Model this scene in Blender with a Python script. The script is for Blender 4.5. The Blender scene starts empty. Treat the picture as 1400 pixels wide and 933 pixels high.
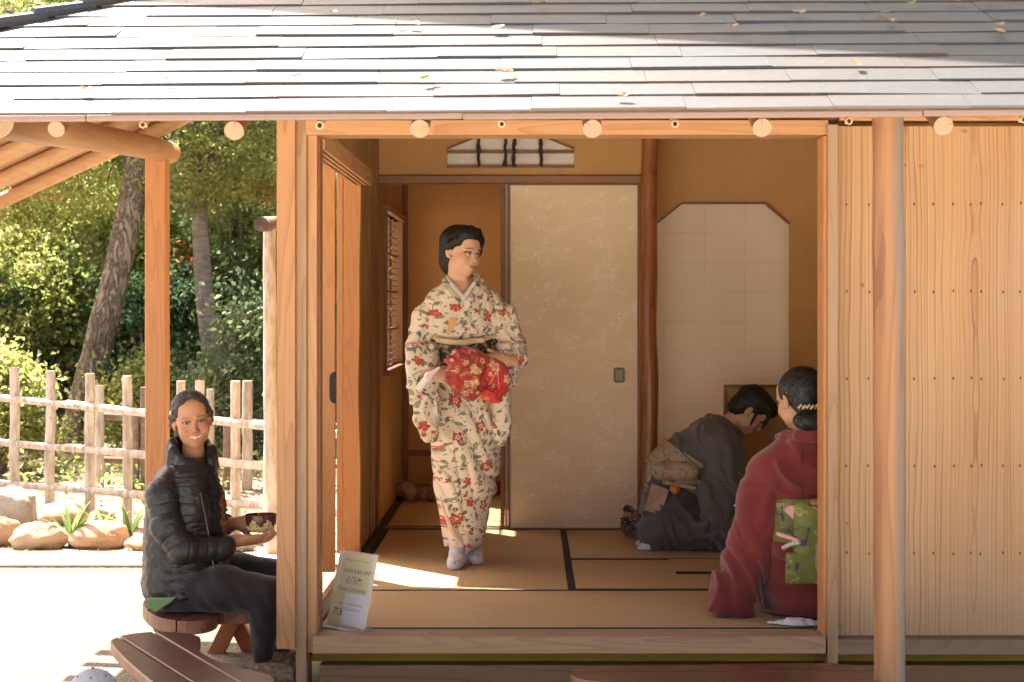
import bpy, math, random
import numpy as np
from mathutils import Vector, Matrix
random.seed(7)
RNG = np.random.default_rng(11)
R = math.radians
scene = bpy.context.scene
COL = scene.collection
E = 1.45            # eye height above the gravel court
FL = 0.25           # top of the tatami floor
F = 2266.0
EL = R(56); SUNV = Vector((-.68*math.cos(EL), .733*math.cos(EL), math.sin(EL))).normalized()

def W(u, v, D):
    """survey helper: photo measurement at distance D -> metres"""
    return Vector(((u-725)/F*D, D, E+(420-v)/F*D))
def XU(u, D): return (u-725)/F*D
def ZV(v, D): return E+(420-v)/F*D

ORG = {}
def tag(o, label=None, cat=None, group=None, kind=None):
    if label: o['label'] = label
    if cat: o['category'] = cat
    if group: o['group'] = group
    if kind: o['kind'] = kind
    return o
def thing(name, label, cat, loc=(0, 0, 0), group=None, kind=None):
    o = bpy.data.objects.new(name, None); COL.objects.link(o)
    o.location = loc; o.empty_display_size = .1
    ORG[o.name] = Vector(loc)
    return tag(o, label, cat, group, kind)
def link_mesh(name, me, mats, parent=None, loc=None):
    o = bpy.data.objects.new(name, me)
    for m in (mats if isinstance(mats, (list, tuple)) else [mats]): me.materials.append(m)
    COL.objects.link(o)
    if parent is not None:
        o.parent = parent; ORG[o.name] = ORG[parent.name].copy()
    else:
        ORG[o.name] = Vector(loc or (0, 0, 0)); o.location = ORG[o.name]
    return o
def copy_tree(o, parent=None):
    c = o.copy(); COL.objects.link(c); c.parent = parent
    ORG[c.name] = ORG[o.name].copy()
    for ch in [k for k in bpy.data.objects if k.parent is o]: copy_tree(ch, c)
    return c

class MB:
    def __init__(s): s.v = []; s.f = []; s.m = []; s.mi = 0
    def add(s, vs, fs):
        b = len(s.v); s.v += [tuple(p) for p in vs]
        for f in fs: s.f.append([b+i for i in f]); s.m.append(s.mi)
    def box(s, x0, x1, y0, y1, z0, z1):
        if x0 > x1: x0, x1 = x1, x0
        if y0 > y1: y0, y1 = y1, y0
        if z0 > z1: z0, z1 = z1, z0
        s.add([(x0,y0,z0),(x1,y0,z0),(x1,y1,z0),(x0,y1,z0),(x0,y0,z1),(x1,y0,z1),(x1,y1,z1),(x0,y1,z1)],
              [(0,3,2,1),(4,5,6,7),(0,1,5,4),(1,2,6,5),(2,3,7,6),(3,0,4,7)])
    def hexa(s, p):   # 8 points like box order
        s.add(p, [(0,3,2,1),(4,5,6,7),(0,1,5,4),(1,2,6,5),(2,3,7,6),(3,0,4,7)])
    def bar(s, a, b, w, h, up=(0, 0, 1)):
        a = Vector(a); b = Vector(b); d = (b-a).normalized(); u = Vector(up)
        sd = d.cross(u).normalized(); u2 = sd.cross(d).normalized()
        p = []
        for q in (a, b):
            for i, j in ((-1,-1),(1,-1),(1,1),(-1,1)): p.append(q+sd*i*w/2+u2*j*h/2)
        s.add(p, [(0,1,2,3),(7,6,5,4),(0,4,5,1),(1,5,6,2),(2,6,7,3),(3,7,4,0)])
    def prism(s, poly, axis, a, b):
        """poly: list of 2-tuples CCW; axis 'x','y','z'"""
        def P(q, t):
            if axis == 'z': return (q[0], q[1], t)
            if axis == 'y': return (q[0], t, q[1])
            return (t, q[0], q[1])
        n = len(poly); vs = [P(q, a) for q in poly]+[P(q, b) for q in poly]
        fs = [tuple(range(n)), tuple(range(2*n-1, n-1, -1))]+[(i, i+n, (i+1) % n+n, (i+1) % n) for i in range(n)]
        s.add(vs, fs)
    def tube(s, pts, rad, n=12, cap=True, jit=0, flat=None):
        pts = [Vector(p) for p in pts]
        if not isinstance(rad, (list, tuple)): rad = [rad]*len(pts)
        vs = []; ref = None
        for i, p in enumerate(pts):
            d = (pts[min(i+1, len(pts)-1)]-pts[max(i-1, 0)]).normalized()
            if ref is None: ref = Vector((0, 0, 1)) if abs(d.z) < .9 else Vector((1, 0, 0))
            a = (ref-d*ref.dot(d)).normalized(); ref = a; b = d.cross(a)
            for k in range(n):
                t = 2*math.pi*k/n; r = rad[i]*(1+jit*random.uniform(-1, 1))
                vs.append(p+(a*math.cos(t)+b*math.sin(t)*(flat or 1))*r)
        m = len(pts); fs = []
        for i in range(m-1):
            for k in range(n):
                fs.append((i*n+k, i*n+(k+1) % n, (i+1)*n+(k+1) % n, (i+1)*n+k))
        if cap: fs += [tuple(range(n-1, -1, -1)), tuple((m-1)*n+k for k in range(n))]
        s.add(vs, fs)
    def build(s, name, mat, parent=None, smooth=False, bevel=0, loc=None, seg=2):
        me = bpy.data.meshes.new(name)
        o0 = ORG[parent.name] if parent is not None else Vector(loc or (0, 0, 0))
        me.from_pydata([(p[0]-o0.x, p[1]-o0.y, p[2]-o0.z) for p in s.v], [], s.f)
        me.polygons.foreach_set('material_index', s.m)
        import bmesh
        bm = bmesh.new(); bm.from_mesh(me); bmesh.ops.recalc_face_normals(bm, faces=bm.faces); bm.to_mesh(me); bm.free()
        if smooth:
            me.polygons.foreach_set('use_smooth', [True]*len(me.polygons))
            if hasattr(me, 'set_sharp_from_angle'): me.set_sharp_from_angle(angle=R(40))
        o = link_mesh(name, me, mat, parent, loc)
        if bevel:
            b = o.modifiers.new('bevel', 'BEVEL'); b.width = bevel; b.segments = seg; b.limit_method = 'ANGLE'; b.angle_limit = R(40)
        return o

# ---------------------------------------------------------------- materials
class NT:
    def __init__(s, name):
        s.mat = bpy.data.materials.new(name); s.mat.use_nodes = True
        s.t = s.mat.node_tree; s.t.nodes.clear()
        s.out = s.t.nodes.new('ShaderNodeOutputMaterial')
        s.b = s.n('BsdfPrincipled'); s.lk(s.b.outputs[0], s.out.inputs[0])
    def lk(s, a, b): s.t.links.new(a, b)
    def setin(s, node, key, val):
        i = node.inputs[key]
        if hasattr(val, 'is_output') or isinstance(val, bpy.types.NodeSocket): s.lk(val, i)
        elif isinstance(val, bpy.types.Node): s.lk(val.outputs[0], i)
        else:
            if isinstance(val, (tuple, list)) and len(val) == 3 and i.type == 'RGBA': val = (*val, 1)
            i.default_value = val
    def n(s, typ, attrs=None, **k):
        nd = s.t.nodes.new('ShaderNode'+typ)
        for a, v in (attrs or {}).items(): setattr(nd, a, v)
        for kk, v in k.items():
            key = int(kk[1:]) if kk[0] == '_' and kk[1:].isdigit() else kk.replace('_', ' ')
            s.setin(nd, key, v)
        return nd
    def m(s, op, a, b=None, c=None, clamp=False):
        nd = s.t.nodes.new('ShaderNodeMath'); nd.operation = op; nd.use_clamp = clamp
        for i, v in enumerate((a, b, c)):
            if v is not None: s.setin(nd, i, v)
        return nd.outputs[0]
    def vm(s, op, a, b=None, c=None, sc=None):
        nd = s.t.nodes.new('ShaderNodeVectorMath'); nd.operation = op
        for i, v in enumerate((a, b, c)):
            if v is not None: s.setin(nd, i, v)
        if sc is not None: s.setin(nd, 'Scale', sc)
        return nd.outputs[1] if op in ('LENGTH', 'DISTANCE', 'DOT_PRODUCT') else nd.outputs[0]
    def mix(s, f, a, b, mode='MIX'):
        nd = s.t.nodes.new('ShaderNodeMix'); nd.data_type = 'RGBA'; nd.blend_type = mode
        s.setin(nd, 0, f); s.setin(nd, 6, a); s.setin(nd, 7, b); return nd.outputs[2]
    def obj(s): return s.n('TexCoord').outputs['Object']
    def map(s, v, scale=(1, 1, 1), loc=(0, 0, 0), rot=(0, 0, 0)):
        return s.n('Mapping', Vector=v, Scale=scale, Location=loc, Rotation=rot).outputs[0]
    def noise(s, v, scale=5, detail=3, rough=.5, dist=0):
        return s.n('TexNoise', Vector=v, Scale=scale, Detail=detail, Roughness=rough, Distortion=dist).outputs[0]
    def ramp(s, f, stops, interp='LINEAR'):
        nd = s.n('ValToRGB', Fac=f); cr = nd.color_ramp; cr.interpolation = interp
        while len(cr.elements) < len(stops): cr.elements.new(.5)
        for e, (p, c) in zip(cr.elements, stops):
            e.position = p; e.color = (*c, 1) if len(c) == 3 else c
        return nd.outputs[0]
    def sm(s, x, a, b):
        return s.n('MapRange', {'interpolation_type': 'SMOOTHSTEP'}, Value=x, From_Min=a, From_Max=b).outputs[0]
    def xyz(s, v): return s.n('SeparateXYZ', Vector=v).outputs
    def comb(s, x, y, z): return s.n('CombineXYZ', X=x, Y=y, Z=z).outputs[0]
    def bump(s, h, strength=.3, dist=.01):
        return s.n('Bump', Height=h, Strength=strength, Distance=dist).outputs[0]
    def rand(s): return s.n('ObjectInfo').outputs['Random']
    def fin(s, col=None, rough=.6, bump=None, spec=None, metal=None, **k):
        if col is not None: s.setin(s.b, 'Base Color', col)
        s.setin(s.b, 'Roughness', rough)
        if bump is not None: s.setin(s.b, 'Normal', bump)
        if spec is not None: s.setin(s.b, 'Specular IOR Level', spec)
        if metal is not None: s.setin(s.b, 'Metallic', metal)
        for kk, v in k.items(): s.setin(s.b, kk.replace('_', ' '), v)
        return s.mat

def wood(name, light, dark, axis='Z', freq=1.0, rough=.5, contrast=1.0, weather=None, off=(0,0,0), side=None, spec=.4):
    s = NT(name); p = s.obj()
    r = s.rand(); p = s.vm('ADD', p, s.comb(s.m('MULTIPLY', r, 7.3), s.m('MULTIPLY', r, 3.1), s.m('MULTIPLY', r, 5.7)))
    lo, hi = .35*freq, 4.0*freq
    sc = {'X': (lo, hi, hi), 'Y': (hi, lo, hi), 'Z': (hi, hi, lo)}[axis]
    q = s.map(p, sc, off)
    n = s.noise(q, 1.0, 2, .45)
    rings = s.m('FRACT', s.m('MULTIPLY', n, 22))
    late = s.m('POWER', rings, 3.0)
    fine = s.noise(s.map(p, tuple(c*14 if c > 1*freq else c*3 for c in sc)), 1.0, 3, .6)
    big = s.noise(s.map(p, tuple(c*.35 for c in sc)), 1.0, 2, .5)
    f = s.m('MULTIPLY', late, .65*contrast)
    f = s.m('ADD', f, s.m('MULTIPLY', s.m('SUBTRACT', fine, .5), .8*contrast))
    f = s.m('ADD', f, s.m('MULTIPLY', s.m('SUBTRACT', big, .5), .9*contrast))
    f = s.m('ADD', f, .08, clamp=True)
    c = s.mix(f, light, dark)
    c = s.mix(s.m('MULTIPLY', r, .35), c, s.mix(1.0, c, (.78, .70, .62), 'MULTIPLY'))
    if weather:
        w = s.sm(s.noise(s.map(p, tuple(cc*.6 for cc in sc)), 1.0, 4, .6), .42, .62)
        c = s.mix(s.m('MULTIPLY', w, .8), c, weather)
    if side:
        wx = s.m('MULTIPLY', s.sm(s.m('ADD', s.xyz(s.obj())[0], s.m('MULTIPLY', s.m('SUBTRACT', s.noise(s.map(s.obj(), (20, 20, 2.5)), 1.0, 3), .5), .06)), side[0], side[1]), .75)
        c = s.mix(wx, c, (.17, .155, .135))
        st = s.sm(s.noise(s.map(p, (26, 26, 1.6)), 1.0, 3, .6), .56, .68); c = s.mix(s.m('MULTIPLY', st, .45), c, (.16, .075, .04))
    # dirt specks
    sp = s.sm(s.noise(p, 38, 3, .7), .70, .76)
    c = s.mix(s.m('MULTIPLY', sp, .35), c, (.10, .06, .035))
    rr = s.m('ADD', s.m('MULTIPLY', fine, .25), rough-.12)
    return s.fin(c, rr, s.bump(s.m('ADD', f, s.m('MULTIPLY', fine, .5)), .25, .003), spec=spec)

def plain(name, col, rough=.6, var=.12, scale=8, spec=.4, bump=.1, **k):
    s = NT(name); p = s.obj(); n = s.noise(p, scale, 4, .6)
    c = s.mix(s.sm(n, .3, .7), tuple(x*(1-var) for x in col), tuple(min(1, x*(1+var)) for x in col))
    return s.fin(c, rough, s.bump(s.noise(p, scale*9, 2, .5), bump, .002), spec=spec, **k)
# ================================================================ materials
M = {}
M['frame'] = wood('cedar_frame', (.44, .235, .105), (.27, .115, .045), 'Z', 1.3, .5, .8)
M['frame_x'] = wood('cedar_beam', (.43, .225, .10), (.27, .115, .045), 'X', 1.3, .45, .9)
M['frame_y'] = wood('cedar_rail', (.56, .30, .13), (.34, .15, .06), 'Y', 1.3, .5, .9)
M['orange'] = wood('oiled_cedar', (.56, .26, .095), (.38, .15, .05), 'Z', 1.6, .4, .7)
M['pale'] = wood('weathered_cedar', (.36, .22, .12), (.21, .115, .06), 'Z', 1.5, .6, .9, weather=(.33, .215, .13))
M['pale_x'] = wood('weathered_sill', (.40, .255, .14), (.22, .125, .07), 'X', 1.5, .55, .9, weather=(.33, .225, .14))
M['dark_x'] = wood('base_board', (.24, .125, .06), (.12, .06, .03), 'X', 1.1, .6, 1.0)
M['grey_x'] = wood('greyed_rail', (.22, .14, .085), (.14, .085, .05), 'X', 1.5, .65, .8, weather=(.22, .16, .12))
M['inner'] = wood('old_brown_wood', (.26, .115, .045), (.13, .05, .02), 'Z', 1.4, .4, .8)
M['inner_x'] = wood('old_brown_lintel', (.27, .13, .055), (.14, .06, .025), 'X', 1.4, .4, .8)
M['inner_y'] = wood('old_brown_rail', (.27, .13, .055), (.14, .06, .025), 'Y', 1.4, .4, .8)
M['track'] = wood('threshold_track', (.20, .085, .05), (.09, .035, .02), 'X', 1.2, .3, .8)
M['logpost'] = wood('polished_log', (.36, .14, .045), (.20, .06, .02), 'Z', 1.0, .3, 1.0)
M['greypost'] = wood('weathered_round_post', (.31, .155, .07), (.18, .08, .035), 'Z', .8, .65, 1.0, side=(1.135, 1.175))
M['logs'] = wood('peeled_log', (.50, .30, .15), (.36, .18, .08), 'Y', .8, .55, .5)
M['logs_x'] = wood('peeled_rafter', (.50, .30, .15), (.34, .17, .07), 'X', .9, .55, .6)
M['soffit'] = wood('soffit_board', (.50, .30, .16), (.34, .18, .09), 'X', 1.2, .6, .7)
M['track_dark'] = plain('dark_gap', (.03, .018, .012), .6)

def mat_panel():
    """flat sawn cedar board: contour lines of a stretched noise field + nail heads"""
    s = NT('flat_sawn_cedar'); p = s.obj(); x, y, z = s.xyz(p)
    bx = s.m('ADD', s.m('DIVIDE', x, .262), .325); bid = s.m('FLOOR', bx)
    lx = s.m('MULTIPLY', s.m('SUBTRACT', s.m('FRACT', bx), .5), .262)
    off = s.comb(s.m('MULTIPLY', bid, 3.7), s.m('MULTIPLY', bid, 1.9), 0)
    sway = s.m('MULTIPLY', s.m('SUBTRACT', s.noise(s.vm('ADD', s.comb(0, 0, s.m('MULTIPLY', z, .9)), off), 1.0, 2, .4), .5), .05)
    lx = s.m('ADD', lx, s.m('ADD', sway, s.m('MULTIPLY', s.m('SUBTRACT', s.noise(s.map(p, (16, 1, .9)), 1.0, 2, .5), .5), .012)))
    h = s.m('ADD', s.m('MULTIPLY', s.m('SUBTRACT', s.noise(s.vm('ADD', s.comb(0, 0, s.m('MULTIPLY', z, 2.1)), off), 1.0, 2.5, .5), .40), .085), .0)
    h = s.m('ADD', h, s.m('MULTIPLY', z, .004))
    rr = s.m('SQRT', s.m('ADD', s.m('MULTIPLY', lx, lx), s.m('MULTIPLY', h, h)))
    fld = s.m('MULTIPLY', s.m('POWER', rr, .92), 56)
    fld = s.m('ADD', fld, s.m('MULTIPLY', s.noise(s.map(p, (11, 1, .12), (4, 4, 4)), 1.0, 2, .5), 5.5)); lid = s.m('FRACT', s.m('MULTIPLY', s.m('SINE', s.m('MULTIPLY', s.m('FLOOR', fld), 12.9)), 43.7))
    fr_ = s.m('FRACT', fld); late = s.m('MULTIPLY', s.m('POWER', fr_, 5.0), s.m('SUBTRACT', 1, s.sm(fr_, .955, 1.0)))
    fr2 = s.m('FRACT', s.m('MULTIPLY', fld, 2.7)); late = s.m('MAXIMUM', late, s.m('MULTIPLY', s.m('POWER', fr2, 4), .38))
    fine = s.noise(s.map(p, (190, 10, 3)), 1.0, 3, .6)
    amp = s.sm(s.noise(s.map(p, (6, 1, .5), (5, 0, 0)), 1.0, 2, .5), .30, .62)
    f = s.m('MULTIPLY', late, s.m('MULTIPLY', s.m('ADD', .55, s.m('MULTIPLY', amp, .6)), s.m('ADD', .35, s.m('MULTIPLY', lid, .95))))
    f = s.m('ADD', f, s.m('MULTIPLY', s.m('SUBTRACT', fine, .5), .30), clamp=True)
    tone = s.m('FRACT', s.m('MULTIPLY', s.m('ADD', bid, 3.3), .618))
    base = s.mix(s.sm(s.noise(s.map(p, (3, 1, .6), (9, 2, 1)), 1.0, 3, .5), .3, .7), (.445, .275, .14), (.385, .225, .105))
    base = s.mix(s.m('MULTIPLY', tone, .5), base, (.40, .215, .09))
    heart = s.m('SUBTRACT', 1, s.sm(s.m('ABSOLUTE', lx), .0, .05)); base = s.mix(s.m('MULTIPLY', heart, .35), base, (.36, .18, .08))
    c = s.mix(f, base, (.17, .065, .028))
    deep = s.m('MULTIPLY', s.sm(late, .6, 1.0), s.sm(s.noise(s.map(p, (9, 1, 1.2), (3, 7, 4)), 1.0, 2), .56, .66))
    c = s.mix(s.m('MULTIPLY', deep, .75), c, (.13, .045, .028))
    kn = s.noise(p, 16, 2, .5)
    c = s.mix(s.m('MULTIPLY', s.sm(kn, .74, .78), .6), c, (.16, .07, .04))
    st = s.sm(s.noise(s.map(p, (2.2, 1, .8), (1, 3, 9)), 1.0, 4, .65), .50, .72); c = s.mix(s.m('MULTIPLY', st, .30), c, (.36, .26, .18))
    low = s.m('SUBTRACT', 1, s.sm(z, .30, .55)); c = s.mix(s.m('MULTIPLY', low, s.m('MULTIPLY', s.noise(p, 24, 4, .7), .45)), c, (.28, .22, .17))
    return s.fin(c, .5, s.bump(f, .35, .002), spec=.35)
M['panel'] = mat_panel()

def mat_plaster(name, col, dk, rough=.85):
    s = NT(name); p = s.obj()
    n = s.noise(p, 2.2, 4, .6); fn = s.noise(p, 90, 4, .7)
    st = s.sm(s.noise(s.map(p, (120, 120, 14)), 1.0, 2, .6), .55, .75)
    c = s.mix(s.sm(n, .3, .7), col, dk)
    c = s.mix(s.m('MULTIPLY', fn, .25), c, tuple(x*.6 for x in dk))
    c = s.mix(s.m('MULTIPLY', st, .12), c, tuple(min(1, x*1.8) for x in col))
    return s.fin(c, rough, s.bump(fn, .35, .003), spec=.2)
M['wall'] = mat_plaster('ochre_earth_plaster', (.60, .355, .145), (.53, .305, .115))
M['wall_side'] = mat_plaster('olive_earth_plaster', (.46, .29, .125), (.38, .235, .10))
M['olive'] = mat_plaster('olive_plaster_strip', (.30, .215, .04), (.22, .155, .03))

def mat_shingle():
    s = NT('weathered_shingle'); p = s.obj(); x, y, z = s.xyz(p)
    # one tone per board: board id from course + staggered x
    n1 = s.noise(s.map(p, (1.3, 7, 7)), 1.0, 2, .5)
    n2 = s.noise(s.map(p, (3, 50, 50)), 1.0, 4, .6)
    n3 = s.noise(p, 40, 3, .6)
    c = s.mix(s.sm(n1, .35, .65), (.092, .075, .066), (.066, .076, .086))
    c = s.mix(s.m('MULTIPLY', n2, .5), c, (.055, .052, .052))
    c = s.mix(s.m('MULTIPLY', s.sm(n3, .62, .8), .5), c, (.24, .21, .18))
    return s.fin(c, s.m('ADD', .39, s.m('MULTIPLY', n3, .14)), s.bump(s.m('ADD', n2, n3), .3, .003), spec=.65)
M['shingle'] = mat_shingle()
M['fascia'] = wood('grey_eave_edge', (.26, .175, .14), (.19, .125, .10), 'X', 1.2, .6, .5)

def mat_endgrain():
    s = NT('log_end_grain'); p = s.obj(); x, y, z = s.xyz(p)
    # rings: distance from the log's own centre (stored in UV)
    uv = s.n('UVMap').outputs[0]
    ln = s.vm('LENGTH', s.vm('ADD', uv, s.vm('SCALE', s.n('TexNoise', Vector=uv, Scale=2.5).outputs[1], sc=.12)))
    rg = s.m('POWER', s.m('FRACT', s.m('MULTIPLY', ln, 7)), 2)
    c = s.mix(s.m('MULTIPLY', rg, .8), (.36, .25, .16), (.20, .11, .06))
    u2 = s.xyz(uv)
    ang = s.m('ARCTAN2', u2[1], u2[0])
    crack = s.m('LESS_THAN', s.m('ABSOLUTE', s.m('SUBTRACT', s.m('ADD', ang, s.m('MULTIPLY', s.rand(), 4)), 1.9)), .05)
    c = s.mix(s.m('MULTIPLY', crack, .8), c, (.06, .035, .02))
    return s.fin(c, .7)
M['endgrain'] = mat_endgrain()

def mat_tatami(name, axis):
    s = NT(name); p = s.obj(); x, y, z = s.xyz(p)
    a = x if axis == 'Y' else y     # ribs run along `axis`
    rib = s.m('SINE', s.m('MULTIPLY', a, 2*math.pi/.0165))
    ru = s.m('SINE', s.m('MULTIPLY', y if axis == 'Y' else x, 2*math.pi/.004))
    n = s.noise(s.map(p, (60, 4, 1) if axis == 'X' else (4, 60, 1)), 1.0, 3, .6)
    big = s.noise(p, 1.6, 3, .5)
    c = s.mix(s.sm(big, .3, .7), (.52, .365, .19), (.45, .305, .15))
    c = s.mix(s.m('MULTIPLY', s.m('ADD', rib, 1), .10), c, (.30, .19, .09))
    c = s.mix(s.m('MULTIPLY', n, .3), c, (.58, .44, .26))
    h = s.m('ADD', rib, s.m('MULTIPLY', ru, .3))
    return s.fin(c, .48, s.bump(h, .25, .0012), spec=.4)
M['tatami_x'] = mat_tatami('rush_mat_crosswise', 'X'); M['tatami_y'] = mat_tatami('rush_mat_lengthwise', 'Y')
M['hem'] = plain('black_cloth_hem', (.018, .017, .020), .8, .2, 60)

def mat_fusuma():
    s = NT('patterned_door_paper'); p = s.obj(); x, y, z = s.xyz(p)
    q = s.comb(x, z, 0)
    wn = s.n('TexNoise', Vector=q, Scale=11, Detail=2).outputs[1]
    qq = s.vm('ADD', q, s.vm('SCALE', wn, sc=.05))
    v = s.n('TexVoronoi', {'feature': 'F1'}, Vector=qq, Scale=13.0)
    d = v.outputs['Distance']
    sw = s.m('ABSOLUTE', s.m('SINE', s.m('MULTIPLY', d, 24)))
    sw = s.m('POWER', s.m('SUBTRACT', 1, sw), 3)
    mask = s.sm(s.noise(s.map(q, (1, 1.5, 1)), 6.0, 3, .6), .50, .57)
    n2 = s.noise(s.vm('ADD', q, s.vm('SCALE', wn, sc=.03)), 55, 3, .7)
    ln = s.m('MULTIPLY', s.m('MAXIMUM', sw, s.sm(n2, .55, .63)), mask)
    base = s.mix(s.sm(s.noise(q, 2, 2), .3, .7), (.82, .67, .46), (.76, .61, .39))
    c = s.mix(s.m('MULTIPLY', ln, .8), base, (.93, .88, .75))
    return s.fin(c, s.m('SUBTRACT', .62, s.m('MULTIPLY', ln, .2)), s.bump(ln, .1, .001), spec=.35)
M['fusuma'] = mat_fusuma()

def mat_shoji(name='lattice_paper'):
    """white paper glued over a hidden lattice: faint grid where the bars touch it"""
    s = NT(name); p = s.obj(); x, y, z = s.xyz(p)
    def line(c, per, off, w):
        f = s.m('ABSOLUTE', s.m('SUBTRACT', s.m('FRACT', s.m('ADD', s.m('DIVIDE', c, per), off)), .5))
        return s.m('SUBTRACT', 1, s.sm(f, w*.3, w))
    g = s.m('MAXIMUM', line(x, .225, .18, .03), s.m('MULTIPLY', line(z, .165, .2, .045), 1.0))
    g = s.m('MULTIPLY', g, s.sm(s.noise(p, 5, 2), .30, .6))
    n = s.noise(p, 3, 3)
    c = s.mix(s.sm(n, .3, .7), (.90, .84, .74), (.87, .80, .69))
    c = s.mix(s.m('MULTIPLY', g, .14), c, (.40, .33, .25))
    s.fin(c, .75, s.bump(s.noise(p, 20, 3), .05, .002), spec=.2)
    tr = s.n('BsdfTranslucent', Color=c); mx = s.n('MixShader', Fac=.45); s.lk(s.b.outputs[0], mx.inputs[1]); s.lk(tr.outputs[0], mx.inputs[2]); s.lk(mx.outputs[0], s.out.inputs[0])
    return s.mat
M['shoji'] = mat_shoji()
M['paper'] = plain('white_window_paper', (.80, .76, .68), .8, .05)
M['bamboo_dark'] = plain('dark_branch', (.035, .028, .022), .6, .3, 40)
M['metal_pull'] = plain('dark_bronze', (.06, .055, .04), .35, .2, 30, metal=.8)
M['concrete'] = plain('stone_footing', (.40, .38, .34), .9, .15, 6, bump=.3)

# ================================================================ teahouse
house = thing('teahouse', 'open fronted wooden teahouse with ochre plaster room and grey shingled hip roof', 'teahouse', (0, 7.5, 0))
def hb(name, mat, *b, bevel=.003, parent=None):
    mb = MB()
    for q in b: mb.box(*q)
    return mb.build(name, M[mat] if isinstance(mat, str) else mat, parent or house, bevel=bevel)

# ---- front facade
zb = -.05
DF = 6.07
# left corner: outer casing board (floats above the ground), corner post, inner strip
hb('corner_casing', 'frame', (XU(378, 6.0), XU(403.5, 6.0), 6.0, 6.10, ZV(888, 6.0), E+.80))
hb('corner_post', 'pale', (XU(404.5, 6.02), XU(419, 6.02), 6.02, 6.17, zb, E+.80))
hb('corner_strip', 'frame', (XU(419.6, 6.03), XU(433, 6.03), 6.035, 6.17, ZV(893, 6.03), E+.70))
hb('jamb', 'inner', (XU(434.2, 6.09), XU(438, 6.09), 6.09, 6.16, FL, E+.615))
hb('outer_side_board', 'frame', (XU(378, 6.0)-.002, XU(378, 6.0)+.020, 6.102, 6.30, ZV(888, 6.0), E+.8))
# lintel across the opening, dark beam coloured to stand in for the shadow gap above it, right jamb
XR = XU(1128, DF); XL = XU(419, DF)
hb('lintel', 'frame_x', (XL+.005, XR, 6.0, 6.15, ZV(187, DF), ZV(167, DF)))
hb('shadow_gap_beam', 'dark_x', (XL+.005, 2.6, 6.05, 6.17, ZV(166, DF)+.003, E+.93))
hb('right_jamb', 'orange', (XU(1122, DF), XU(1129, DF), 6.01, 6.14, ZV(868, DF), ZV(188, DF)))
hb('right_post', 'pale', (XU(1129.4, 6.02), XU(1143.5, 6.02), 5.985, 6.16, ZV(905, 6.02), E+.66))
hb('right_post_foot', 'pale', (XU(1132, 6.02), XU(1146, 6.02), 6.03, 6.15, zb, ZV(905, 6.02)))
# cedar board wall right of the opening
pb = MB()
xs = [XU(1144, DF), XU(1236, DF), XU(1430, DF), XU(1600, DF), 2.75]
for i in range(len(xs)-1): pb.box(xs[i]+.0006, xs[i+1]-.0006, 6.05, 6.08, ZV(868, DF), E+.66)
pan = pb.build('board_wall', M['panel'], house, bevel=.0012)
hb('top_cleat', 'frame_x', (XU(1144, DF), 2.75, 6.02, 6.049, ZV(167, DF), ZV(158, DF)+.03))
nail_m = plain('rusty_nail', (.05, .03, .02), .5); nail0 = None
for v in (279, 398, 517, 636, 755):
    for u in (1156, 1186, 1248, 1275, 1302, 1326, 1339, 1369, 1393):
        x = XU(u, DF)+random.uniform(-.003, .003); z = ZV(v, DF)+random.uniform(-.003, .003)
        if nail0 is None:
            nb = MB(); nb.prism([(x+.0030*math.cos(a_*.785), z+(.0075 if a_ > 4 else .004)*math.sin(a_*.785)) for a_ in range(8)], 'y', 6.0475, 6.052); nail0 = nb.build('nail', nail_m, pan); nx0, nz0 = x, z
        else:
            c_ = nail0.copy(); COL.objects.link(c_); c_.parent = pan; c_.location = (x-nx0, 0, z-nz0); ORG[c_.name] = ORG[pan.name].copy()
hb('bottom_rail', 'grey_x', (XU(1144, 6.0), 2.75, 5.985, 6.10, ZV(889, DF), ZV(868.5, DF)))
hb('plaster_strip', 'olive', (XU(425, DF), 2.75, 6.10, 6.16, ZV(907, DF), ZV(889, DF)))
hb('base_board', 'dark_x', (XU(438, DF), XU(1130, DF), 6.045, 6.12, zb, ZV(907, DF)-.002), (XU(1147, DF), 2.75, 6.045, 6.12, zb, ZV(907, DF)-.002))
# threshold
hb('threshold_beam', 'pale_x', (XU(428, 6.0), XU(1129, 6.0)-.002, 5.985, 6.10, ZV(893, 6.0), ZV(869.5, 6.0)))
tr = MB()
for y0, y1, z in ((6.10, 6.118, -.012), (6.118, 6.132, -.020), (6.132, 6.148, -.012), (6.148, 6.160, -.020), (6.160, 6.172, -.010)):
    tr.box(XU(438, DF), XU(1128, DF), y0, y1, FL-.06, FL+z)
tr.build('threshold_track', M['track'], house, bevel=.001)

# ---- left side opening: overhead tracks, stacked sliding doors
lt = MB()
for i, x in enumerate((-.842, -.818, -.794, -.770)):
    lt.box(x-.006, x+.006, 6.16, 7.99, E+.585, E+.625)
lt.box(-.87, -.765, 6.16, 7.99, E+.6252, E+.66)
lt.build('side_lintel', M['frame_y'], house, bevel=.002)
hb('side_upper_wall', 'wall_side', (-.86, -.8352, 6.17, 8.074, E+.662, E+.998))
hb('side_sill', 'inner_y', (-.87, -.842, 6.17, 8.0, FL-.08, FL+.004), (-.838, -.815, 6.17, 8.0, FL-.08, FL+.004))
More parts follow.
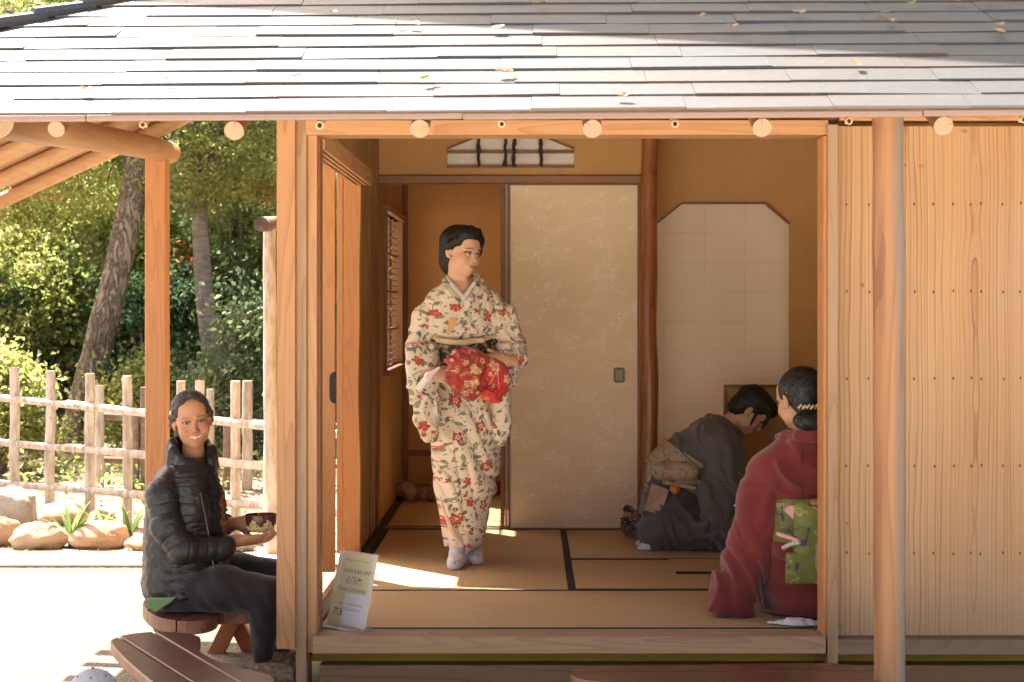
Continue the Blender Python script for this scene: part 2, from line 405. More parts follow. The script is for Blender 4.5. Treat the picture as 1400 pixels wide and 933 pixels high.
# door leaf 1 with half-oval finger pull
def door_leaf(name, u0, u1, D, v0, v1, seam=None, wav=0, label=None):
    d = MB(); x0, x1 = XU(u0, D), XU(u1, D); zt, z0 = E+.70, ZV(v1, D)
    sx = [x0, x1] if seam is None else [x0, XU(seam, D), x1]
    for i in range(len(sx)-1):
        a, b = sx[i]+(.002 if i else 0), sx[i+1]-.002
        if wav and i == len(sx)-2:
            n = 24; poly = [(a, z0)]
            for k in range(n+1):
                z = z0+(zt-z0)*k/n
                poly.append((b+wav*(math.sin(z*4.1)+.6*math.sin(z*9.7+1)+.4*math.exp(-((z-(ZV(322, D)))/.03)**2)*2), z))
            poly.append((a, zt)); d.prism(poly, 'y', D-.03, D+.03)
        else: d.box(a, b, D-.015, D+.015, z0, zt)
    o = d.build(name, M['orange'], house, bevel=.002); return o
dl = door_leaf('sliding_door', 432.5, 459, 7.5, 0, 782)
hp = MB(); xr = XU(459.3, 7.5); zc = ZV(530, 7.5); poly = []
for k in range(13):
    a = math.pi/2+math.pi*k/12; poly.append((xr+.030*math.cos(a)*.9, zc+.072*abs(math.sin(a))**.35*(1 if math.sin(a) >= 0 else -1)))
hp.prism(poly, 'y', 7.478, 7.49); hp.build('finger_pull', M['track_dark'], dl)
door_leaf('sliding_door', 461, 493, 8.03, 0, 757, seam=470, wav=.004)
# side plaster wall behind the doors, posts, and skirting
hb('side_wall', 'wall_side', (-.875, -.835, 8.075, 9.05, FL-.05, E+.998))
hb('side_post', 'inner', (-.866, -.826, 8.58, 8.64, FL, E+.998))
hb('inner_post', 'inner', (XU(505, 8.93), XU(517, 8.93), 8.93, 9.04, FL, E+.998))
hb('skirting', 'track_dark', (-.834, -.79, 6.20, 10.75, FL-.01, FL+.012))
# ---- transverse wall at the back of the room
DB = 9.0
hb('transverse_beam', 'inner_x', (XU(515.5, DB), XU(878, DB), 8.95, 9.05, ZV(250.5, 8.95), ZV(240, 8.95)))
# upper wall with the arched opening (built as pieces around it)
uw = MB(); zt = E+.998; z0 = ZV(240, DB)+.0005
wx0, wx1 = XU(611, DB), XU(785, DB); wz0 = ZV(229, DB); wz1 = ZV(204, DB); wza = ZV(186, DB)
uw.box(XU(517, DB), wx0, 8.985, 9.025, z0, zt); uw.box(wx1, XU(895, DB), 8.985, 9.025, z0, zt)
uw.box(wx0+.0005, wx1-.0005, 8.985, 9.025, z0, wz0)
ap = [(wx0, wz1), (XU(655, DB), wza), (XU(700, DB), wza+.028), (XU(741, DB), wza), (wx1, wz1)]
uw.prism(ap[::-1]+[(wx0, zt), (wx1, zt)], 'y', 8.986, 9.024)
uw.build('upper_wall', M['wall'], house)
tw = MB(); tw.prism([(wx0, wz0), (wx1, wz0)]+ap[::-1], 'y', 9.030, 9.034)
tw_o = tw.build('transom_window', M['paper'], house)
fr = MB(); loop = [(wx0, wz0), (wx1, wz0)]+ap[::-1]
for i in range(len(loop)):
    a, b = loop[i], loop[(i+1) % len(loop)]
    fr.bar((a[0], 8.98, a[1]), (b[0], 8.98, b[1]), .022, .008, up=(0, 1, 0)) if False else fr.bar((a[0], 8.982, a[1]), (b[0], 8.982, b[1]), .012, .012)
fr.box(wx0, wx1, 8.990, 9.008, ZV(210, DB), ZV(206.5, DB))
fr.build('frame', M['inner_x'], tw_o, bevel=.001)
for u in (654.5, 691, 703, 740):
    br = MB(); x = XU(u, 8.98); pts = []; rd = []
    for k in range(10):
        pts.append((x+random.uniform(-.004, .004), 8.975, wz0+(wza+.02-wz0)*k/9)); rd.append(.0085+(.004 if random.random() < .25 else 0))
    br.tube(pts, rd, 8); br.build('branch_mullion', M['bamboo_dark'], tw_o, smooth=True)
hb('room_ceiling', 'soffit', (-.86, 2.75, 6.18, 10.9, E+1.0, E+1.015))
# sill line, fusuma
hb('door_track', 'inner_x', (XU(515, DB), XU(690, DB), 8.96, 9.04, FL-.02, FL+.004))
hb('track_groove', 'track_dark', (XU(515, DB), XU(895, DB), 8.935, 8.958, FL-.02, FL+.002))
hb('door_post', 'inner', (XU(684.5, DB), XU(690, DB), 8.955, 9.045, FL+.004, ZV(250.5, 8.95)))
fs = MB(); fs.box(XU(697.5, 8.97), XU(871.5, 8.97), 8.972, 8.992, ZV(722, 8.97), ZV(253, 8.97))
fz = fs.build('patterned_sliding_door', M['fusuma'], house)
ff = MB(); D = 8.965
ff.box(XU(694.5, D), XU(697.6, D), 8.962, 8.996, FL+.003, ZV(251, D)); ff.box(XU(871.4, D), XU(876, D), 8.962, 8.996, FL+.003, ZV(251, D))
ff.box(XU(697.6, D), XU(871.4, D), 8.964, 8.996, FL+.003, ZV(722, D)); ff.box(XU(697.6, D), XU(871.4, D), 8.964, 8.996, ZV(253.5, D), ZV(251, D))
ff.build('door_frame', M['inner'], fz, bevel=.001)
sec = MB(); sec.box(XU(690.6, 9.0), XU(694.1, 9.0), 9.0, 9.02, FL+.004, ZV(252, 9.0)); sec.build('second_door_edge', M['shoji'], house)
pl_ = MB(); D = 8.966; x0, x1, z0, z1 = XU(839, D), XU(854, D), ZV(523.5, D), ZV(503, D)
def octo(x0, x1, z0, z1, c): return [(x0+c, z0), (x1-c, z0), (x1, z0+c), (x1, z1-c), (x1-c, z1), (x0+c, z1), (x0, z1-c), (x0, z0+c)]
pl_.prism(octo(x0, x1, z0, z1, .009), 'y', 8.962, 8.9715); po = pl_.build('finger_pull', M['metal_pull'], fz, bevel=.001)
pi = MB(); pi.prism(octo(x0+.010, x1-.010, z0+.011, z1-.011, .004), 'y', 8.958, 8.9615); pi.build('recess_plate', plain('aged_brass_plate', (.16, .14, .08), .4, metal=.5), po, bevel=.001)
# natural log pillar
lg = MB(); pts = []; rd = []
for k in range(30):
    z = FL+(E+.998-FL)*k/29
    pts.append((XU(888, 8.9)+.006*math.sin(z*3.1)+.004*math.sin(z*8), 8.91, z)); rd.append(.0455+.003*math.sin(z*5+1)+.002*math.sin(z*13))
lg.tube(pts, rd, 20); lg.build('log_pillar', M['logpost'], house, smooth=True)
# alcove wall with the chamfered paper window
DW = 9.25
aw = MB(); ox0, ox1 = XU(897, DW), XU(1079, DW); oz0, oz1 = ZV(690, DW), ZV(278, DW); cz = ZV(306, DW)
xl1, xr1 = XU(932, DW), XU(1046, DW)
aw.box(XU(870, DW), ox0, 9.25, 9.29, FL, E+.998); aw.box(ox1, 2.75, 9.25, 9.29, FL, E+.998)
aw.box(ox0+.0005, ox1-.0005, 9.25, 9.29, FL, oz0)
aw.prism([(ox0, cz), (xl1, oz1), (xr1, oz1), (ox1, cz), (ox1, E+.998), (ox0, E+.998)], 'y', 9.251, 9.289)
aw.build('alcove_wall', M['wall'], house)
cw = MB(); cp = [(ox0, oz0), (ox1, oz0), (ox1, cz), (xr1, oz1), (xl1, oz1), (ox0, cz)]
cw.prism(cp, 'y', 9.262, 9.266); cwo = cw.build('chamfered_paper_window', M['shoji'], house)
cf = MB()
for i in range(6):
    a, b = cp[i], cp[(i+1) % 6]; cf.bar((a[0], 9.25, a[1]), (b[0], 9.25, b[1]), .024, .011)
cf.build('window_frame', M['inner'], cwo, bevel=.001)
hb('alcove_sill', 'inner_x', (XU(897, 9.2), 2.75, 9.10, 9.248, FL-.02, FL+.02))
hb('room_right_wall', 'wall', (2.0, 2.04, 6.16, 9.25, FL-.05, E+.998))
hb('anteroom_divider', 'wall', (XU(697, 9.1), XU(697, 9.1)+.02, 9.05, 10.8, FL-.05, E+.998))
# anteroom back wall + dado
hb('anteroom_back_wall', 'wall', (-.88, XU(697, 9.1)+.02, 10.86, 10.9, FL-.05, E+.998))
hb('anteroom_corner_post', 'inner', (-.834, -.80, 10.81, 10.855, FL, E+.998))
hb('anteroom_rail', 'inner_x', (-.80, XU(697, 10.8), 10.845, 10.858, ZV(623, 10.84), ZV(616, 10.84)))
hb('anteroom_skirting', 'inner_x', (-.80, XU(697, 10.8), 10.84, 10.858, FL, FL+.04))
# side window with lattice, in the left wall of the anteroom
wy0, wy1, wzb, wzt = 9.42, 10.62, E-.36, E+.545
sw = MB()
sw.box(-.875, -.835, 9.05, wy0, FL-.05, E+.998); sw.box(-.875, -.835, wy1, 10.9, FL-.05, E+.998)
sw.box(-.8745, -.8355, wy0, wy1, FL-.05, wzb); sw.box(-.8745, -.8355, wy0, wy1, wzt, E+.998)
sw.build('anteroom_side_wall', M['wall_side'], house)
wf = MB()
wf.box(-.885, -.815, wy0, wy0+.035, wzb, wzt); wf.box(-.885, -.815, wy1-.035, wy1, wzb, wzt)
wf.box(-.884, -.80, wy0-.03, wy1+.03, wzt, wzt+.035); wf.box(-.884, -.80, wy0-.02, wy1+.02, wzb-.03, wzb)
wfo = wf.build('lattice_window', M['inner_y'], house, bevel=.002)
la = MB()
for k in range(1, 24):
    if k % 6: la.box(-.858, -.854, wy0+.035, wy1-.035, wzb+(wzt-wzb)*k/24-.0022, wzb+(wzt-wzb)*k/24+.0022)
for k in range(1, 4): la.box(-.862, -.850, wy0+.035, wy1-.035, wzb+(wzt-wzb)*k/4-.007, wzb+(wzt-wzb)*k/4+.007)
for k in range(1, 4): la.box(-.862, -.850, wy0+(wy1-wy0)*k/4-.006, wy0+(wy1-wy0)*k/4+.006, wzb, wzt)
la.build('lattice', M['inner_y'], wfo)

# ---- floor structure under the mats
hb('floor_slab', 'dark_x', (-.84, 2.0, 6.175, 10.86, FL-.10, FL-.055), bevel=0)

# ---- the roof
SL = R(24.6); cs, sn = math.cos(SL), math.sin(SL)
YE, ZE, XC = 5.1, E+.60, -2.81
TILT = .0062   # eave rises very slightly to the right
def front_pt(x, t, n=0): return (x, YE+t*cs-n*sn, ZE+t*sn+n*cs+TILT*(x-.0))
def left_pt(y, t, n=0): return (XC+t*cs-n*sn, y, ZE+t*sn+n*cs-.01)
sh = MB(); expo = .145; nC = 24
for i in range(nC):
    t0 = i*expo-.002*(i % 3); xl = max(XC+t0*cs, -2.60)
    x = xl-random.uniform(0, .4)
    while x < 3.1:
        L = random.uniform(.40, .50); a, b = max(x, xl), x+L-.0014
        if b-a > .03:
            th = .0055+random.uniform(-.001, .0020); j = [random.uniform(-.0035, .0035) for _ in range(4)]; e = [random.uniform(-.004, .004) for _ in range(2)]
            w = .004*math.sin(a*2.3+i*1.7); w2 = .004*math.sin(b*2.3+i*1.7)
            al = max(a, XC+(t0+expo)*cs, -2.60)
            p = [front_pt(a, t0-.012+e[0]+w, .008), front_pt(b, t0-.012+e[1]+w2, .008), front_pt(b, t0+expo+.03, -.004), front_pt(al, t0+expo+.03, -.004),
                 front_pt(a, t0-.012+e[0]+w, .008+th+j[0]), front_pt(b, t0-.012+e[1]+w2, .008+th+j[1]), front_pt(b, t0+expo+.03, .006), front_pt(al, t0+expo+.03, .006)]
            sh.hexa(p)
        x += L
for i in range(2, 14):
    t0 = i*expo-.06; x = YE+t0*cs-random.uniform(0, .4)
    while x < 8.24:
        L = random.uniform(.40, .50); a, b = max(x, YE+t0*cs), min(x+L-.003, 8.24)
        if b-a > .03:
            al = max(a, YE+(t0+expo)*cs)
            sh.hexa([left_pt(a, t0-.012, .008), left_pt(al, t0+expo+.03, -.004), left_pt(b, t0+expo+.03, -.004), left_pt(b, t0-.012, .008),
                     left_pt(a, t0-.012, .023), left_pt(al, t0+expo+.03, .006), left_pt(b, t0+expo+.03, .006), left_pt(b, t0-.012, .023)])
        x += L
roof = sh.build('shingle_roof', M['shingle'], house)
TR = (8.25-YE)/cs      # ridge
sb = MB()
f0 = [(-2.58, .01), (3.1, .01), (3.1, TR), (XC+TR*cs+.1, TR)]
top = [front_pt(x, t, .004) for x, t in f0]; bot = [front_pt(x, t, -.020) for x, t in f0]
sb.hexa(bot+top)
sb.build('front_sheathing', M['soffit'], house)
lb = MB()
n = 9; hiT = (2.81-.9)/cs
def lpoly(nn): return [left_pt(YE+.26, .24, nn), left_pt(8.23, .24, nn), left_pt(8.23, hiT, nn), left_pt(YE+hiT*cs, hiT, nn)]
b_, t_ = lpoly(-.112), lpoly(.003)
lb.add(b_+t_, [(0,1,2,3),(7,6,5,4),(0,4,5,1),(1,5,6,2),(2,6,7,3),(3,7,4,0)])
lb.build('left_sheathing', M['soffit'], house)
se = MB(); se.hexa([(-1.38, 8.26, E+1.10), (-.95, 8.26, E+1.30), (-.95, 8.72, E+1.30), (-1.38, 8.72, E+1.10), (-1.38, 8.26, E+1.16), (-.95, 8.26, E+1.36), (-.95, 8.72, E+1.36), (-1.38, 8.72, E+1.16)])  # slab added beside the roof to keep sun off the walking woman's sleeve
se.build('added_sun_block', M['shingle'], house)
bkp = MB()   # rear slope
zr = ZE+TR*sn
bkp.hexa([(-1.0, 8.25, zr-.05), (3.1, 8.25, zr-.05), (3.1, 11.4, ZE+.1), (-1.0, 11.4, ZE+.1), (-1.0, 8.25, zr+.01), (3.1, 8.25, zr+.01), (3.1, 11.4, ZE+.15), (-1.0, 11.4, ZE+.15)])
bkp.build('rear_slope', M['shingle'], house)
gw = MB(); gw.prism([(6.3, E+.9), (6.3, ZE+1.2*sn), (8.25, zr-.06), (11.2, ZE+.12), (11.2, E+.70)], 'x', -.90, -.86) if False else gw.prism([(8.37, E+1.0), (8.37, zr-.12), (10.9, ZE+.30), (10.9, E+.90)], 'x', -.92, -.88)
gw.build('gable_wall', M['wall_side'], house)
fa = MB(); xx = -2.61
while xx < 3.1:
    x2 = min(xx+random.uniform(1.0, 1.6), 3.12); dz = random.uniform(-.0015, .0015)
    fa.hexa([(xx, YE-.022, ZE-.023+TILT*xx+dz), (x2-.002, YE-.022, ZE-.023+TILT*x2+dz), (x2-.002, YE-.004, ZE-.023+TILT*x2+dz), (xx, YE-.004, ZE-.023+TILT*xx+dz),
             (xx, YE-.022, ZE-.004+TILT*xx+dz), (x2-.002, YE-.022, ZE-.004+TILT*x2+dz), (x2-.002, YE-.004, ZE-.004+TILT*x2+dz), (xx, YE-.004, ZE-.004+TILT*xx+dz)])
    xx = x2
fa.build('eave_fascia', M['fascia'], house, bevel=.004)
hc = MB()   # hip cap of overlapping boards
for i in range(1, 22):
    t0 = i*.155; a = Vector((XC+t0*cs, YE+t0*cs, ZE+t0*sn+.024+TILT*(XC+t0*cs))); t1 = t0+.19; b = Vector((XC+t1*cs, YE+t1*cs, ZE+t1*sn+.016+TILT*(XC+t1*cs)))
    hc.tube([a+Vector((0, 0, .012)), b], [.026, .024], 8, flat=1.0)
hc.build('hip_cap', M['shingle'], house, smooth=True)
# unseen roof slab on posts, added to cast slanting shade on the front slope
A_ = Vector((-1.54, 6.32, E+1.15))+SUNV*4.8; B_ = Vector((1.63, 5.47, E+.76))+SUNV*4.8; dr = (B_-A_)/3.17
p0 = A_-dr*.55; p1 = A_+dr*7.4; up = Vector((.0, 1.9, .85))
ur = MB(); ur.hexa([p0-Vector((0,0,.06)), p1-Vector((0,0,.06)), p1+up-Vector((0,0,.06)), p0+up-Vector((0,0,.06)), p0, p1, p1+up, p0+up])
ur.build('added_shade_roof', M['shingle'], house)
for q in (p0+up*.5+dr*2.6, p0+up*.5+dr*6.2):
    ul = MB(); ul.tube([(q.x, q.y+.4, ZE+.9), (q.x, q.y+.4, q.z-.02)], .06, 10); ul.build('added_shade_post', M['greypost'], house)

# rafters of the front slope (round log ends show under the eave)
def log(name, pts, rad, mat, parent=house, cap0=True, n=18):
    """tube with an end-grain cap that has its own UVs"""
    m = MB(); m.tube(pts, rad, n, cap=False)
    o0 = ORG[parent.name]
    me = bpy.data.meshes.new(name)
    vs = list(m.v); fs = list(m.f); k = len(vs); mi = [0]*len(fs)
    for end in (0, 1):
        base = 0 if end == 0 else len(vs)-n if False else (len(pts)-1)*n
        c = Vector(pts[0 if end == 0 else -1]); d = (Vector(pts[1])-Vector(pts[0])).normalized() if end == 0 else (Vector(pts[-1])-Vector(pts[-2])).normalized()
        vs.append(tuple(c+d*(-.003 if end == 0 else .003)))
        ci = len(vs)-1
        for q in range(n):
            fs.append((base+q, base+(q+1) % n, ci)); mi.append(1)
    me.from_pydata([(p[0]-o0.x, p[1]-o0.y, p[2]-o0.z) for p in vs], [], fs)
    me.polygons.foreach_set('material_index', mi)
    uv = me.uv_layers.new(name='UVMap')
    for poly in me.polygons:
        for li in poly.loop_indices:
            vi = me.loops[li].vertex_index
            if vi >= k: uv.data[li].uv = (0, 0)
            else:
                a = 2*math.pi*(vi % n)/n; uv.data[li].uv = (math.cos(a), math.sin(a))
        poly.use_smooth = poly.material_index == 0
    return link_mesh(name, me, [mat, M['endgrain']], parent)
for u, v, r in ((-158, 180, 12), (77, 177, 11.5), (320, 179, 13.5), (574, 176.5, 13), (810, 176.5, 13), (1042, 175, 13.2), (1290, 172.5, 13.4), (1530, 170, 13)):
    x = XU(u, 5.2); z = ZV(v, 5.2); rr = r/F*5.2
    dz = .412
    T = 1.9 if x > -1.6 else 1.0
    log('log_rafter', [(x, 5.2, z), (x, 5.2+T*.5, z+T*.5*.458-.004), (x, 5.2+T, z+T*.458)], [rr, rr*1.02, rr*1.05], M['logs'])
for u, v, r in ((-60, 172, 5), (195, 171, 5), (437, 172, 6), (686, 170, 5.2), (923, 170, 5.4), (1161, 166, 5), (1400, 164, 5)):
    x = XU(u, 5.16); z = ZV(v, 5.16); rr = r/F*5.16
    b = MB(); b.tube([(x, 5.16, z), (x, 7.0, z+1.84*.458)], rr, 12, cap=False)
    b.tube([(x, 5.16, z), (x, 5.20, z+.018)], rr*.6, 12, cap=False)
    # rim
    nn = 12; vs = []; 
    for q in range(nn):
        a = 2*math.pi*q/nn; vs.append((x+rr*math.cos(a), 5.16, z+rr*math.sin(a)))
    for q in range(nn):
        a = 2*math.pi*q/nn; vs.append((x+rr*.6*math.cos(a), 5.16, z+rr*.6*math.sin(a)))
    b.add(vs, [(q, (q+1) % nn, nn+(q+1) % nn, nn+q) for q in range(nn)])
    b.box(x-rr*.5, x+rr*.5, 5.2, 5.202, z-rr*.3, z+rr*.7)
    b.build('bamboo_rafter', plain('bamboo_cane', (.50, .36, .22), .5), house, smooth=True)
# rafters of the left slope
for D_ in (5.75, 6.25, 6.72, 7.2, 7.68, 8.15):
    pts = []; 
    for k in range(6):
        x = XC+(.24 if D_ < 6.9 else .05)+(2.81-1.0)*k/5; t = (x-XC)/cs
        if D_ < YE+(x-XC)+.15: break
        q = left_pt(D_, t, -.15); pts.append((q[0], q[1]+random.uniform(-.008, .008), q[2]+random.uniform(-.003, .003)))
    if len(pts) > 1: log('side_rafter', pts, [.037]*len(pts), M['logs_x'])
for D_ in (6.0, 6.48, 6.96, 7.44, 7.92):     # flat battens between them
    x1_ = min(-1.05, XC+(D_-YE)-.2); b = MB()
    a = left_pt(D_, .05, -.122); c = left_pt(D_, (x1_-XC)/cs, -.122)
    b.bar(a, c, .10, .018, up=(-sn, 0, cs)); b.build('side_batten', M['soffit'], house)
# log purlin and its far post
log('log_purlin', [(-1.79, 5.55, E+.625), (-1.80, 6.2, E+.662), (-1.81, 6.9, E+.705), (-1.81, 7.6, E+.745), (-1.80, 8.28, E+.772)], [.062, .060, .058, .057, .054], M['logs'], n=24)
hb('far_post', 'orange', (XU(201, 8.1), XU(229.5, 8.1), 8.05, 8.15, 0.02, E+.725), bevel=.008)
# near post
np_ = MB(); pts = []; rd = []
for k in range(16):
    z = -.02+(E+.62)*k/15; pts.append((XU(1216.5-2.5*k/15, 5.27), 5.27, z)); rd.append(.0495+.0012*math.sin(k*1.7))
np_.tube(pts, rd, 20); np_.build('front_post', M['greypost'], house, smooth=True)
hb('post_footing', 'concrete', (XU(1216, 5.27)-.12, XU(1216, 5.27)+.12, 5.15, 5.39, -.05, .02), bevel=.02)

# ---- tatami mats (each can be lifted)
def tatami(x0, x1, y0, y1, ax, label, hem=.030, only=None, gap=.002):
    m = MB(); m.box(x0+gap, x1-gap, y0+gap, y1-gap, FL-.055, FL)
    o = m.build('tatami_mat', M['tatami_x' if ax == 'X' else 'tatami_y'], None, bevel=.003, loc=((x0+x1)/2, (y0+y1)/2, 0))
    tag(o, label, 'tatami mat', 'tatami mats covering the floor')
    for k in (0, 1):
        h = MB()
        if ax == 'X': h.box(x0+gap, x1-gap, *((y0+gap, y0+hem) if k == 0 else (y1-hem, y1-gap)), FL+.0005, FL+.0022)
        else: h.box(*((x0+gap, x0+hem) if k == 0 else (x1-hem, x1-gap)), y0+gap, y1-gap, FL+.0005, FL+.0022)
        h.build('hem', M['hem'], o)
    return o
tatami(-.80, 1.06, 6.176, 7.03, 'X', 'tatami mat running along the threshold at the front of the room', .022)
tatami(-.79, .19, 7.035, 8.93, 'Y', 'tatami mat under the feet of the walking woman in floral kimono')
tatami(.192, 1.99, 7.035, 7.88, 'X', 'middle right tatami mat with the hearth cover let into it', .016)
tatami(.192, 1.99, 7.885, 8.93, 'X', 'tatami mat on which the woman in grey kimono kneels', .016)
tatami(1.062, 1.99, 6.176, 7.03, 'X', 'tatami mat behind the board wall, right of the threshold mat', .022)
tatami(-.79, .0-.09, 9.06, 10.84, 'X', 'tatami mat in the small rear room below the lattice window', .022)
h = MB(); x0 = XU(918, 7.7); h.box(x0, x0+.42, 7.46, 7.86, FL-.0, FL+.006)
ho = h.build('hearth_cover', M['tatami_x'], None, bevel=.002, loc=(x0+.21, 7.66, FL)); tag(ho, 'small square rush hearth cover edged in black in the floor', 'hearth cover')
hh = MB(); hh.box(x0, x0+.42, 7.448, 7.462, FL+.001, FL+.009); hh.build('hem', M['hem'], ho)
# ================================================================ camera, sun, sky
cam_d = bpy.data.cameras.new('camera'); cam = bpy.data.objects.new('camera', cam_d); COL.objects.link(cam)
cam.location = (0, 0, E); cam.rotation_euler = (R(90), 0, 0)
cam_d.sensor_width = 36; cam_d.lens = F/1400*36; cam_d.shift_x = -25/1400; cam_d.shift_y = -46.5/1400
cam_d.clip_end = 500; cam_d.clip_start = .05
cam_d.dof.use_dof = True; cam_d.dof.focus_distance = 7.4; cam_d.dof.aperture_fstop = 5.0
scene.camera = cam
SV = SUNV
sd = bpy.data.lights.new('sun', 'SUN'); sun = bpy.data.objects.new('sun', sd); COL.objects.link(sun)
sd.energy = 5.0; sd.angle = R(.53); sd.color = (1, .95, .87)
sun.rotation_euler = SV.to_track_quat('Z', 'Y').to_euler(); sun.location = (-6, 10, 9)
w = bpy.data.worlds.new('World'); scene.world = w; w.use_nodes = True
nt = w.node_tree; bg = nt.nodes['Background']; sky = nt.nodes.new('ShaderNodeTexSky'); sky.sky_type = 'NISHITA'
sky.sun_disc = False; sky.sun_elevation = EL; sky.sun_rotation = math.atan2(SV.x, SV.y)
sky.air_density = .7; sky.dust_density = 6; sky.ozone_density = 0; sky.altitude = 50
tint = nt.nodes.new('ShaderNodeMix'); tint.data_type = 'RGBA'; tint.blend_type = 'MULTIPLY'; tint.inputs[0].default_value = 1; tint.inputs[7].default_value = (1.05, .99, .90, 1)
nt.links.new(sky.outputs[0], tint.inputs[6]); nt.links.new(tint.outputs[2], bg.inputs[0]); bg.inputs[1].default_value = .10
vs = scene.view_settings; vs.view_transform = 'Standard'; vs.look = 'None'; vs.exposure = 2.3; vs.gamma = 1
scene.cycles.use_denoising = True
scene.cycles.max_bounces = 8; scene.cycles.diffuse_bounces = 5; scene.cycles.transparent_max_bounces = 12
scene.cycles.sample_clamp_indirect = 6

# ================================================================ ground
def ground_h(x, y):
    h = 0
    if y > 11.0: h += min(1, (y-11.0)/4)*.16
    if y > 16: h += (y-16)*.42*min(1, (y-16)/3)
    if y > 40: h = (40-16)*.42+.16
    return h
def mat_gravel():
    s = NT('pale_crushed_gravel'); p = s.obj()
    n = s.noise(p, 55, 4, .7); b = s.noise(p, 1.1, 4, .6); v = s.n('TexVoronoi', Vector=p, Scale=95).outputs['Distance']
    c = s.mix(s.sm(b, .35, .65), (.25, .222, .187), (.185, .16, .132))
    c = s.mix(s.sm(n, .52, .70), c, (.085, .07, .055))
    c = s.mix(s.m('MULTIPLY', s.sm(v, .35, .6), .45), c, (.09, .078, .065))
    return s.fin(c, .9, s.bump(s.m('ADD', n, v), .5, .012), spec=.2)
def mat_soil():
    s = NT('mulchy_soil'); p = s.obj()
    n = s.noise(p, 26, 5, .75); b = s.noise(p, .9, 3, .6); v = s.n('TexVoronoi', Vector=p, Scale=34).outputs['Color']
    c = s.mix(s.sm(n, .40, .62), (.15, .105, .075), (.36, .27, .19))
    c = s.mix(s.sm(b, .42, .62), c, (.40, .31, .22))
    c = s.mix(.12, c, v, 'OVERLAY')
    return s.fin(c, .95, s.bump(n, .8, .03), spec=.15)
g = MB(); xs_ = [-80, -40, -20, -12, -8]+[-6+.5*i for i in range(29)]+[12, 20, 40, 80]; ys_ = [-60, -20, -5, 0, 3, 5, 7, 9, 10]+[11+.75*i for i in range(14)]+[24, 28, 34, 40, 60, 120]
for y in ys_:
    for x in xs_: g.v.append((x, y, ground_h(x, y)))
nx = len(xs_)
for j in range(len(ys_)-1):
    for i in range(nx-1): g.f.append((j*nx+i, j*nx+i+1, (j+1)*nx+i+1, (j+1)*nx+i)); g.m.append(0 if ys_[j+1] <= 9 else 1)
tag(g.build('ground', [mat_gravel(), mat_soil()], None, smooth=True), kind='structure')
# path strip with a timber edge
pe = MB(); pe.box(-6, -.96, 9.22, 9.27, -.02, .016)
tag(pe.build('path_edging', M['pale_x'], None, bevel=.006), kind='structure')
pc = MB(); pc.box(-6, -.96, 9.272, 9.72, -.02, .010)
tag(pc.build('path', plain('pale_concrete', (.62, .58, .52), .9, .12, 5, bump=.3), None, bevel=.01), kind='structure')

pv = MB(); pv.box(-14, 14, -12, 4.1, -.03, .012)  # unseen pale slab added before the house to bounce light into the room
tag(pv.build('bounce_slab', plain('pale_bounce_slab', (.70, .64, .55), .9, .1, 3, bump=.2), None, bevel=.01), kind='structure')
# ================================================================ fence
def mat_bamboo():
    s = NT('weathered_pale_pole'); p = s.obj()
    q = s.vm('ADD', p, s.comb(s.m('MULTIPLY', s.rand(), 9), 0, 0))
    n = s.noise(s.map(q, (22, 22, 5)), 1.0, 4, .65); sp = s.noise(q, 60, 2, .5)
    c = s.mix(s.sm(n, .35, .68), (.60, .54, .46), (.36, .29, .23))
    c = s.mix(s.m('MULTIPLY', s.sm(sp, .70, .76), .7), c, (.10, .07, .05))
    return s.fin(c, .7, s.bump(n, .4, .004), spec=.25)
M['pole'] = mat_bamboo()
M['old_pole'] = plain('grey_old_pole', (.22, .165, .125), .8, .3, 20, bump=.4)
fence = thing('rail_fence', 'front rustic fence of pale peeled poles and three rails behind the rocks', 'fence', (-2.6, 11, 0))
def pole(o, name, a, b, r, mat='pole', n=12, taper=.92):
    a = Vector(a); b = Vector(b); pts = []; rd = []
    for k in range(9):
        t = k/8; p = a.lerp(b, t); pts.append(p+Vector((random.uniform(-1, 1), random.uniform(-1, 1), random.uniform(-.4, .4)))*r*.10); rd.append(r*(1-(1-taper)*t)*(1+random.uniform(-.03, .03)))
    m = MB(); m.tube(pts, rd, n); return m.build(name, M[mat], o, smooth=True)
def fD(u): return 11.7+(10.2-11.7)*(u+0)/378
for u, vt, vb, r in ((-70, 500, 680, 7), (20, 503, 692, 7.2), (69, 507, 700, 7.2), (123, 511, 702, 7.4), (174, 514, 712, 7), (247, 521, 712, 6.6), (273, 520, 715, 7), (322, 521, 722, 7.2), (430, 525, 735, 7), (500, 525, 740, 7)):
    D = fD(u)-.055; b_ = W(u+random.uniform(-2, 2), vb, D); b_.z = ground_h(b_.x, b_.y)-.03
    pole(fence, 'fence_post', b_, W(u, vt, D), r/F*D)
for va, vb in ((544, 585), (605, 639.5), (661, 694)):
    a = W(-100, va-(vb-va)*.265, fD(-100)+.02); b = W(520, vb+(vb-va)*.375, fD(520)+.02)
    mid = a.lerp(b, .38); pole(fence, 'fence_rail', a, mid, 5.4/F*11.2, taper=.88); pole(fence, 'fence_rail', mid-(b-a).normalized()*.1+Vector((0, .02, .004)), b, 5.6/F*10.8, taper=.95)
bf = thing('rail_fence', 'second darker pole fence standing just behind the pale one beside the leaning trunk', 'fence', (-2, 12.6, 0))
for u, vt, r in ((136, 527, 6.5), (197, 530, 5.5), (186, 560, 5), (288, 532, 5.5), (310, 575, 5), (338, 521, 7.5), (395, 530, 6), (450, 530, 6)):
    D = 12.6; b_ = W(u, 700, D); b_.z = ground_h(b_.x, b_.y)-.03
    pole(bf, 'fence_post', b_, W(u, vt, D), r/F*D, 'pole' if u in (338, 136, 288) else 'old_pole')
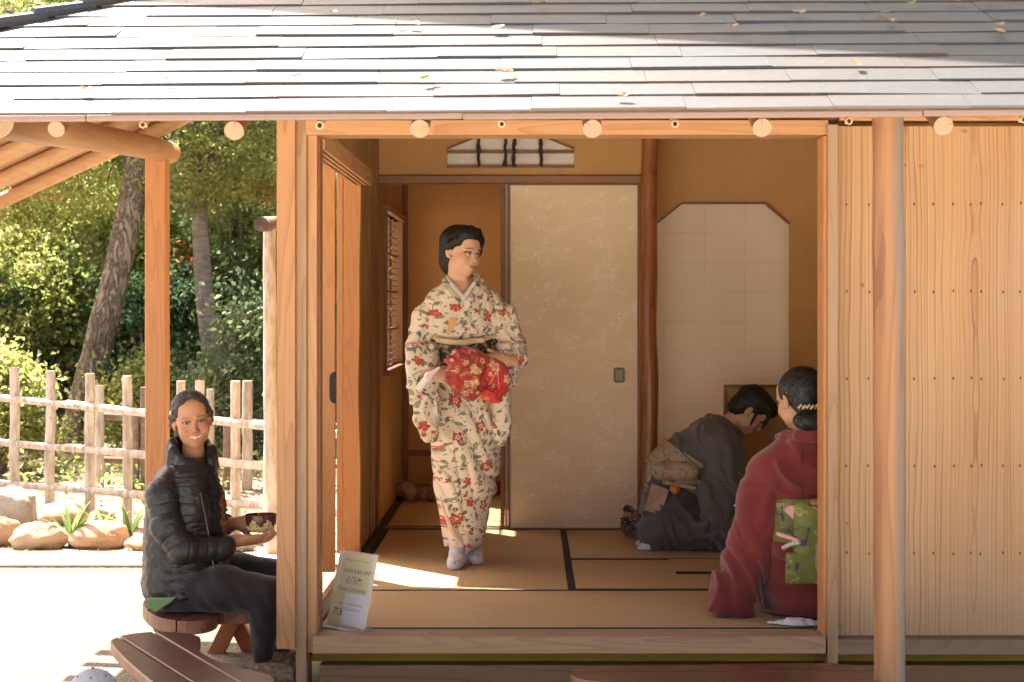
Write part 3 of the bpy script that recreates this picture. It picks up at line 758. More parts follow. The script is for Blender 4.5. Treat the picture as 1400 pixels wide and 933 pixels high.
for va, vb in ((569, 580), (629, 634), (668, 680)):
    pole(bf, 'fence_rail', W(134, va, 12.66), W(500, vb+5, 12.66), 5.0/F*12.6, 'old_pole' if va < 640 else 'pole')
# tall gate post with a horizontal log on top
gate = thing('gate', 'tall peeled gate post carrying a dark horizontal log near the teahouse corner', 'gate', (XU(368, 9.7), 9.7, 0))
pole(gate, 'gate_post', (XU(370, 9.7), 9.7, -.02), W(368, 312, 9.7), 9.2/F*9.7, n=16)
gl = log('gate_beam', [W(357, 307, 9.45), W(372, 306, 9.75), W(440, 303, 10.6)], [.043, .043, .042], plain('dark_log_bark', (.16, .12, .10), .7, .35, 14, bump=.5), gate)
gl.data.materials[1] = plain('dark_log_end', (.10, .075, .06), .8, .3, 30)

# ================================================================ rocks
def mat_rock(name, a, b):
    s = NT(name); p = s.obj(); n = s.noise(p, 5, 6, .65); m2 = s.noise(p, 2, 3, .5); st = s.noise(p, 60, 3, .6)
    c = s.mix(s.sm(n, .38, .62), a, b); c = s.mix(s.m('MULTIPLY', s.sm(m2, .55, .7), .5), c, (.36, .30, .16))
    c = s.mix(s.m('MULTIPLY', s.sm(st, .6, .75), .3), c, (.16, .12, .09))
    return s.fin(c, .85, s.bump(s.m('ADD', n, s.m('MULTIPLY', st, .3)), .6, .03), spec=.25)
RK = [mat_rock('tan_boulder', (.50, .38, .27), (.38, .26, .17)), mat_rock('grey_boulder', (.44, .40, .34), (.30, .26, .21)), mat_rock('rusty_boulder', (.48, .33, .22), (.36, .22, .13))]
from mathutils import noise as mnoise
def rock(u0, u1, v0, v1, D, label, mi=0, seed=0, dark=0):
    import bmesh
    bm = bmesh.new(); bmesh.ops.create_icosphere(bm, subdivisions=4, radius=1)
    x0, x1 = XU(u0, D), XU(u1, D); z0, z1 = ZV(v1, D), ZV(v0, D)
    cx, w_ = (x0+x1)/2, (x1-x0)/2; zb_ = ground_h(cx, D); h = max(z1-zb_, .05)
    for v in bm.verts:
        c = v.co.copy(); o = Vector((seed*3.1, seed*1.7, seed))
        d = 1+.30*mnoise.noise(c*1.1+o)+.14*mnoise.noise(c*2.6+o)+.05*mnoise.noise(c*6+o)
        # facets
        q = c*d
        for nrm, lim in ((Vector((.3*math.sin(seed), -.8, .5)).normalized(), .82), (Vector((math.cos(seed*2), .2, .6)).normalized(), .85), (Vector((-.6, -.4, .5+.3*math.sin(seed*5))).normalized(), .88)):
            e = q.dot(nrm)-lim
            if e > 0: q -= nrm*e*.8
        v.co = Vector((q.x*w_*1.05, q.y*w_*.75, q.z*h*.62+h*.42))
    me = bpy.data.meshes.new('boulder'); bm.to_mesh(me); bm.free()
    me.polygons.foreach_set('use_smooth', [True]*len(me.polygons))
    o = link_mesh('boulder', me, RK[mi], None, (cx, D+w_*.3, zb_)); tag(o, label, 'boulder', 'boulders edging the path')
rock(-30, 46, 668, 722, 10.6, 'large grey boulder with a shadowed right face at the left end', 1, 1)
rock(-25, 22, 708, 742, 10.05, 'small rusty boulder in front of the large grey one', 2, 2)
rock(17, 90, 715, 757, 9.95, 'yellowish rounded boulder left of the first leafy clump', 0, 3)
rock(92, 173, 716, 758, 9.95, 'big tan boulder between the two clumps of blade leaves', 2, 4.4)
rock(168, 225, 732, 764, 9.9, 'pale boulder just left of the seated woman', 0, 5)
rock(48, 118, 688, 712, 11.0, 'low brown boulder at the foot of the fence', 0, 6)
rock(118, 160, 698, 722, 10.6, 'small half hidden boulder behind the big tan one', 1, 7)
rock(305, 346, 738, 768, 9.85, 'wedge shaped pale boulder under the tea bowl', 1, 8)
rock(225, 300, 730, 765, 9.9, 'boulder hidden behind the seated woman', 0, 9)
rock(352, 400, 735, 768, 10.1, 'small boulder beside the gate post', 1, 10)
# ================================================================ leaf helpers
def mat_leaf(name, a, b, trans=.55, tcol=None, rough=.45, spec=.4):
    s = NT(name); 
    at = s.n('Attribute', {'attribute_name': 'tone'}).outputs['Fac']
    c = s.mix(at, a, b)
    s.fin(c, rough, spec=spec)
    tr = s.n('BsdfTranslucent', Color=s.mix(at, tuple(min(1, x*1.35) for x in (tcol or a)), tuple(min(1, x*1.35) for x in (tcol or b))))
    mx = s.n('MixShader', Fac=trans); s.lk(s.b.outputs[0], mx.inputs[1]); s.lk(tr.outputs[0], mx.inputs[2]); s.lk(mx.outputs[0], s.out.inputs[0])
    return s.mat
M['leaf_light'] = mat_leaf('sunny_oak_leaf', (.19, .22, .06), (.50, .50, .18), .62)
M['leaf_mid'] = mat_leaf('green_leaf', (.11, .16, .05), (.33, .38, .13), .6)
M['leaf_dark'] = mat_leaf('dark_evergreen_leaf', (.035, .075, .035), (.12, .19, .085), .5)
M['leaf_olive'] = mat_leaf('dusty_olive_leaf', (.12, .15, .07), (.28, .33, .16), .45)
M['leaf_rust'] = mat_leaf('rusty_autumn_leaf', (.30, .10, .03), (.50, .22, .06))
M['bark'] = None
def mat_bark():
    s = NT('furrowed_bark'); p = s.obj()
    wv = s.noise(s.map(p, (14, 14, 3.2)), 1.0, 4, .65, 1.2); n = s.noise(p, 40, 4, .6)
    r = s.m('ABSOLUTE', s.m('SUBTRACT', wv, .5)); rd = s.sm(r, .0, .09)
    c = s.mix(rd, (.15, .11, .075), (.36, .28, .20)); c = s.mix(s.m('MULTIPLY', s.sm(n, .5, .7), .6), c, (.48, .42, .34))
    return s.fin(c, .9, s.bump(s.m('ADD', rd, s.m('MULTIPLY', n, .4)), .9, .02), spec=.15)
M['bark'] = mat_bark()
def mat_bark2():
    s = NT('smooth_grey_bark'); p = s.obj()
    n = s.noise(s.map(p, (9, 9, 30)), 1.0, 4, .6); n2 = s.noise(p, 6, 4, .6)
    c = s.mix(s.sm(n, .4, .6), (.20, .165, .14), (.31, .27, .23)); c = s.mix(s.m('MULTIPLY', s.sm(n2, .5, .7), .5), c, (.33, .29, .25))
    return s.fin(c, .85, s.bump(n, .6, .012), spec=.2)
M['bark_grey'] = mat_bark2()
def leaf_mesh(name, centers, size, mats, parent=None, loc=(0, 0, 0), mat_idx=None, aspect=.55, up_bias=.35, tone=None):
    n = len(centers); rng = RNG
    nrm = rng.normal(size=(n, 3)); nrm[:, 2] += up_bias*np.sign(rng.random(n)-.25)*1.2; nrm /= np.linalg.norm(nrm, axis=1)[:, None]
    a = rng.normal(size=(n, 3)); a -= nrm*np.sum(a*nrm, 1)[:, None]; a /= np.linalg.norm(a, axis=1)[:, None]
    b = np.cross(nrm, a); sz = size*(.6+.8*rng.random(n))[:, None]
    c = np.asarray(centers); fold = nrm*sz*.12
    v = np.empty((n, 4, 3)); v[:, 0] = c-a*sz*.5; v[:, 1] = c+b*sz*aspect*.5+fold; v[:, 2] = c+a*sz*.5; v[:, 3] = c-b*sz*aspect*.5+fold
    o0 = np.array(ORG[parent.name]) if parent is not None else np.array(loc)
    v = v.reshape(-1, 3)-o0
    me = bpy.data.meshes.new(name)
    me.vertices.add(4*n); me.vertices.foreach_set('co', v.ravel())
    me.loops.add(4*n); me.loops.foreach_set('vertex_index', np.arange(4*n))
    me.polygons.add(n); me.polygons.foreach_set('loop_start', np.arange(0, 4*n, 4)); me.polygons.foreach_set('loop_total', np.full(n, 4))
    if mat_idx is not None: me.polygons.foreach_set('material_index', np.asarray(mat_idx, dtype=np.int32))
    at = me.attributes.new('tone', 'FLOAT', 'POINT'); tn = rng.random(n) if tone is None else np.clip(tone+rng.normal(size=n)*.18, 0, 1)
    at.data.foreach_set('value', np.repeat(tn, 4).astype(np.float32))
    me.update(calc_edges=True)
    return link_mesh(name, me, mats, parent, loc if parent is None else None)
def clump_cloud(cx, cy, cz, rx, ry, rz, nclump, nleaf, cr, shell=.55):
    rng = RNG; d = rng.normal(size=(nclump, 3)); d /= np.linalg.norm(d, axis=1)[:, None]
    rr = (shell+(1-shell)*rng.random(nclump))**.8
    cc = d*rr[:, None]*np.array([rx, ry, rz])+np.array([cx, cy, cz])
    per = rng.integers(int(nleaf/nclump*.5), int(nleaf/nclump*1.5)+1, nclump)
    pts = []; tn = []
    for i in range(nclump):
        k = per[i]; q = rng.normal(size=(k, 3))*cr*(.6+.8*rng.random())*np.array([1, 1, .6]); pts.append(cc[i]+q); tn.append(np.full(k, rng.random()))
    return cc, np.concatenate(pts), np.concatenate(tn)
def tree(name, label, cat, base, path, r0, r1, crowns, mats, size, bark='bark', group=None, rust=.0, br=.55):
    b = Vector(base); t = thing(name, label, cat, b, group)
    pts = [Vector(p) for p in path]; # refine path
    fine = []
    for i in range(len(pts)-1):
        for k in range(5): fine.append(pts[i].lerp(pts[i+1], k/5))
    fine.append(pts[-1])
    for _ in range(3): fine = [fine[0]]+[(fine[i-1]+fine[i]*2+fine[i+1])/4 for i in range(1, len(fine)-1)]+[fine[-1]]
    n = len(fine); m = MB()
    rad = [(r0*(1+.35*math.exp(-i/1.6)))*(1-i/(n-1))+r1*i/(n-1) for i in range(n)]
    m.tube(fine, [q*(1+random.uniform(-.04, .04)) for q in rad], 20, jit=.035)
    allp = []; allt = []; cen = []
    for (c, rr, nc, nl, cr) in crowns:
        cc, p, tn = clump_cloud(*c, *rr, nc, nl, cr); allp.append(p); allt.append(tn); cen.append(cc)
    for cc in cen:
        for c in cc[::3]:
            s0 = fine[random.randint(int(n*br), n-1)]; c = Vector(c); mid = s0.lerp(c, .5)+Vector((random.uniform(-.2, .2), random.uniform(-.2, .2), random.uniform(0, .25)))
            m.tube([s0, s0.lerp(mid, .5)+Vector((0, 0, .06)), mid, mid.lerp(c, .6), c], [r1*.55, r1*.42, r1*.3, r1*.18, .006], 6)
    m.build('trunk', M[bark], t, smooth=True)
    P = np.concatenate(allp); T = np.concatenate(allt)
    mi = np.zeros(len(P), dtype=np.int32); ml = [M[k] for k in mats]
    if len(mats) > 1:
        sel = np.sin(P[:, 0]*3.1+P[:, 2]*2.3)+np.sin(P[:, 2]*4.7+P[:, 1]*1.9+1)+RNG.normal(size=len(P))*.5
        mi[sel > .8] = 1
        if rust and len(mats) > 2: mi[(np.sin(P[:, 0]*5.3+1.7)+np.sin(P[:, 2]*6.1+P[:, 0]*3)) > 2-rust] = 2; mi[(mi == 2) & (RNG.random(len(P)) < .45)] = 0
    leaf_mesh('crown', P, size, ml, t, mat_idx=mi, tone=T)
    return t
# leaning oak and its upright neighbour
tb = W(98, 612, 15.0); tb.z = ground_h(tb.x, tb.y)-.05
tree('oak_tree', 'big leaning oak with furrowed brown trunk behind the left part of the fence', 'tree', tb,
     [tb, W(112, 560, 15.0), W(135, 470, 15.1), W(158, 380, 15.2), W(178, 290, 15.3), W(190, 215, 15.4), W(196, 100, 15.6), W(215, -60, 16)], .145, .105,
     [((XU(120, 16), 16.6, E+2.9), (1.9, 1.2, 1.0), 90, 19000, .20), ((XU(50, 16), 16.0, E+1.5), (1.1, 1.2, .7), 70, 15000, .14)], ['leaf_light', 'leaf_mid', 'leaf_rust'], .052, rust=.25, br=.80)
tb = W(300, 600, 15.8); tb.z = ground_h(tb.x, tb.y)-.05
tree('oak_tree', 'slimmer grey trunk with sparse yellow green crown between the two wooden posts', 'tree', tb,
     [tb, W(298, 560, 15.8), W(288, 480, 15.8), W(280, 410, 15.9), W(274, 330, 16), W(272, 250, 16), W(262, 120, 16.3)], .10, .07,
     [((XU(290, 16), 15.6, E+1.35), (.95, .7, .42), 60, 12000, .12), ((XU(330, 16), 16.2, E+2.2), (1.5, 1.1, .7), 70, 14000, .18)], ['leaf_light', 'leaf_olive', 'leaf_rust'], .045, bark='bark_grey', rust=.3, br=.82)
# shrubs and trees behind
def bush(label, u, D, v_top, wpx, mats, nl, size=.06, bot=None, tone=None, name='shrub', cr=.14, cat='shrub', grp='shrubs filling the slope behind the fence', rust=0):
    nl = int(nl*1.55); size *= .74; x = XU(u, D); gz = ground_h(x, D); zt = ZV(v_top, D); w_ = wpx/F*D/2; h = (zt-gz)/2
    t = thing(name, label, cat, (x, D, gz), grp)
    cc, P, T = clump_cloud(x, D, gz+h*1.02, w_, w_*.8, h, max(12, int(nl/170)), nl, cr, .45)
    P[:, 2] = np.maximum(P[:, 2], gz+.01)
    mi = np.zeros(len(P), dtype=np.int32)
    if len(mats) > 1:
        sel = np.sin(P[:, 0]*4.1+P[:, 2]*3.3)+np.sin(P[:, 2]*5.7+P[:, 1]*2.9+1)+RNG.normal(size=len(P))*.5; mi[sel > .9] = 1
        if rust and len(mats) > 2: mi[(np.sin(P[:, 0]*5.3+1.7)+np.sin(P[:, 2]*6.1+P[:, 0]*3)) > 2-rust] = 2; mi[(mi == 2) & (RNG.random(len(P)) < .45)] = 0
    leaf_mesh('foliage', P, size, [M[k] for k in mats], t, mat_idx=mi, tone=T if tone is None else tone)
    m = MB()
    for c in cc[::4]:
        c = Vector(c); b0 = Vector((x+random.uniform(-.1, .1)*w_, D+random.uniform(-.1, .1), gz-.03)); m.tube([b0, b0.lerp(c, .5)+Vector((0, 0, .1*h)), c], [.022, .014, .005], 6)
    m.build('stem', M['bark_grey'], t, smooth=True)
    return t
bush('lime green bush in full sun at the far left behind the fence', -5, 13.6, 470, 140, ['leaf_light', 'leaf_mid'], 5200, .07)
bush('low bright bush right of the leaning trunk', 190, 14.6, 480, 80, ['leaf_light'], 2600, .07)
bush('low dark bush below the grey trunk', 240, 15.0, 470, 150, ['leaf_dark', 'leaf_mid'], 4200, .06)
bush('silvery glossy leaved bush beside the gate post', 335, 14.2, 395, 120, ['leaf_olive', 'leaf_dark'], 5200, .07)
bush('tall blue green bush behind the far wooden post', 215, 17.0, 360, 170, ['leaf_dark'], 6500, .07)
bush('rounded dark bush behind the lime one', 60, 17.2, 330, 240, ['leaf_mid', 'leaf_dark'], 8000, .08)
bush('light hazel thicket under the left eave', 110, 18.0, 215, 240, ['leaf_light', 'leaf_mid', 'leaf_rust'], 11000, .08, rust=.2)
bush('yellow green thicket at the left edge of the view', -30, 17.0, 240, 240, ['leaf_light', 'leaf_mid'], 9000, .08)
bush('dense dark thicket between the posts', 290, 18.2, 255, 220, ['leaf_mid', 'leaf_dark'], 9000, .08)
bush('olive toned thicket reaching up under the eave', 330, 17.6, 150, 200, ['leaf_olive', 'leaf_mid', 'leaf_rust'], 10000, .07, rust=.25)
bush('thicket right of the gate post', 420, 17.0, 200, 160, ['leaf_mid', 'leaf_olive'], 5000, .08)
# the wooded slope: one mass
def wood_mass():
    rng = RNG; n = 52000; nb = 220
    x = rng.uniform(-9, 4, nb); y = rng.uniform(19, 26, nb); z = np.array([ground_h(a, b) for a, b in zip(x, y)])+rng.uniform(.1, 5.2, nb)
    k = n//nb; P = np.repeat(np.stack([x, y, z], 1), k, 0)+rng.normal(size=(nb*k, 3))*np.array([.42, .42, .34]); T = np.repeat(rng.random(nb), k)
    mi = np.repeat(rng.choice([0, 1, 2, 3], nb, p=[.30, .30, .25, .15]), k).astype(np.int32)
    o = leaf_mesh('woods', P, .16, [M['leaf_light'], M['leaf_mid'], M['leaf_dark'], M['leaf_olive']], None, (0, 20, 0), mat_idx=mi, tone=T)
    tag(o, 'dense sunlit woodland climbing the slope behind the garden', 'woods', kind='stuff')
wood_mass()
def added_dark_wood():  # unseen tree mass added so the shaded roof reflects leaves, not sky
    rng = RNG; nb = 260; x = rng.uniform(-1.5, 11, nb); y = rng.uniform(17, 23, nb); z = rng.uniform(1.5, 17, nb)
    k = 90; P = np.repeat(np.stack([x, y, z], 1), k, 0)+rng.normal(size=(nb*k, 3))*.62
    o = leaf_mesh('woods', P, .34, [M['leaf_dark'], M['leaf_mid']], None, (4, 20, 0), mat_idx=(rng.random(nb*k) > .75).astype(np.int32), tone=np.repeat(rng.random(nb), k))
    tag(o, 'unseen tall dark woods added behind the teahouse to darken its roof reflection', 'woods', kind='stuff')
added_dark_wood()
# blade leaved plants among the rocks
M['blade'] = mat_leaf('iris_blade', (.10, .17, .04), (.26, .34, .12), .4)
def blades(label, u, v, D, hpx, n, spread):
    b = W(u, v, D); b.z = ground_h(b.x, b.y); t = thing('iris_plant', label, 'plant', b, 'blade leaved plants among the boulders')
    for i in range(n):
        a = random.uniform(0, 6.28); h = hpx/F*D*random.uniform(.7, 1.1); s_ = spread*random.uniform(.4, 1.0); w_ = .016
        pts = []; m = MB(); K = 9
        dx, dy = math.cos(a), math.sin(a)*.5
        px, py = -math.sin(a), math.cos(a)
        vs = []
        for k in range(K+1):
            q = k/K; r = s_*q**1.6; z = h*(q-.32*q**3*(s_*3)); ww = w_*(1-q**2.2)+.001
            c = Vector((b.x+dx*r, b.y+dy*r, b.z+z))
            vs += [c+Vector((px*ww, py*ww, 0)), c+Vector((0, 0, -.004)), c-Vector((px*ww, py*ww, 0))]
        m.add(vs, [(3*k+j, 3*k+j+1, 3*k+j+4, 3*k+j+3) for k in range(K) for j in (0, 1)])
        o = m.build('leaf', M['blade'], t, smooth=True)
        at = o.data.attributes.new('tone', 'FLOAT', 'POINT'); tn = random.random(); at.data.foreach_set('value', [tn]*len(o.data.vertices))
blades('arching clump of blade leaves left of the big tan boulder', 97, 752, 10.0, 68, 9, .26)
blades('spiky clump of blade leaves right of the big tan boulder', 178, 752, 10.25, 78, 9, .30)
blades('small tuft of blade leaves behind the big tan boulder', 140, 735, 10.5, 50, 6, .25)
blades('tuft of blade leaves at the foot of the pole fence', 205, 715, 11.3, 40, 6, .16)
# loose litter on the soil
def litter():
    rng = RNG; n = 5200; x = rng.uniform(-6, .5, n); y = rng.uniform(9.75, 17, n); z = np.array([ground_h(a, b) for a, b in zip(x, y)])+.008
    o = leaf_mesh('leaf_litter', np.stack([x, y, z], 1), .045, [M['leaf_rust_dry'], M['litter_grey']], None, (0, 10, 0), mat_idx=(rng.random(n) > .35).astype(np.int32), up_bias=3)
    tag(o, 'dry fallen leaves and chips scattered over the garden soil', 'leaf litter', kind='stuff')
M['leaf_rust_dry'] = mat_leaf('dry_leaf', (.20, .11, .05), (.36, .24, .13), .2); M['litter_grey'] = mat_leaf('grey_chip', (.07, .05, .04), (.40, .34, .28), .1)
litter()
def groundcover():
    rng = RNG; nb = 90; x = rng.uniform(-4.2, .2, nb); y = rng.uniform(12.2, 18, nb); z = np.array([ground_h(a, b) for a, b in zip(x, y)])
    k = 70; P = np.repeat(np.stack([x, y, z+.07], 1), k, 0)+rng.normal(size=(nb*k, 3))*np.array([.16, .16, .06]); P[:, 2] = np.maximum(P[:, 2], .02)
    o = leaf_mesh('ground_cover', P, .05, [M['leaf_light'], M['leaf_mid']], None, (0, 13, 0), mat_idx=(rng.random(nb*k) > .6).astype(np.int32), tone=np.repeat(rng.random(nb), k))
    tag(o, 'low leafy ground cover between fence and shrubs', 'ground cover', kind='stuff')
groundcover()
# fallen leaves resting on the roof
for i, (u, v) in enumerate([(545,43),(455,27),(680,50),(1070,13),(1302,16),(1348,15),(957,35),(1091,31),(1205,31),(1217,43),(1001,50),(1365,50),(1364,60),(400,102),(690,110),(565,44),(850,145),(1195,8),(585,120),(740,15),(230,118),(118,132),(1170,103),(1245,20)]):
    K = (420-v)/F; t = (K*YE-.60)/(sn-K*cs) if True else 0
    x = (u-725)/F*(YE+t*cs); c = front_pt(x, t, .035)
    m = MB(); a = random.uniform(0, 6.28); s_ = random.uniform(.014, .024); vs = []
    for k in range(9):
        th = 2*math.pi*k/9; r = s_*(1+.35*math.cos(2*th)); dx, dy = r*math.cos(th+a), r*math.sin(th+a)
        vs.append((c[0]+dx, c[1]+dy*cs, c[2]+dy*sn+random.uniform(-.002, .008)))
    vs.append((c[0], c[1], c[2]-.003)); m.add(vs, [(k, (k+1) % 9, 9) for k in range(9)])
    o = m.build('fallen_leaf', [M['leaf_rust_dry'], M['leaf_light']][i % 5 == 3], None, loc=c)
    o.data.attributes.new('tone', 'FLOAT', 'POINT').data.foreach_set('value', [random.random()]*10)
    tag(o, 'curled dry leaf lying on the grey shingle roof', 'leaf', 'dry leaves scattered on the shingle roof')
# ================================================================ round bench sets
def mat_stain(name, a, b, rough):
    s = NT(name); p = s.obj(); n = s.noise(p, 7, 4, .6); sc = s.noise(s.map(p, (14, 60, 14)), 1.0, 3, .6)
    ch = s.sm(s.noise(p, 24, 3, .6), .69, .73)
    c = s.mix(s.sm(n, .35, .65), a, b); c = s.mix(s.m('MULTIPLY', sc, .3), c, tuple(x*.55 for x in a)); c = s.mix(s.m('MULTIPLY', ch, .55), c, (.50, .40, .33))
    return s.fin(c, s.m('ADD', rough, s.m('MULTIPLY', n, .15)), s.bump(sc, .2, .002), spec=.5)
M['stain'] = mat_stain('dark_red_stained_top', (.12, .042, .026), (.08, .030, .020), .24)
M['stain_side'] = mat_stain('red_brown_edge', (.26, .10, .055), (.17, .065, .04), .4)
M['redwood'] = wood('redwood_leg', (.50, .19, .09), (.36, .12, .055), 'Z', 1.0, .6, .6)
def onplane(u, v, z):
    D = (E-z)*F/(v-420); return (XU(u, D), D)
def board_seat(t, poly, z, th, cuts, name='seat_board'):
    """poly cut into boards by lines (point,dir) - keeps each board a closed prism"""
    def clip(pl, p, d, side):
        out = []; n = len(pl)
        def f(q): return ((q[0]-p[0])*d[1]-(q[1]-p[1])*d[0])*side
        for i in range(n):
            a, b = pl[i], pl[(i+1) % n]; fa, fb = f(a), f(b)
            if fa >= 0: out.append(a)
            if fa*fb < 0: k = fa/(fa-fb); out.append((a[0]+(b[0]-a[0])*k, a[1]+(b[1]-a[1])*k))
        return out
    pieces = []; rest = poly
    for p, d, w_ in cuts:
        L = math.hypot(*d); nx_, ny_ = d[1]/L, -d[0]/L
        pa = (p[0]+nx_*w_, p[1]+ny_*w_); pb = (p[0]-nx_*w_, p[1]-ny_*w_)
        pieces.append(clip(rest, pa, d, 1)); rest = clip(rest, pb, d, -1)
    pieces.append(rest)
    for pl in pieces:
        if len(pl) < 3: continue
        m = MB(); m.prism(pl, 'z', z-th, z)
        o = m.build(name, [M['stain'], M['stain_side']], t, bevel=.006)
        for f in o.data.polygons:
            if abs(f.normal.z) < .5: f.material_index = 1
def arc_smooth(pts, it=2):
    for _ in range(it):
        q = []
        n = len(pts)
        for i in range(n):
            a, b = pts[i], pts[(i+1) % n]; q += [(a[0]*.75+b[0]*.25, a[1]*.75+b[1]*.25), (a[0]*.25+b[0]*.75, a[1]*.25+b[1]*.75)]
        pts = q
    return pts
# bench 2: front left, curved seat of three boards
z2 = .275
P2 = [onplane(u, v, z2) for u, v in ((147, 877), (158, 871), (180, 866), (210, 863.5), (240, 864), (264, 866.5), (277, 872), (268, 880), (270, 888), (283, 897), (300, 905), (325, 912), (350, 917), (378, 925), (372, 945), (330, 968), (240, 958), (180, 912))]
bt = thing('curved_bench', 'curved dark red bench with pale board joints at the lower left, nearest the camera', 'bench', (P2[0][0]+.3, 5.6, 0), 'curved benches of the picnic sets')
c1, c2 = onplane(208, 863, z2), onplane(326, 933, z2); d1 = (c2[0]-c1[0], c2[1]-c1[1])
c3, c4 = onplane(164, 871, z2), onplane(262, 933, z2); d2 = (c4[0]-c3[0], c4[1]-c3[1])
sg = 1 if ((P2[8][0]-c1[0])*d1[1]-(P2[8][1]-c1[1])*d1[0]) > 0 else -1
if sg < 0: d1 = (-d1[0], -d1[1]); d2 = (-d2[0], -d2[1])
board_seat(bt, arc_smooth(P2, 2), z2, .038, [(c1, d1, .0045), (c3, d2, .0045)])
def xlegs(t, cx, cy, z, ang, sp=.16, w_=.07):
    ca, sa = math.cos(ang), math.sin(ang)
    for s_ in (-1, 1):
        m = MB(); a = Vector((cx+ca*sp*s_, cy+sa*sp*s_, z-.04)); b = Vector((cx-ca*sp*s_*1.15, cy-sa*sp*s_*1.15, 0)); o_ = Vector((-sa, ca, 0))*.02*s_
        m.bar(a+o_, b+o_, .036, w_, up=(ca, sa, 0)); m.build('leg', M['redwood'], t, bevel=.003)
    m = MB(); m.bar((cx-ca*sp*1.4, cy-sa*sp*1.4, z-.055), (cx+ca*sp*1.4, cy+sa*sp*1.4, z-.055), .036, .034); m.build('cross_rail', M['redwood'], t, bevel=.003)
q = onplane(215, 905, z2); xlegs(bt, q[0]+.02, q[1]+.0, z2, R(-60), .13)
q = onplane(325, 935, z2); xlegs(bt, q[0]-.05, q[1]+.0, z2, R(-60), .13)
# bench 1: under the seated woman
z1 = .275
P1 = [onplane(u, v, z1) for u, v in ((193, 826), (199, 817), (225, 809), (270, 806), (330, 806), (375, 812), (376, 830), (340, 836), (298, 834.5), (298, 842), (280, 848.5), (250, 850), (222, 846), (203, 838))]
b1 = thing('curved_bench', 'round ended dark red bench on crossed redwood legs under the seated woman', 'bench', (-1.2, 6.55, 0), 'curved benches of the picnic sets')
e1 = onplane(200, 836, z1); e2 = onplane(262, 806, z1); f1 = onplane(238, 850, z1); f2 = onplane(330, 806, z1)
da = (e2[0]-e1[0], e2[1]-e1[1]); db = (f2[0]-f1[0], f2[1]-f1[1])
board_seat(b1, arc_smooth(P1, 2), z1, .052, [(f1, db, .002), (e1, da, .002)])
def legpts(t, pts, D, th=.034):
    m = MB(); m.prism([(XU(u, D), ZV(v, D)) for u, v in pts], 'y', D-th/2, D+th/2); return m.build('leg', M['redwood'], t, bevel=.003)
legpts(b1, [(203, 846), (227, 846), (252, 900), (232, 900)], 6.62); legpts(b1, [(268, 846), (240, 846), (213, 905), (236, 905)], 6.70)
legpts(b1, [(318, 824), (342, 824), (300, 908), (276, 908)], 6.95, .036); legpts(b1, [(296, 822), (320, 824), (352, 914), (362, 893), (336, 826)][:2]+[(360, 905), (344, 915)], 6.99, .036)
legpts(b1, [(301, 826), (316, 822), (325, 840), (321, 861), (307, 857)], 6.90, .03)
m = MB(); m.tube([W(311, 851, 6.878), W(311, 851, 6.884)], .008, 12); m.build('bolt', M['metal_pull'], b1)
m = MB(); m.box(XU(240, 6.6), XU(340, 6.9), 6.74, 6.78, z1-.10, z1-.053); m.build('cross_rail', M['redwood'], b1, bevel=.003)
# bench 3: in front of the threshold
z3 = .262
b3 = thing('curved_bench', 'low dark red bench in front of the threshold, cut by the bottom of the photo', 'bench', (.55, 5.45, 0), 'curved benches of the picnic sets')
P3 = [onplane(u, v, z3) for u, v in ((780, 916), (800, 912.5), (850, 909.5), (930, 909), (1020, 907.5), (1120, 905.5), (1190, 911), (1215, 925), (1205, 950), (1120, 940), (980, 934), (850, 934), (782, 928))]
g1, g2 = onplane(782, 919, z3), onplane(1210, 917, z3)
board_seat(b3, arc_smooth(P3, 2), z3, .045, [(g1, (g2[0]-g1[0], g2[1]-g1[1]), .002)])
for u in (850, 1130):
    q = onplane(u, 922, z3); xlegs(b3, q[0], q[1], z3, R(90), .11)
# ================================================================ sculpting: smooth-union volumes turned into one surface
def V3(*a): return np.array(a, dtype=np.float64)
def rotm(yaw=0, pitch=0, roll=0):
    """local forward is -Y, up Z. yaw>0 turns towards +X, pitch>0 nods down, roll>0 tips the crown towards +X"""
    return np.array(Matrix.Rotation(R(yaw), 3, 'Z') @ Matrix.Rotation(R(pitch), 3, 'X') @ Matrix.Rotation(R(roll), 3, 'Y'))
_lat = RNG.random((32, 32, 32))
def vnoise(X, Y, Z):
    xi = np.floor(X).astype(int); yi = np.floor(Y).astype(int); zi = np.floor(Z).astype(int)
    fx, fy, fz = X-xi, Y-yi, Z-zi
    fx = fx*fx*(3-2*fx); fy = fy*fy*(3-2*fy); fz = fz*fz*(3-2*fz)
    def g(a, b, c): return _lat[(xi+a) & 31, (yi+b) & 31, (zi+c) & 31]
    x00 = g(0,0,0)*(1-fx)+g(1,0,0)*fx; x10 = g(0,1,0)*(1-fx)+g(1,1,0)*fx
    x01 = g(0,0,1)*(1-fx)+g(1,0,1)*fx; x11 = g(0,1,1)*(1-fx)+g(1,1,1)*fx
    return (x00*(1-fy)+x10*fy)*(1-fz)+(x01*(1-fy)+x11*fy)*fz-.5
def smin(a, b, k):
    if k <= 0: return np.minimum(a, b)
    h = np.clip(.5+.5*(b-a)/k, 0, 1); return b*(1-h)+a*h-k*h*(1-h)
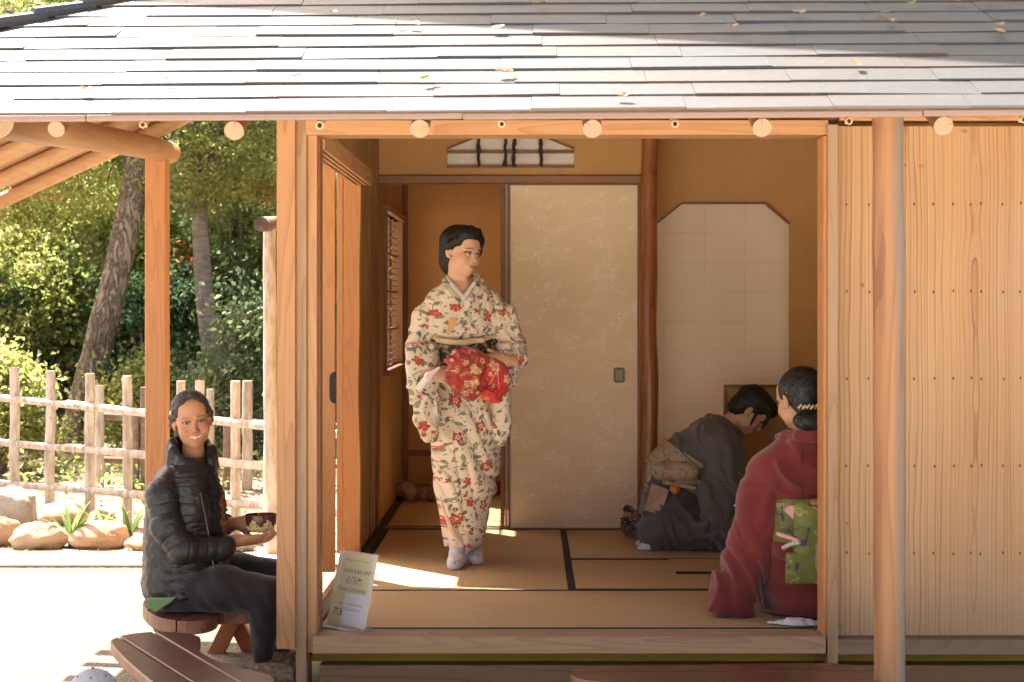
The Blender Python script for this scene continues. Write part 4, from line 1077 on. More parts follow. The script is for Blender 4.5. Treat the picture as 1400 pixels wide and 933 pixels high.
class SDF:
    def __init__(s, lo, hi, vox):
        s.lo = np.array(lo, float); s.vox = vox; s.n = np.ceil((np.array(hi)-s.lo)/vox).astype(int)+1
        s.ax = [(s.lo[i]+vox*np.arange(s.n[i])).astype(np.float32) for i in range(3)]
        s.d = np.full(s.n, 1.0, dtype=np.float32)
    def sub(s, lo, hi, m):
        sl = []
        for i in range(3):
            a = int(max(0, math.floor((lo[i]-m-s.lo[i])/s.vox))); b = int(min(s.n[i], math.ceil((hi[i]+m-s.lo[i])/s.vox)+1))
            sl.append(slice(a, max(a, b)))
        return tuple(sl)
    def grid(s, sl):
        return (s.ax[0][sl[0]][:, None, None], s.ax[1][sl[1]][None, :, None], s.ax[2][sl[2]][None, None, :])
    def apply(s, sl, v, k, op):
        if v.size == 0: return
        c = s.d[sl]
        if op == 'add': s.d[sl] = smin(c, v, k)
        elif op == 'sub': s.d[sl] = -smin(-c, v, k)
        elif op == 'int': s.d[sl] = -smin(-c, -v, k)
    def cap(s, a, b, ra, rb=None, k=.01, sq=None, op='add'):
        rb = ra if rb is None else rb; a = np.array(a, float); b = np.array(b, float); r = max(ra, rb)
        sl = s.sub(np.minimum(a, b), np.maximum(a, b), r+k+.03); X, Y, Z = s.grid(sl)
        ab = b-a; L = max(float(ab@ab), 1e-12)
        t = np.clip(((X-a[0])*ab[0]+(Y-a[1])*ab[1]+(Z-a[2])*ab[2])/L, 0, 1)
        dx, dy, dz = X-(a[0]+ab[0]*t), Y-(a[1]+ab[1]*t), Z-(a[2]+ab[2]*t)
        f = 1
        if sq is not None:
            n, f = np.array(sq[0], float), sq[1]; n = n/np.linalg.norm(n); q = (dx*n[0]+dy*n[1]+dz*n[2])*(1/f-1)
            dx, dy, dz = dx+n[0]*q, dy+n[1]*q, dz+n[2]*q
        v = (np.sqrt(dx*dx+dy*dy+dz*dz)-(ra+(rb-ra)*t))*(min(1, f)*.5+.5)
        s.apply(sl, v, k, op)
    def chain(s, pts, rad, k=.01, sq=None, op='add'):
        for i in range(len(pts)-1): s.cap(pts[i], pts[i+1], rad[i], rad[i+1], k, sq, op)
    def ell(s, c, r, Rm=None, k=.01, op='add'):
        c = np.array(c, float); m = max(r); sl = s.sub(c, c, m+k+.03); X, Y, Z = s.grid(sl)
        x, y, z = X-c[0], Y-c[1], Z-c[2]
        if Rm is not None:
            M_ = np.asarray(Rm).T; x, y, z = M_[0, 0]*x+M_[0, 1]*y+M_[0, 2]*z, M_[1, 0]*x+M_[1, 1]*y+M_[1, 2]*z, M_[2, 0]*x+M_[2, 1]*y+M_[2, 2]*z
        k0 = np.sqrt((x/r[0])**2+(y/r[1])**2+(z/r[2])**2); k1 = np.sqrt((x/r[0]**2)**2+(y/r[1]**2)**2+(z/r[2]**2)**2)+1e-9
        s.apply(sl, k0*(k0-1)/k1, k, op)
    def box(s, c, h, Rm=None, rd=.005, k=.005, op='add'):
        c = np.array(c, float); m = float(np.linalg.norm(h)); sl = s.sub(c, c, m+k+.02); X, Y, Z = s.grid(sl)
        x, y, z = X-c[0], Y-c[1], Z-c[2]
        if Rm is not None:
            M_ = np.asarray(Rm).T; x, y, z = M_[0, 0]*x+M_[0, 1]*y+M_[0, 2]*z, M_[1, 0]*x+M_[1, 1]*y+M_[1, 2]*z, M_[2, 0]*x+M_[2, 1]*y+M_[2, 2]*z
        qx, qy, qz = np.abs(x)-h[0]+rd, np.abs(y)-h[1]+rd, np.abs(z)-h[2]+rd
        v = np.sqrt(np.maximum(qx, 0)**2+np.maximum(qy, 0)**2+np.maximum(qz, 0)**2)+np.minimum(np.maximum(qx, np.maximum(qy, qz)), 0)-rd
        s.apply(sl, v, k, op)
    def loft(s, zs, cx, rx, cy, ry, k=.01, p=2.0, op='add', soft=.01, z0=None, z1=None):
        """stack of super-elliptic sections; zs ascending"""
        zs = np.array(zs); o = np.argsort(zs); zs = zs[o]; cx, rx, cy, ry = [np.array(q, float)[o] for q in (cx, rx, cy, ry)]
        m = max(rx.max(), ry.max()); lo = (cx.min()-m, cy.min()-m, zs[0]); hi = (cx.max()+m, cy.max()+m, zs[-1])
        sl = s.sub(lo, hi, .05+k); X, Y, Z = s.grid(sl); z = s.ax[2][sl[2]]
        def ip(v): 
            # smooth interpolation
            r_ = np.interp(z, zs, v); kk = max(1, int(.018/s.vox)); ker = np.ones(2*kk+1)/(2*kk+1)
            return np.convolve(np.pad(r_, kk, 'edge'), ker, 'valid')[None, None, :]
        CX, RX, CY, RY = ip(cx), ip(rx), ip(cy), ip(ry)
        q = (np.abs((X-CX)/RX)**p+np.abs((Y-CY)/RY)**p)**(1/p)
        v = (q-1)*np.minimum(RX, RY)
        v = -smin(-v, -(zs[0]-Z+0*X+0*Y), soft); v = -smin(-v, -(Z-zs[-1]+0*X+0*Y), soft)
        s.apply(sl, v, k, op)
    def disp(s, fn, band=.05):
        idx = np.nonzero(np.abs(s.d) < band); X, Y, Z = s.ax[0][idx[0]], s.ax[1][idx[1]], s.ax[2][idx[2]]
        s.d[idx] += fn(X, Y, Z).astype(np.float32)
    def cut(s, fn, k=.004):     # keep where fn<0
        X, Y, Z = np.meshgrid(*s.ax, indexing='ij'); s.d = -smin(-s.d, -fn(X, Y, Z).astype(np.float32), k)
    def surface(s):
        d = s.d.copy(); d[0] = d[-1] = 1; d[:, 0] = d[:, -1] = 1; d[:, :, 0] = d[:, :, -1] = 1
        ins = d < 0; c = np.zeros(tuple(np.array(d.shape)-1), np.int8)
        for i in (0, 1):
            for j in (0, 1):
                for k in (0, 1): c += ins[i:d.shape[0]-1+i, j:d.shape[1]-1+j, k:d.shape[2]-1+k]
        mix = (c > 0) & (c < 8); I = np.argwhere(mix); ids = np.full(mix.shape, -1, np.int64); ids[mix] = np.arange(len(I))
        pos = np.zeros((len(I), 3)); cnt = np.zeros(len(I))
        cs_ = [(i, j, k) for i in (0, 1) for j in (0, 1) for k in (0, 1)]
        val = {q: d[I[:, 0]+q[0], I[:, 1]+q[1], I[:, 2]+q[2]] for q in cs_}
        for q in cs_:
            for ax in range(3):
                if q[ax] == 0:
                    e = list(q); e[ax] = 1; e = tuple(e); a, b = val[q], val[e]; m = (a < 0) != (b < 0)
                    t = np.where(m, a/np.where(m, a-b, 1), 0)
                    p = np.zeros((len(I), 3)); p += np.array(q); p[:, ax] += t; pos[m] += p[m]; cnt[m] += 1
        pos = (pos/cnt[:, None]+I)*s.vox+s.lo
        F_ = []
        for ax in range(3):
            u, v = [(1, 2), (2, 0), (0, 1)][ax]
            A = ins[tuple(slice(0, -1) if i == ax else slice(1, -1) for i in range(3))]; B = ins[tuple(slice(1, None) if i == ax else slice(1, -1) for i in range(3))]
            ch = np.argwhere(A != B)
            if len(ch) == 0: continue
            base = ch.copy(); base[:, u] += 1; base[:, v] += 1
            fl = A[ch[:, 0], ch[:, 1], ch[:, 2]]
            def cid(du, dv):
                q = base.copy(); q[:, u] -= du; q[:, v] -= dv; return ids[q[:, 0], q[:, 1], q[:, 2]]
            quad = np.stack([cid(1, 1), cid(0, 1), cid(0, 0), cid(1, 0)], 1)
            quad[~fl] = quad[~fl][:, ::-1]; F_.append(quad)
        return pos, np.concatenate(F_)
def to_object(name, parts, mats, parent=None, loc=(0, 0, 0), relax=1, smooth=True):
    """parts: list of (verts, quads, colour or None, material index)"""
    vs = []; fs = []; col = []; mi = []; b = 0
    for v, q, c, m in parts:
        v = v.copy()
        for _ in range(relax if len(q) else 0):
            acc = np.zeros_like(v); n = np.zeros(len(v))
            for i in range(4):
                a, e = q[:, i], q[:, (i+1) % 4]; np.add.at(acc, a, v[e]); np.add.at(acc, e, v[a]); np.add.at(n, a, 1); np.add.at(n, e, 1)
            v = v*.5+.5*acc/np.maximum(n, 1)[:, None]
        vs.append(v); fs.append(q+b); b += len(v); mi.append(np.full(len(q), m)); 
        col.append(np.ones((len(v), 4)) if c is None else np.concatenate([c(v) if callable(c) else c, np.ones((len(v), 1))], 1))
    V = np.concatenate(vs); Q = np.concatenate(fs); o0 = np.array(ORG[parent.name]) if parent is not None else np.array(loc, float)
    me = bpy.data.meshes.new(name); me.vertices.add(len(V)); me.vertices.foreach_set('co', (V-o0).ravel())
    me.loops.add(4*len(Q)); me.loops.foreach_set('vertex_index', Q.ravel().astype(np.int32)); me.polygons.add(len(Q))
    me.polygons.foreach_set('loop_start', np.arange(0, 4*len(Q), 4)); me.polygons.foreach_set('loop_total', np.full(len(Q), 4))
    me.polygons.foreach_set('material_index', np.concatenate(mi).astype(np.int32)); me.polygons.foreach_set('use_smooth', np.full(len(Q), smooth))
    at = me.attributes.new('paint', 'FLOAT_COLOR', 'POINT'); at.data.foreach_set('color', np.concatenate(col).ravel().astype(np.float32))
    me.update(calc_edges=True); me.validate()
    return link_mesh(name, me, mats, parent, loc if parent is None else None)

# ---------------------------------------------------------------- head, hands
def head_sdf(S, c, Rm, s=1.0, smile=0, female=True, neck_to=None, jaw=1.0, slim=1.0):
    c = np.array(c, float)
    def T(*p): return c+Rm@(np.array(p)*s)
    S.ell(T(0, .018, .045), (.074*s, .092*s, .079*s), Rm, .01)
    S.ell(T(0, -.030, -.012), (.0625*s, .062*s, .084*s), Rm, .03*s)
    S.ell(T(0, -.052, -.082), (.030*s*jaw, .030*s, .027*s), Rm, .035*s)
    for x in (-1, 1):
        S.ell(T(x*.037, -.060, -.028), (.026*s, .024*s, .026*s), Rm, .02*s)      # cheekbone
        S.ell(T(x*.046*slim, -.018, -.056), (.020*s*slim, .034*s, .028*s), Rm, .03*s)      # jaw corner
        S.cap(T(x*.012, -.089, .024), T(x*.044, -.074, .026), .0085*s, .007*s, .016*s)  # brow
    S.ell(T(0, -.062, .060), (.050*s, .030*s, .035*s), Rm, .03*s)                # forehead
    for x in (-1, 1): S.ell(T(x*.031, -.103, .004), (.016*s, .014*s, .0095*s), Rm, .014*s, 'sub')
    S.cap(T(0, -.086, .010), T(0, -.104, -.026), .0065*s, .0085*s, .012*s)       # nose
    S.ell(T(0, -.105, -.030), (.0095*s, .0095*s, .0085*s), Rm, .008*s)
    for x in (-1, 1): S.ell(T(x*.011, -.097, -.033), (.007*s, .008*s, .006*s), Rm, .006*s)
    for x in (-1, 1):
        S.ell(T(x*.031, -.0795, .004), (.0128*s, .0125*s, .0118*s), Rm, .001)    # eyeball
        S.chain([T(x*.017, -.0905, .006), T(x*.025, -.0935, .0120), T(x*.036, -.0925, .0122), T(x*.046, -.0845, .0065)], [.0022*s]*4, .004*s)
        S.chain([T(x*.018, -.0900, .002), T(x*.030, -.0905, -.0055), T(x*.044, -.084, .000)], [.0020*s]*3, .004*s)
    # mouth
    zc = lambda x: -.0585+(9*x*x if smile else 3*x*x)
    w = .035 if smile else .023
    dep = lambda x: -.0955+16*x*x
    xs_ = [-w, -w*.5, 0, w*.5, w]
    S.ell(T(0, -.078, -.058), ((.036 if smile else .030)*s, .018*s, .022*s), Rm, .016*s)
    S.chain([T(x, dep(x), zc(x)+(.0062 if smile else .0040)*(1-(x/w)**2)) for x in xs_], [.0022*s, .0036*s, .0040*s, .0036*s, .0022*s], .004*s)
    S.chain([T(x, dep(x)+.001, zc(x)-(.0085 if smile else .0048)*(1-(x/w)**2)) for x in xs_], [.0022*s, .0042*s, .0050*s, .0042*s, .0022*s], .004*s)
    if smile:
        for x in (-1, 1): S.ell(T(x*.040, -.073, -.036), (.018*s, .016*s, .016*s), Rm, .014*s)
    for x in (-1, 1):     # ears
        S.ell(T(x*.0755, .006, .000), (.009*s, .017*s, .030*s), Rm @ rotm(x*-18, 0, x*8), .006*s)
        S.ell(T(x*.084, -.001, .004), (.006*s, .009*s, .016*s), Rm, .004*s, 'sub')
        S.ell(T(x*.076, -.006, -.024), (.006*s, .008*s, .009*s), Rm, .006*s)
    nb = T(0, .028, -.06); ne = np.array(neck_to) if neck_to is not None else T(0, .04, -.19)
    S.cap(nb, ne, .044*s, .050*s, .03*s)
def face_paint(c, Rm, s, skin, lip, brow, smile=0, gaze=(0, 0), iris=(.035, .018, .01), blush=.25, age=0):
    c = np.array(c, float); skin = np.array(skin)
    def f(v):
        p = (v-c)@Rm/s; x, y, z = p[:, 0], p[:, 1], p[:, 2]
        col = np.tile(skin, (len(v), 1))
        def mixin(m, q):
            m = np.clip(m, 0, 1)[:, None]; col[:] = col*(1-m)+np.array(q)*m
        red = skin*np.array([1.02, .66, .56])
        for sx in (-1, 1): mixin(blush*1.3*np.exp(-(((x-sx*.040)/.018)**2+((z+.030)/.016)**2))*(y < 0), red)
        mixin(blush*np.exp(-((x/.012)**2+((z+.030)/.012)**2))*(y < -.08), red)
        mixin(.5*blush*np.exp(-((np.abs(x)-.078)/.01)**2)*(np.abs(z) < .035), red)
        fr = y < -.05
        for sx in (-1, 1):
            ex, ez = x-sx*.031, z-.0035
            mixin(.30*np.exp(-((ex/.021)**2+((ez-.004)/.014)**2))*fr, skin*np.array([.72, .58, .52]))
            almond = 1-((ex/.0142)**2+((ez-.0008)/(.0048 if smile else .0055))**2)
            mixin((almond > 0)*fr*.85, (.40, .35, .31))
            ir = ((ex-gaze[0]*.005)**2+(ez-gaze[1]*.003)**2)**.5
            mixin(((ir < .0066) & (almond > -.05) & fr)*1.0, iris)
            mixin(((ir < .0030) & (almond > 0) & fr)*1.0, (.004, .003, .003))
            up = (np.abs(((ex/.0155)**2+((ez-.0008)/.0072)**2)**.5-1) < .17) & (ez > -.001) & fr
            mixin(up*.92, (.02, .012, .01))
            lo_ = (np.abs(((ex/.0150)**2+((ez-.0008)/.0068)**2)**.5-1) < .10) & (ez < 0) & fr
            mixin(lo_*.35, skin*.35)
            bx = sx*x
            bz = .0265-((bx-.030)/.02)**2*.0045+(.0008 if age else 0)
            bw = np.clip(1-((bx-.031)/.0215)**4, 0, 1)
            mixin((np.abs(z-bz) < .0030*bw)*fr*(.55 if age else .8), brow)
            mixin((((x-sx*.0075)/.0035)**2+((z+.0385)/.0022)**2 < 1)*(y < -.085)*.75, skin*.18)
            # smile line
            if smile or age:
                ln = np.abs((sx*x)-(.020+(-.030-z)*.42)); mixin((ln < .0016)*((z < -.034) & (z > -.066))*fr*.35, skin*.55)
        w = .035 if smile else .023
        zc = -.0585+(9*x*x if smile else 3*x*x); k = 1-(x/w)**2
        dz = z-zc; up_, dn = (.0108 if smile else .0082)*k, (.0138 if smile else .0100)*k
        lipm = (dz < up_) & (dz > -dn) & (k > 0) & (y < -.07); mixin(lipm*.85, lip)
        if smile:
            tm = (dz < .0040*k) & (dz > -.0055*k) & (np.abs(x) < .028) & (y < -.07)
            mixin(tm*1.0, (.56, .49, .42)); 
            gap = (tm & (np.abs(np.abs(x) % .0075-.00375) > .0034)); mixin(gap*.5, (.30, .20, .16))
            edge = (k > 0) & (y < -.07) & (dz < .0046*k) & (dz > -.0068*k) & ~tm; mixin(edge*1.0, (.10, .02, .018))
        else: mixin((np.abs(dz) < .0011)*(k > 0)*(y < -.07)*.85, (.10, .025, .02))
        return np.clip(col, 0, 1)
    return f
def hand_sdf(S, wrist, f, n, side, s=1.0, curl=((15, 25, 20),)*4, thumb=(.75, .55, -.25), spread=.06, thumb_curl=20, roots=None):
    """f fingers' direction, n back of the hand, side +1/-1 puts the thumb along +/-(f x n)"""
    w = np.array(wrist, float); f = np.array(f, float); f /= np.linalg.norm(f); n = np.array(n, float); n -= f*(f@n); n /= np.linalg.norm(n); r = np.cross(f, n)*side
    Rm = np.stack([r, f, n], 1)
    S.ell(w+f*.048*s+n*.001, (.041*s, .052*s, .0155*s), Rm, .012*s)
    S.ell(w+f*.070*s, (.040*s, .022*s, .0125*s), Rm, .01*s)
    S.ell(w+f*.035*s+r*.022*s-n*.006*s, (.019*s, .032*s, .016*s), Rm, .012*s)
    S.cap(w-f*.03*s, w+f*.02*s, .0255*s, .026*s, .02*s, sq=(n, .78))
    L = (.072, .080, .074, .058)
    for i in range(4):
        o = (.029-.0195*i)*s; p = w+f*(.084 if i in (1, 2) else .078)*s+r*o; ang = 0; d0 = f+r*(1.5-i)*spread; d0 /= np.linalg.norm(d0); rad = (.0088, .0089, .0085, .0075)[i]*s
        pts = [p-d0*.02*s]; pts.append(p); q = p; cl = curl[i % len(curl)]
        for j, (fr, a) in enumerate(zip((.45, .30, .25), cl)):
            ang += R(a); dd = d0*math.cos(ang)-n*math.sin(ang); q = q+dd*L[i]*s*fr; pts.append(q)
        S.chain(pts, [rad, rad, rad*.95, rad*.88, rad*.76], .0022*s)
    tv = f*thumb[0]+r*thumb[1]+n*thumb[2]; tv /= np.linalg.norm(tv); p = w+f*.016*s+r*.022*s-n*.004*s; q = p+tv*.042*s
    d2 = tv*math.cos(R(thumb_curl))+f*math.sin(R(thumb_curl)); d2 /= np.linalg.norm(d2); e = q+d2*.028*s; g2 = e+d2*.022*s
    S.chain([p, q, e, g2], [.0135*s, .0108*s, .0098*s, .0080*s], .004*s)

def mat_skin(name, rough=.48):
    s = NT(name); p = s.obj(); at = s.n('Attribute', {'attribute_name': 'paint'}).outputs['Color']
    n = s.noise(p, 260, 3, .6); n2 = s.noise(p, 40, 3, .6)
    c = s.mix(s.m('MULTIPLY', s.sm(n2, .4, .7), .16), at, s.mix(1.0, at, (1.0, .78, .70), 'MULTIPLY'))
    s.fin(c, rough, s.bump(n, .12, .0006), spec=.4)
    s.setin(s.b, 'Subsurface Weight', .12); s.setin(s.b, 'Subsurface Radius', (.012, .005, .003)); s.setin(s.b, 'Subsurface Scale', .6)
    return s.mat
M['skin'] = mat_skin('warm_skin')
def mat_hair(name, a, b, sc=(240, 24, 60), rough=.5, grey=None, spec=.3):
    s = NT(name); p = s.obj(); q = s.vm('ADD', p, s.vm('SCALE', s.n('TexNoise', Vector=p, Scale=14).outputs[1], sc=.02))
    n = s.noise(s.map(q, sc), 1.0, 3, .6); c = s.mix(s.sm(n, .35, .65), a, b)
    if grey: c = s.mix(s.m('MULTIPLY', s.sm(n, .55, .68), s.sm(s.noise(p, 9, 2), .42, .6)), c, grey)
    return s.fin(c, rough, s.bump(n, .7, .003), spec=spec)
M['hair_black'] = mat_hair('black_hair', (.006, .005, .005), (.022, .017, .014))
M['hair_grey'] = mat_hair('greying_dark_hair', (.018, .014, .012), (.065, .05, .042), grey=(.16, .14, .12))
M['hair_old'] = mat_hair('black_hair_with_grey', (.006, .006, .006), (.03, .028, .026), sc=(60, 200, 60), grey=(.11, .105, .10))
def cloth(name, a, b, rough=.8, weave=420, sheen=.3, folds=.2, spec=.2):
    s = NT(name); p = s.obj(); n = s.noise(p, 5, 4, .6); wv = s.noise(s.map(p, (weave, weave, weave*.25)), 1.0, 2, .6)
    c = s.mix(s.sm(n, .3, .7), a, b); c = s.mix(s.m('MULTIPLY', wv, .22), c, tuple(x*.55 for x in a))
    s.fin(c, rough, s.bump(s.m('ADD', s.m('MULTIPLY', s.noise(p, 22, 3, .55), folds*6), wv), .25, .0025), spec=spec); s.setin(s.b, 'Sheen Weight', sheen); return s.mat
def mat_floral(name, base=(.74, .62, .47), red=(.42, .045, .03), sizes=1.0, dense=1.0, leafc=((.085, .115, .045), (.035, .065, .085), (.16, .17, .075)), petal=(.56, .13, .08), big=8.0, pr=.22):
    """scattered five petalled flowers, leaves, buds and thin stems printed on the cloth"""
    s = NT(name); p = s.obj(); x, y, z = s.xyz(p)
    uv = s.comb(s.m('ADD', x, s.m('MULTIPLY', y, .75)), z, 0)
    wob = s.vm('SCALE', s.n('TexNoise', Vector=uv, Scale=30, Detail=2).outputs[1], sc=.006)
    uvw = s.vm('ADD', uv, wob)
    def cells(scale, seed):
        q = s.vm('ADD', uvw, s.comb(seed, seed*1.7, 0)); v = s.n('TexVoronoi', {'voronoi_dimensions': '2D', 'feature': 'F1'}, Vector=q, Scale=scale, Randomness=.85)
        dl = s.vm('SUBTRACT', q, v.outputs['Position']); rc = s.xyz(v.outputs['Color']); return dl, rc
    wn = s.noise(s.vm('ADD', uv, s.comb(3.3, 1.1, 0)), 9, 2, .5)
    stem = s.m('MULTIPLY', s.m('LESS_THAN', s.m('ABSOLUTE', s.m('SUBTRACT', wn, .5)), .007), s.m('GREATER_THAN', s.noise(uv, 13, 1), .47))
    c = s.mix(s.sm(s.noise(p, 3, 3), .3, .7), base, tuple(q*.92 for q in base))
    c = s.mix(s.m('MULTIPLY', stem, .75), c, (.16, .14, .08))
    for sc, seed, a_, b_, pb in ((17, 2.3, .0175, .0075, .12), (22, 5.9, .0125, .0062, .30), (30, 9.1, .0075, .0034, .35)):
        dl, rc = cells(sc, seed); th = s.m('MULTIPLY', rc[0], 6.283); dx, dy, _ = s.xyz(dl)
        cx_, sx_ = s.m('COSINE', th), s.m('SINE', th)
        lx = s.m('ADD', s.m('MULTIPLY', dx, cx_), s.m('MULTIPLY', dy, sx_)); ly = s.m('SUBTRACT', s.m('MULTIPLY', dy, cx_), s.m('MULTIPLY', dx, sx_))
        e = s.m('ADD', s.m('POWER', s.m('ABSOLUTE', s.m('DIVIDE', lx, a_*sizes)), 1.5), s.m('POWER', s.m('ABSOLUTE', s.m('DIVIDE', ly, b_*sizes)), 1.7))
        mk = s.m('MULTIPLY', s.m('LESS_THAN', e, 1), s.m('GREATER_THAN', rc[1], pb))
        lc = s.mix(s.m('GREATER_THAN', rc[2], .42), leafc[0], leafc[1]); lc = s.mix(s.m('GREATER_THAN', rc[2], .72), lc, leafc[2])
        vein = s.m('LESS_THAN', s.m('ABSOLUTE', ly), .0008); lc = s.mix(s.m('MULTIPLY', vein, .5), lc, base)
        c = s.mix(s.m('MULTIPLY', mk, .88), c, lc)
    for sc, seed, R0, prob in ((big, 0.0, .0275*sizes, pr), (big*1.6, 7.7, .0145*sizes, .55), (34, 3.1, .0046*sizes, .68)):
        dl, rc = cells(sc, seed); dx, dy, _ = s.xyz(dl); ln = s.vm('LENGTH', dl); an = s.m('ARCTAN2', dy, dx)
        pet = s.m('ABSOLUTE', s.m('COSINE', s.m('ADD', s.m('MULTIPLY', an, 2.5), s.m('MULTIPLY', rc[0], 6.3))))
        rr = s.m('MULTIPLY', s.m('ADD', .52, s.m('MULTIPLY', pet, .48)), s.m('MULTIPLY', R0, s.m('ADD', .7, s.m('MULTIPLY', rc[2], .45))))
        mk = s.m('MULTIPLY', s.m('LESS_THAN', ln, rr), s.m('GREATER_THAN', rc[1], prob))
        q = s.m('DIVIDE', ln, rr)
        pc = s.mix(s.sm(s.noise(uv, 90, 2), .40, .62), red, petal); pc = s.mix(s.m('GREATER_THAN', q, .86), pc, tuple(v_*.6 for v_ in red))
        pc = s.mix(s.m('MULTIPLY', s.m('LESS_THAN', s.m('ABSOLUTE', s.m('SUBTRACT', q, .38)), .09), s.m('GREATER_THAN', rc[2], .5)), pc, tuple(min(1, b_*1.02) for b_ in base)); pc = s.mix(s.m('LESS_THAN', q, .16), pc, (.45, .25, .06))
        c = s.mix(mk, c, pc)
    wv = s.noise(s.map(p, (500, 500, 500)), 1.0, 2, .5)
    s.fin(c, .72, s.bump(s.m('ADD', s.m('MULTIPLY', s.noise(p, 20, 3), 1.4), s.m('MULTIPLY', wv, .3)), .25, .003), spec=.25); s.setin(s.b, 'Sheen Weight', .15); return s.mat
M['floral'] = mat_floral('cream_floral_silk')
M['white_cloth'] = cloth('white_cotton', (.74, .71, .70), (.66, .62, .62), .85, 600)
# ================================================================ woman walking in floral kimono
def person(name_label, skinparts, loc, extra=()):
    o = to_object('person', skinparts, [M['skin'], M['white_cloth']], None, loc); tag(o, name_label, 'person'); return o
def piece(S, mat, name, parent, relax=1):
    v, q = S.surface(); return to_object(name, [(v, q, None, 0)], [M[mat] if isinstance(mat, str) else mat], parent, relax=relax)
def mk_px(D):
    k = D/F
    X = lambda u: (u-725)*k
    Z = lambda v: E+(420-v)*k
    return k, X, Z
def woman_walking():
    D = 7.75; k, X, Z = mk_px(D); P = lambda u, v, y=0: (X(u), D+y, Z(v))
    hc = P(630.5, 347, -.02); Rh = rotm(45, 5, 5); hs = .97
    S = SDF(P(590, 418, -.17), P(672, 300, .17), .0021)
    head_sdf(S, hc, Rh, hs, neck_to=P(634, 408, .01), jaw=.74, slim=.72)
    S.cap(P(634, 400, -.01), P(634, 412, -.02), .06, .07, .03)
    hv, hq = S.surface()
    skin = (.60, .36, .225)
    fp = face_paint(hc, Rh, hs, skin, (.45, .14, .11), (.035, .022, .018), gaze=(.35, 0), blush=.2)
    # hands
    H = SDF(P(582, 560, -.36), P(712, 466, -.02), .0027)
    hand_sdf(H, P(592, 507, -.20), (.80, -.30, -.20), (.05, -.75, .55), -1, .95, curl=((8, 18, 12), (10, 20, 15), (14, 22, 18), (18, 26, 20)), thumb=(.75, .65, -.1), spread=.10)
    hand_sdf(H, P(696, 492, -.21), (-.80, -.30, .10), (.10, -.75, .62), 1, .92, curl=((30, 35, 25), (32, 38, 25), (36, 38, 25), (40, 40, 25)), thumb=(.7, .6, -.2))
    H.cap(P(572, 500, -.12), P(594, 507, -.20), .032, .025, .01); H.cap(P(712, 488, -.12), P(695, 492, -.21), .032, .025, .01)
    gv, gq = H.surface()
    # hidden trunk and legs, tabi
    B = SDF(P(560, 778, -.36), P(712, 398, .25), .010)
    B.loft([Z(v) for v in (410, 440, 500, 560, 600)], [X(634)]*5, [.12, .14, .12, .14, .10], [D]*5, [.07, .08, .08, .09, .08], .02)
    B.chain([P(618, 580), P(622, 660, -.03), P(625, 755, -.02)], [.070, .045, .024], .02); B.chain([P(648, 580, .04), P(648, 660, .10), P(648, 745, .12)], [.070, .045, .024], .02)
    B.chain([P(592, 425), P(574, 480), P(592, 505, -.16)], [.045, .04, .028], .02); B.chain([P(678, 425), P(705, 475), P(698, 491, -.17)], [.045, .04, .028], .02)
    bv, bq = B.surface()
    body = person('woman walking across the mats in a cream floral kimono, holding a red bundle', [(hv, hq, fp, 0), (gv, gq, lambda v: np.tile(np.array(skin), (len(v), 1)), 0), (bv, bq, lambda v: np.tile(np.array(skin), (len(v), 1)), 0)], (X(634), D, FL))
    # tabi socks
    T_ = SDF(P(604, 775, -.22), P(664, 722, .24), .0035)
    for cx, vb, yy, yaw in ((625, 768, -.06, -4), (647, 752.5, .085, 10)):
        kk = (D+yy)/F; x = (cx-725)*kk; zb = FL+.001; a = R(yaw); fx, fy = math.sin(a), -math.cos(a)
        T_.chain([(x, D+yy+.05, zb+.030), (x+fx*.05, D+yy+fy*.05, zb+.026), (x+fx*.115, D+yy+fy*.115, zb+.020)], [.033, .037, .034], .02, sq=((0, 0, 1), .8))
        T_.cap((x, D+yy+.04, zb+.03), (x-.004, D+yy+.045, zb+.17), .036, .042, .03)
        T_.cap((x+fx*.13+.008, D+yy+fy*.15, zb+.03), (x+fx*.10+.006, D+yy+fy*.09, zb+.05), .0035, .003, .004, op='sub')
    T_.cut(lambda X_, Y_, Z_: FL+.001-Z_, .003)
    T_.disp(lambda x, y, z: .0018*np.sin(z*210+x*40)*(z > FL+.045))
    piece(T_, 'white_cloth', 'tabi_sock', body)
    # kimono
    K = SDF(P(548, 756, -.40), P(728, 366, .24), .0046)
    K.loft([Z(v) for v in (386, 396, 410, 430, 455, 478, 500, 530, 560, 600, 640, 690, 725, 747)],
           [X(u) for u in (633, 633, 634, 635, 636, 636, 635, 636, 637, 638, 636, 634.5, 633.5, 633)],
           [q*k for q in (25, 42, 55, 59, 50, 44, 46, 50, 52, 51, 46, 37.5, 30, 25)], [D+.0, D, D, D, D, D, D, D, D, D+.01, D+.02, D+.03, D+.03, D+.03],
           [.062, .082, .10, .112, .115, .11, .112, .122, .13, .135, .13, .12, .11, .10], .01, 2.2, soft=.008)
    K.ell(P(634, 440, -.045), (.125, .08, .085), None, .04)
    # sleeves
    A = SDF(P(548, 756, -.40), P(728, 366, .24), .0046)
    A.chain([P(603, 415), P(584, 436), P(573, 478, -.03), P(582, 505, -.15)], [.055, .064, .062, .046], .03)
    A.loft([Z(v) for v in (470, 500, 520, 540, 570, 592, 601)], [X(u) for u in (580, 582, 582, 584, 586.5, 590, 592)], [q*k for q in (23, 24, 21, 20, 16.5, 12, 7)], [D-.06, D-.12, D-.15, D-.16, D-.16, D-.16, D-.16], [.07, .085, .07, .055, .045, .036, .02], .02, 2.4)
    A.chain([P(664, 413), P(684, 434), P(700, 474, -.03), P(706, 492, -.15)], [.055, .064, .060, .046], .03)
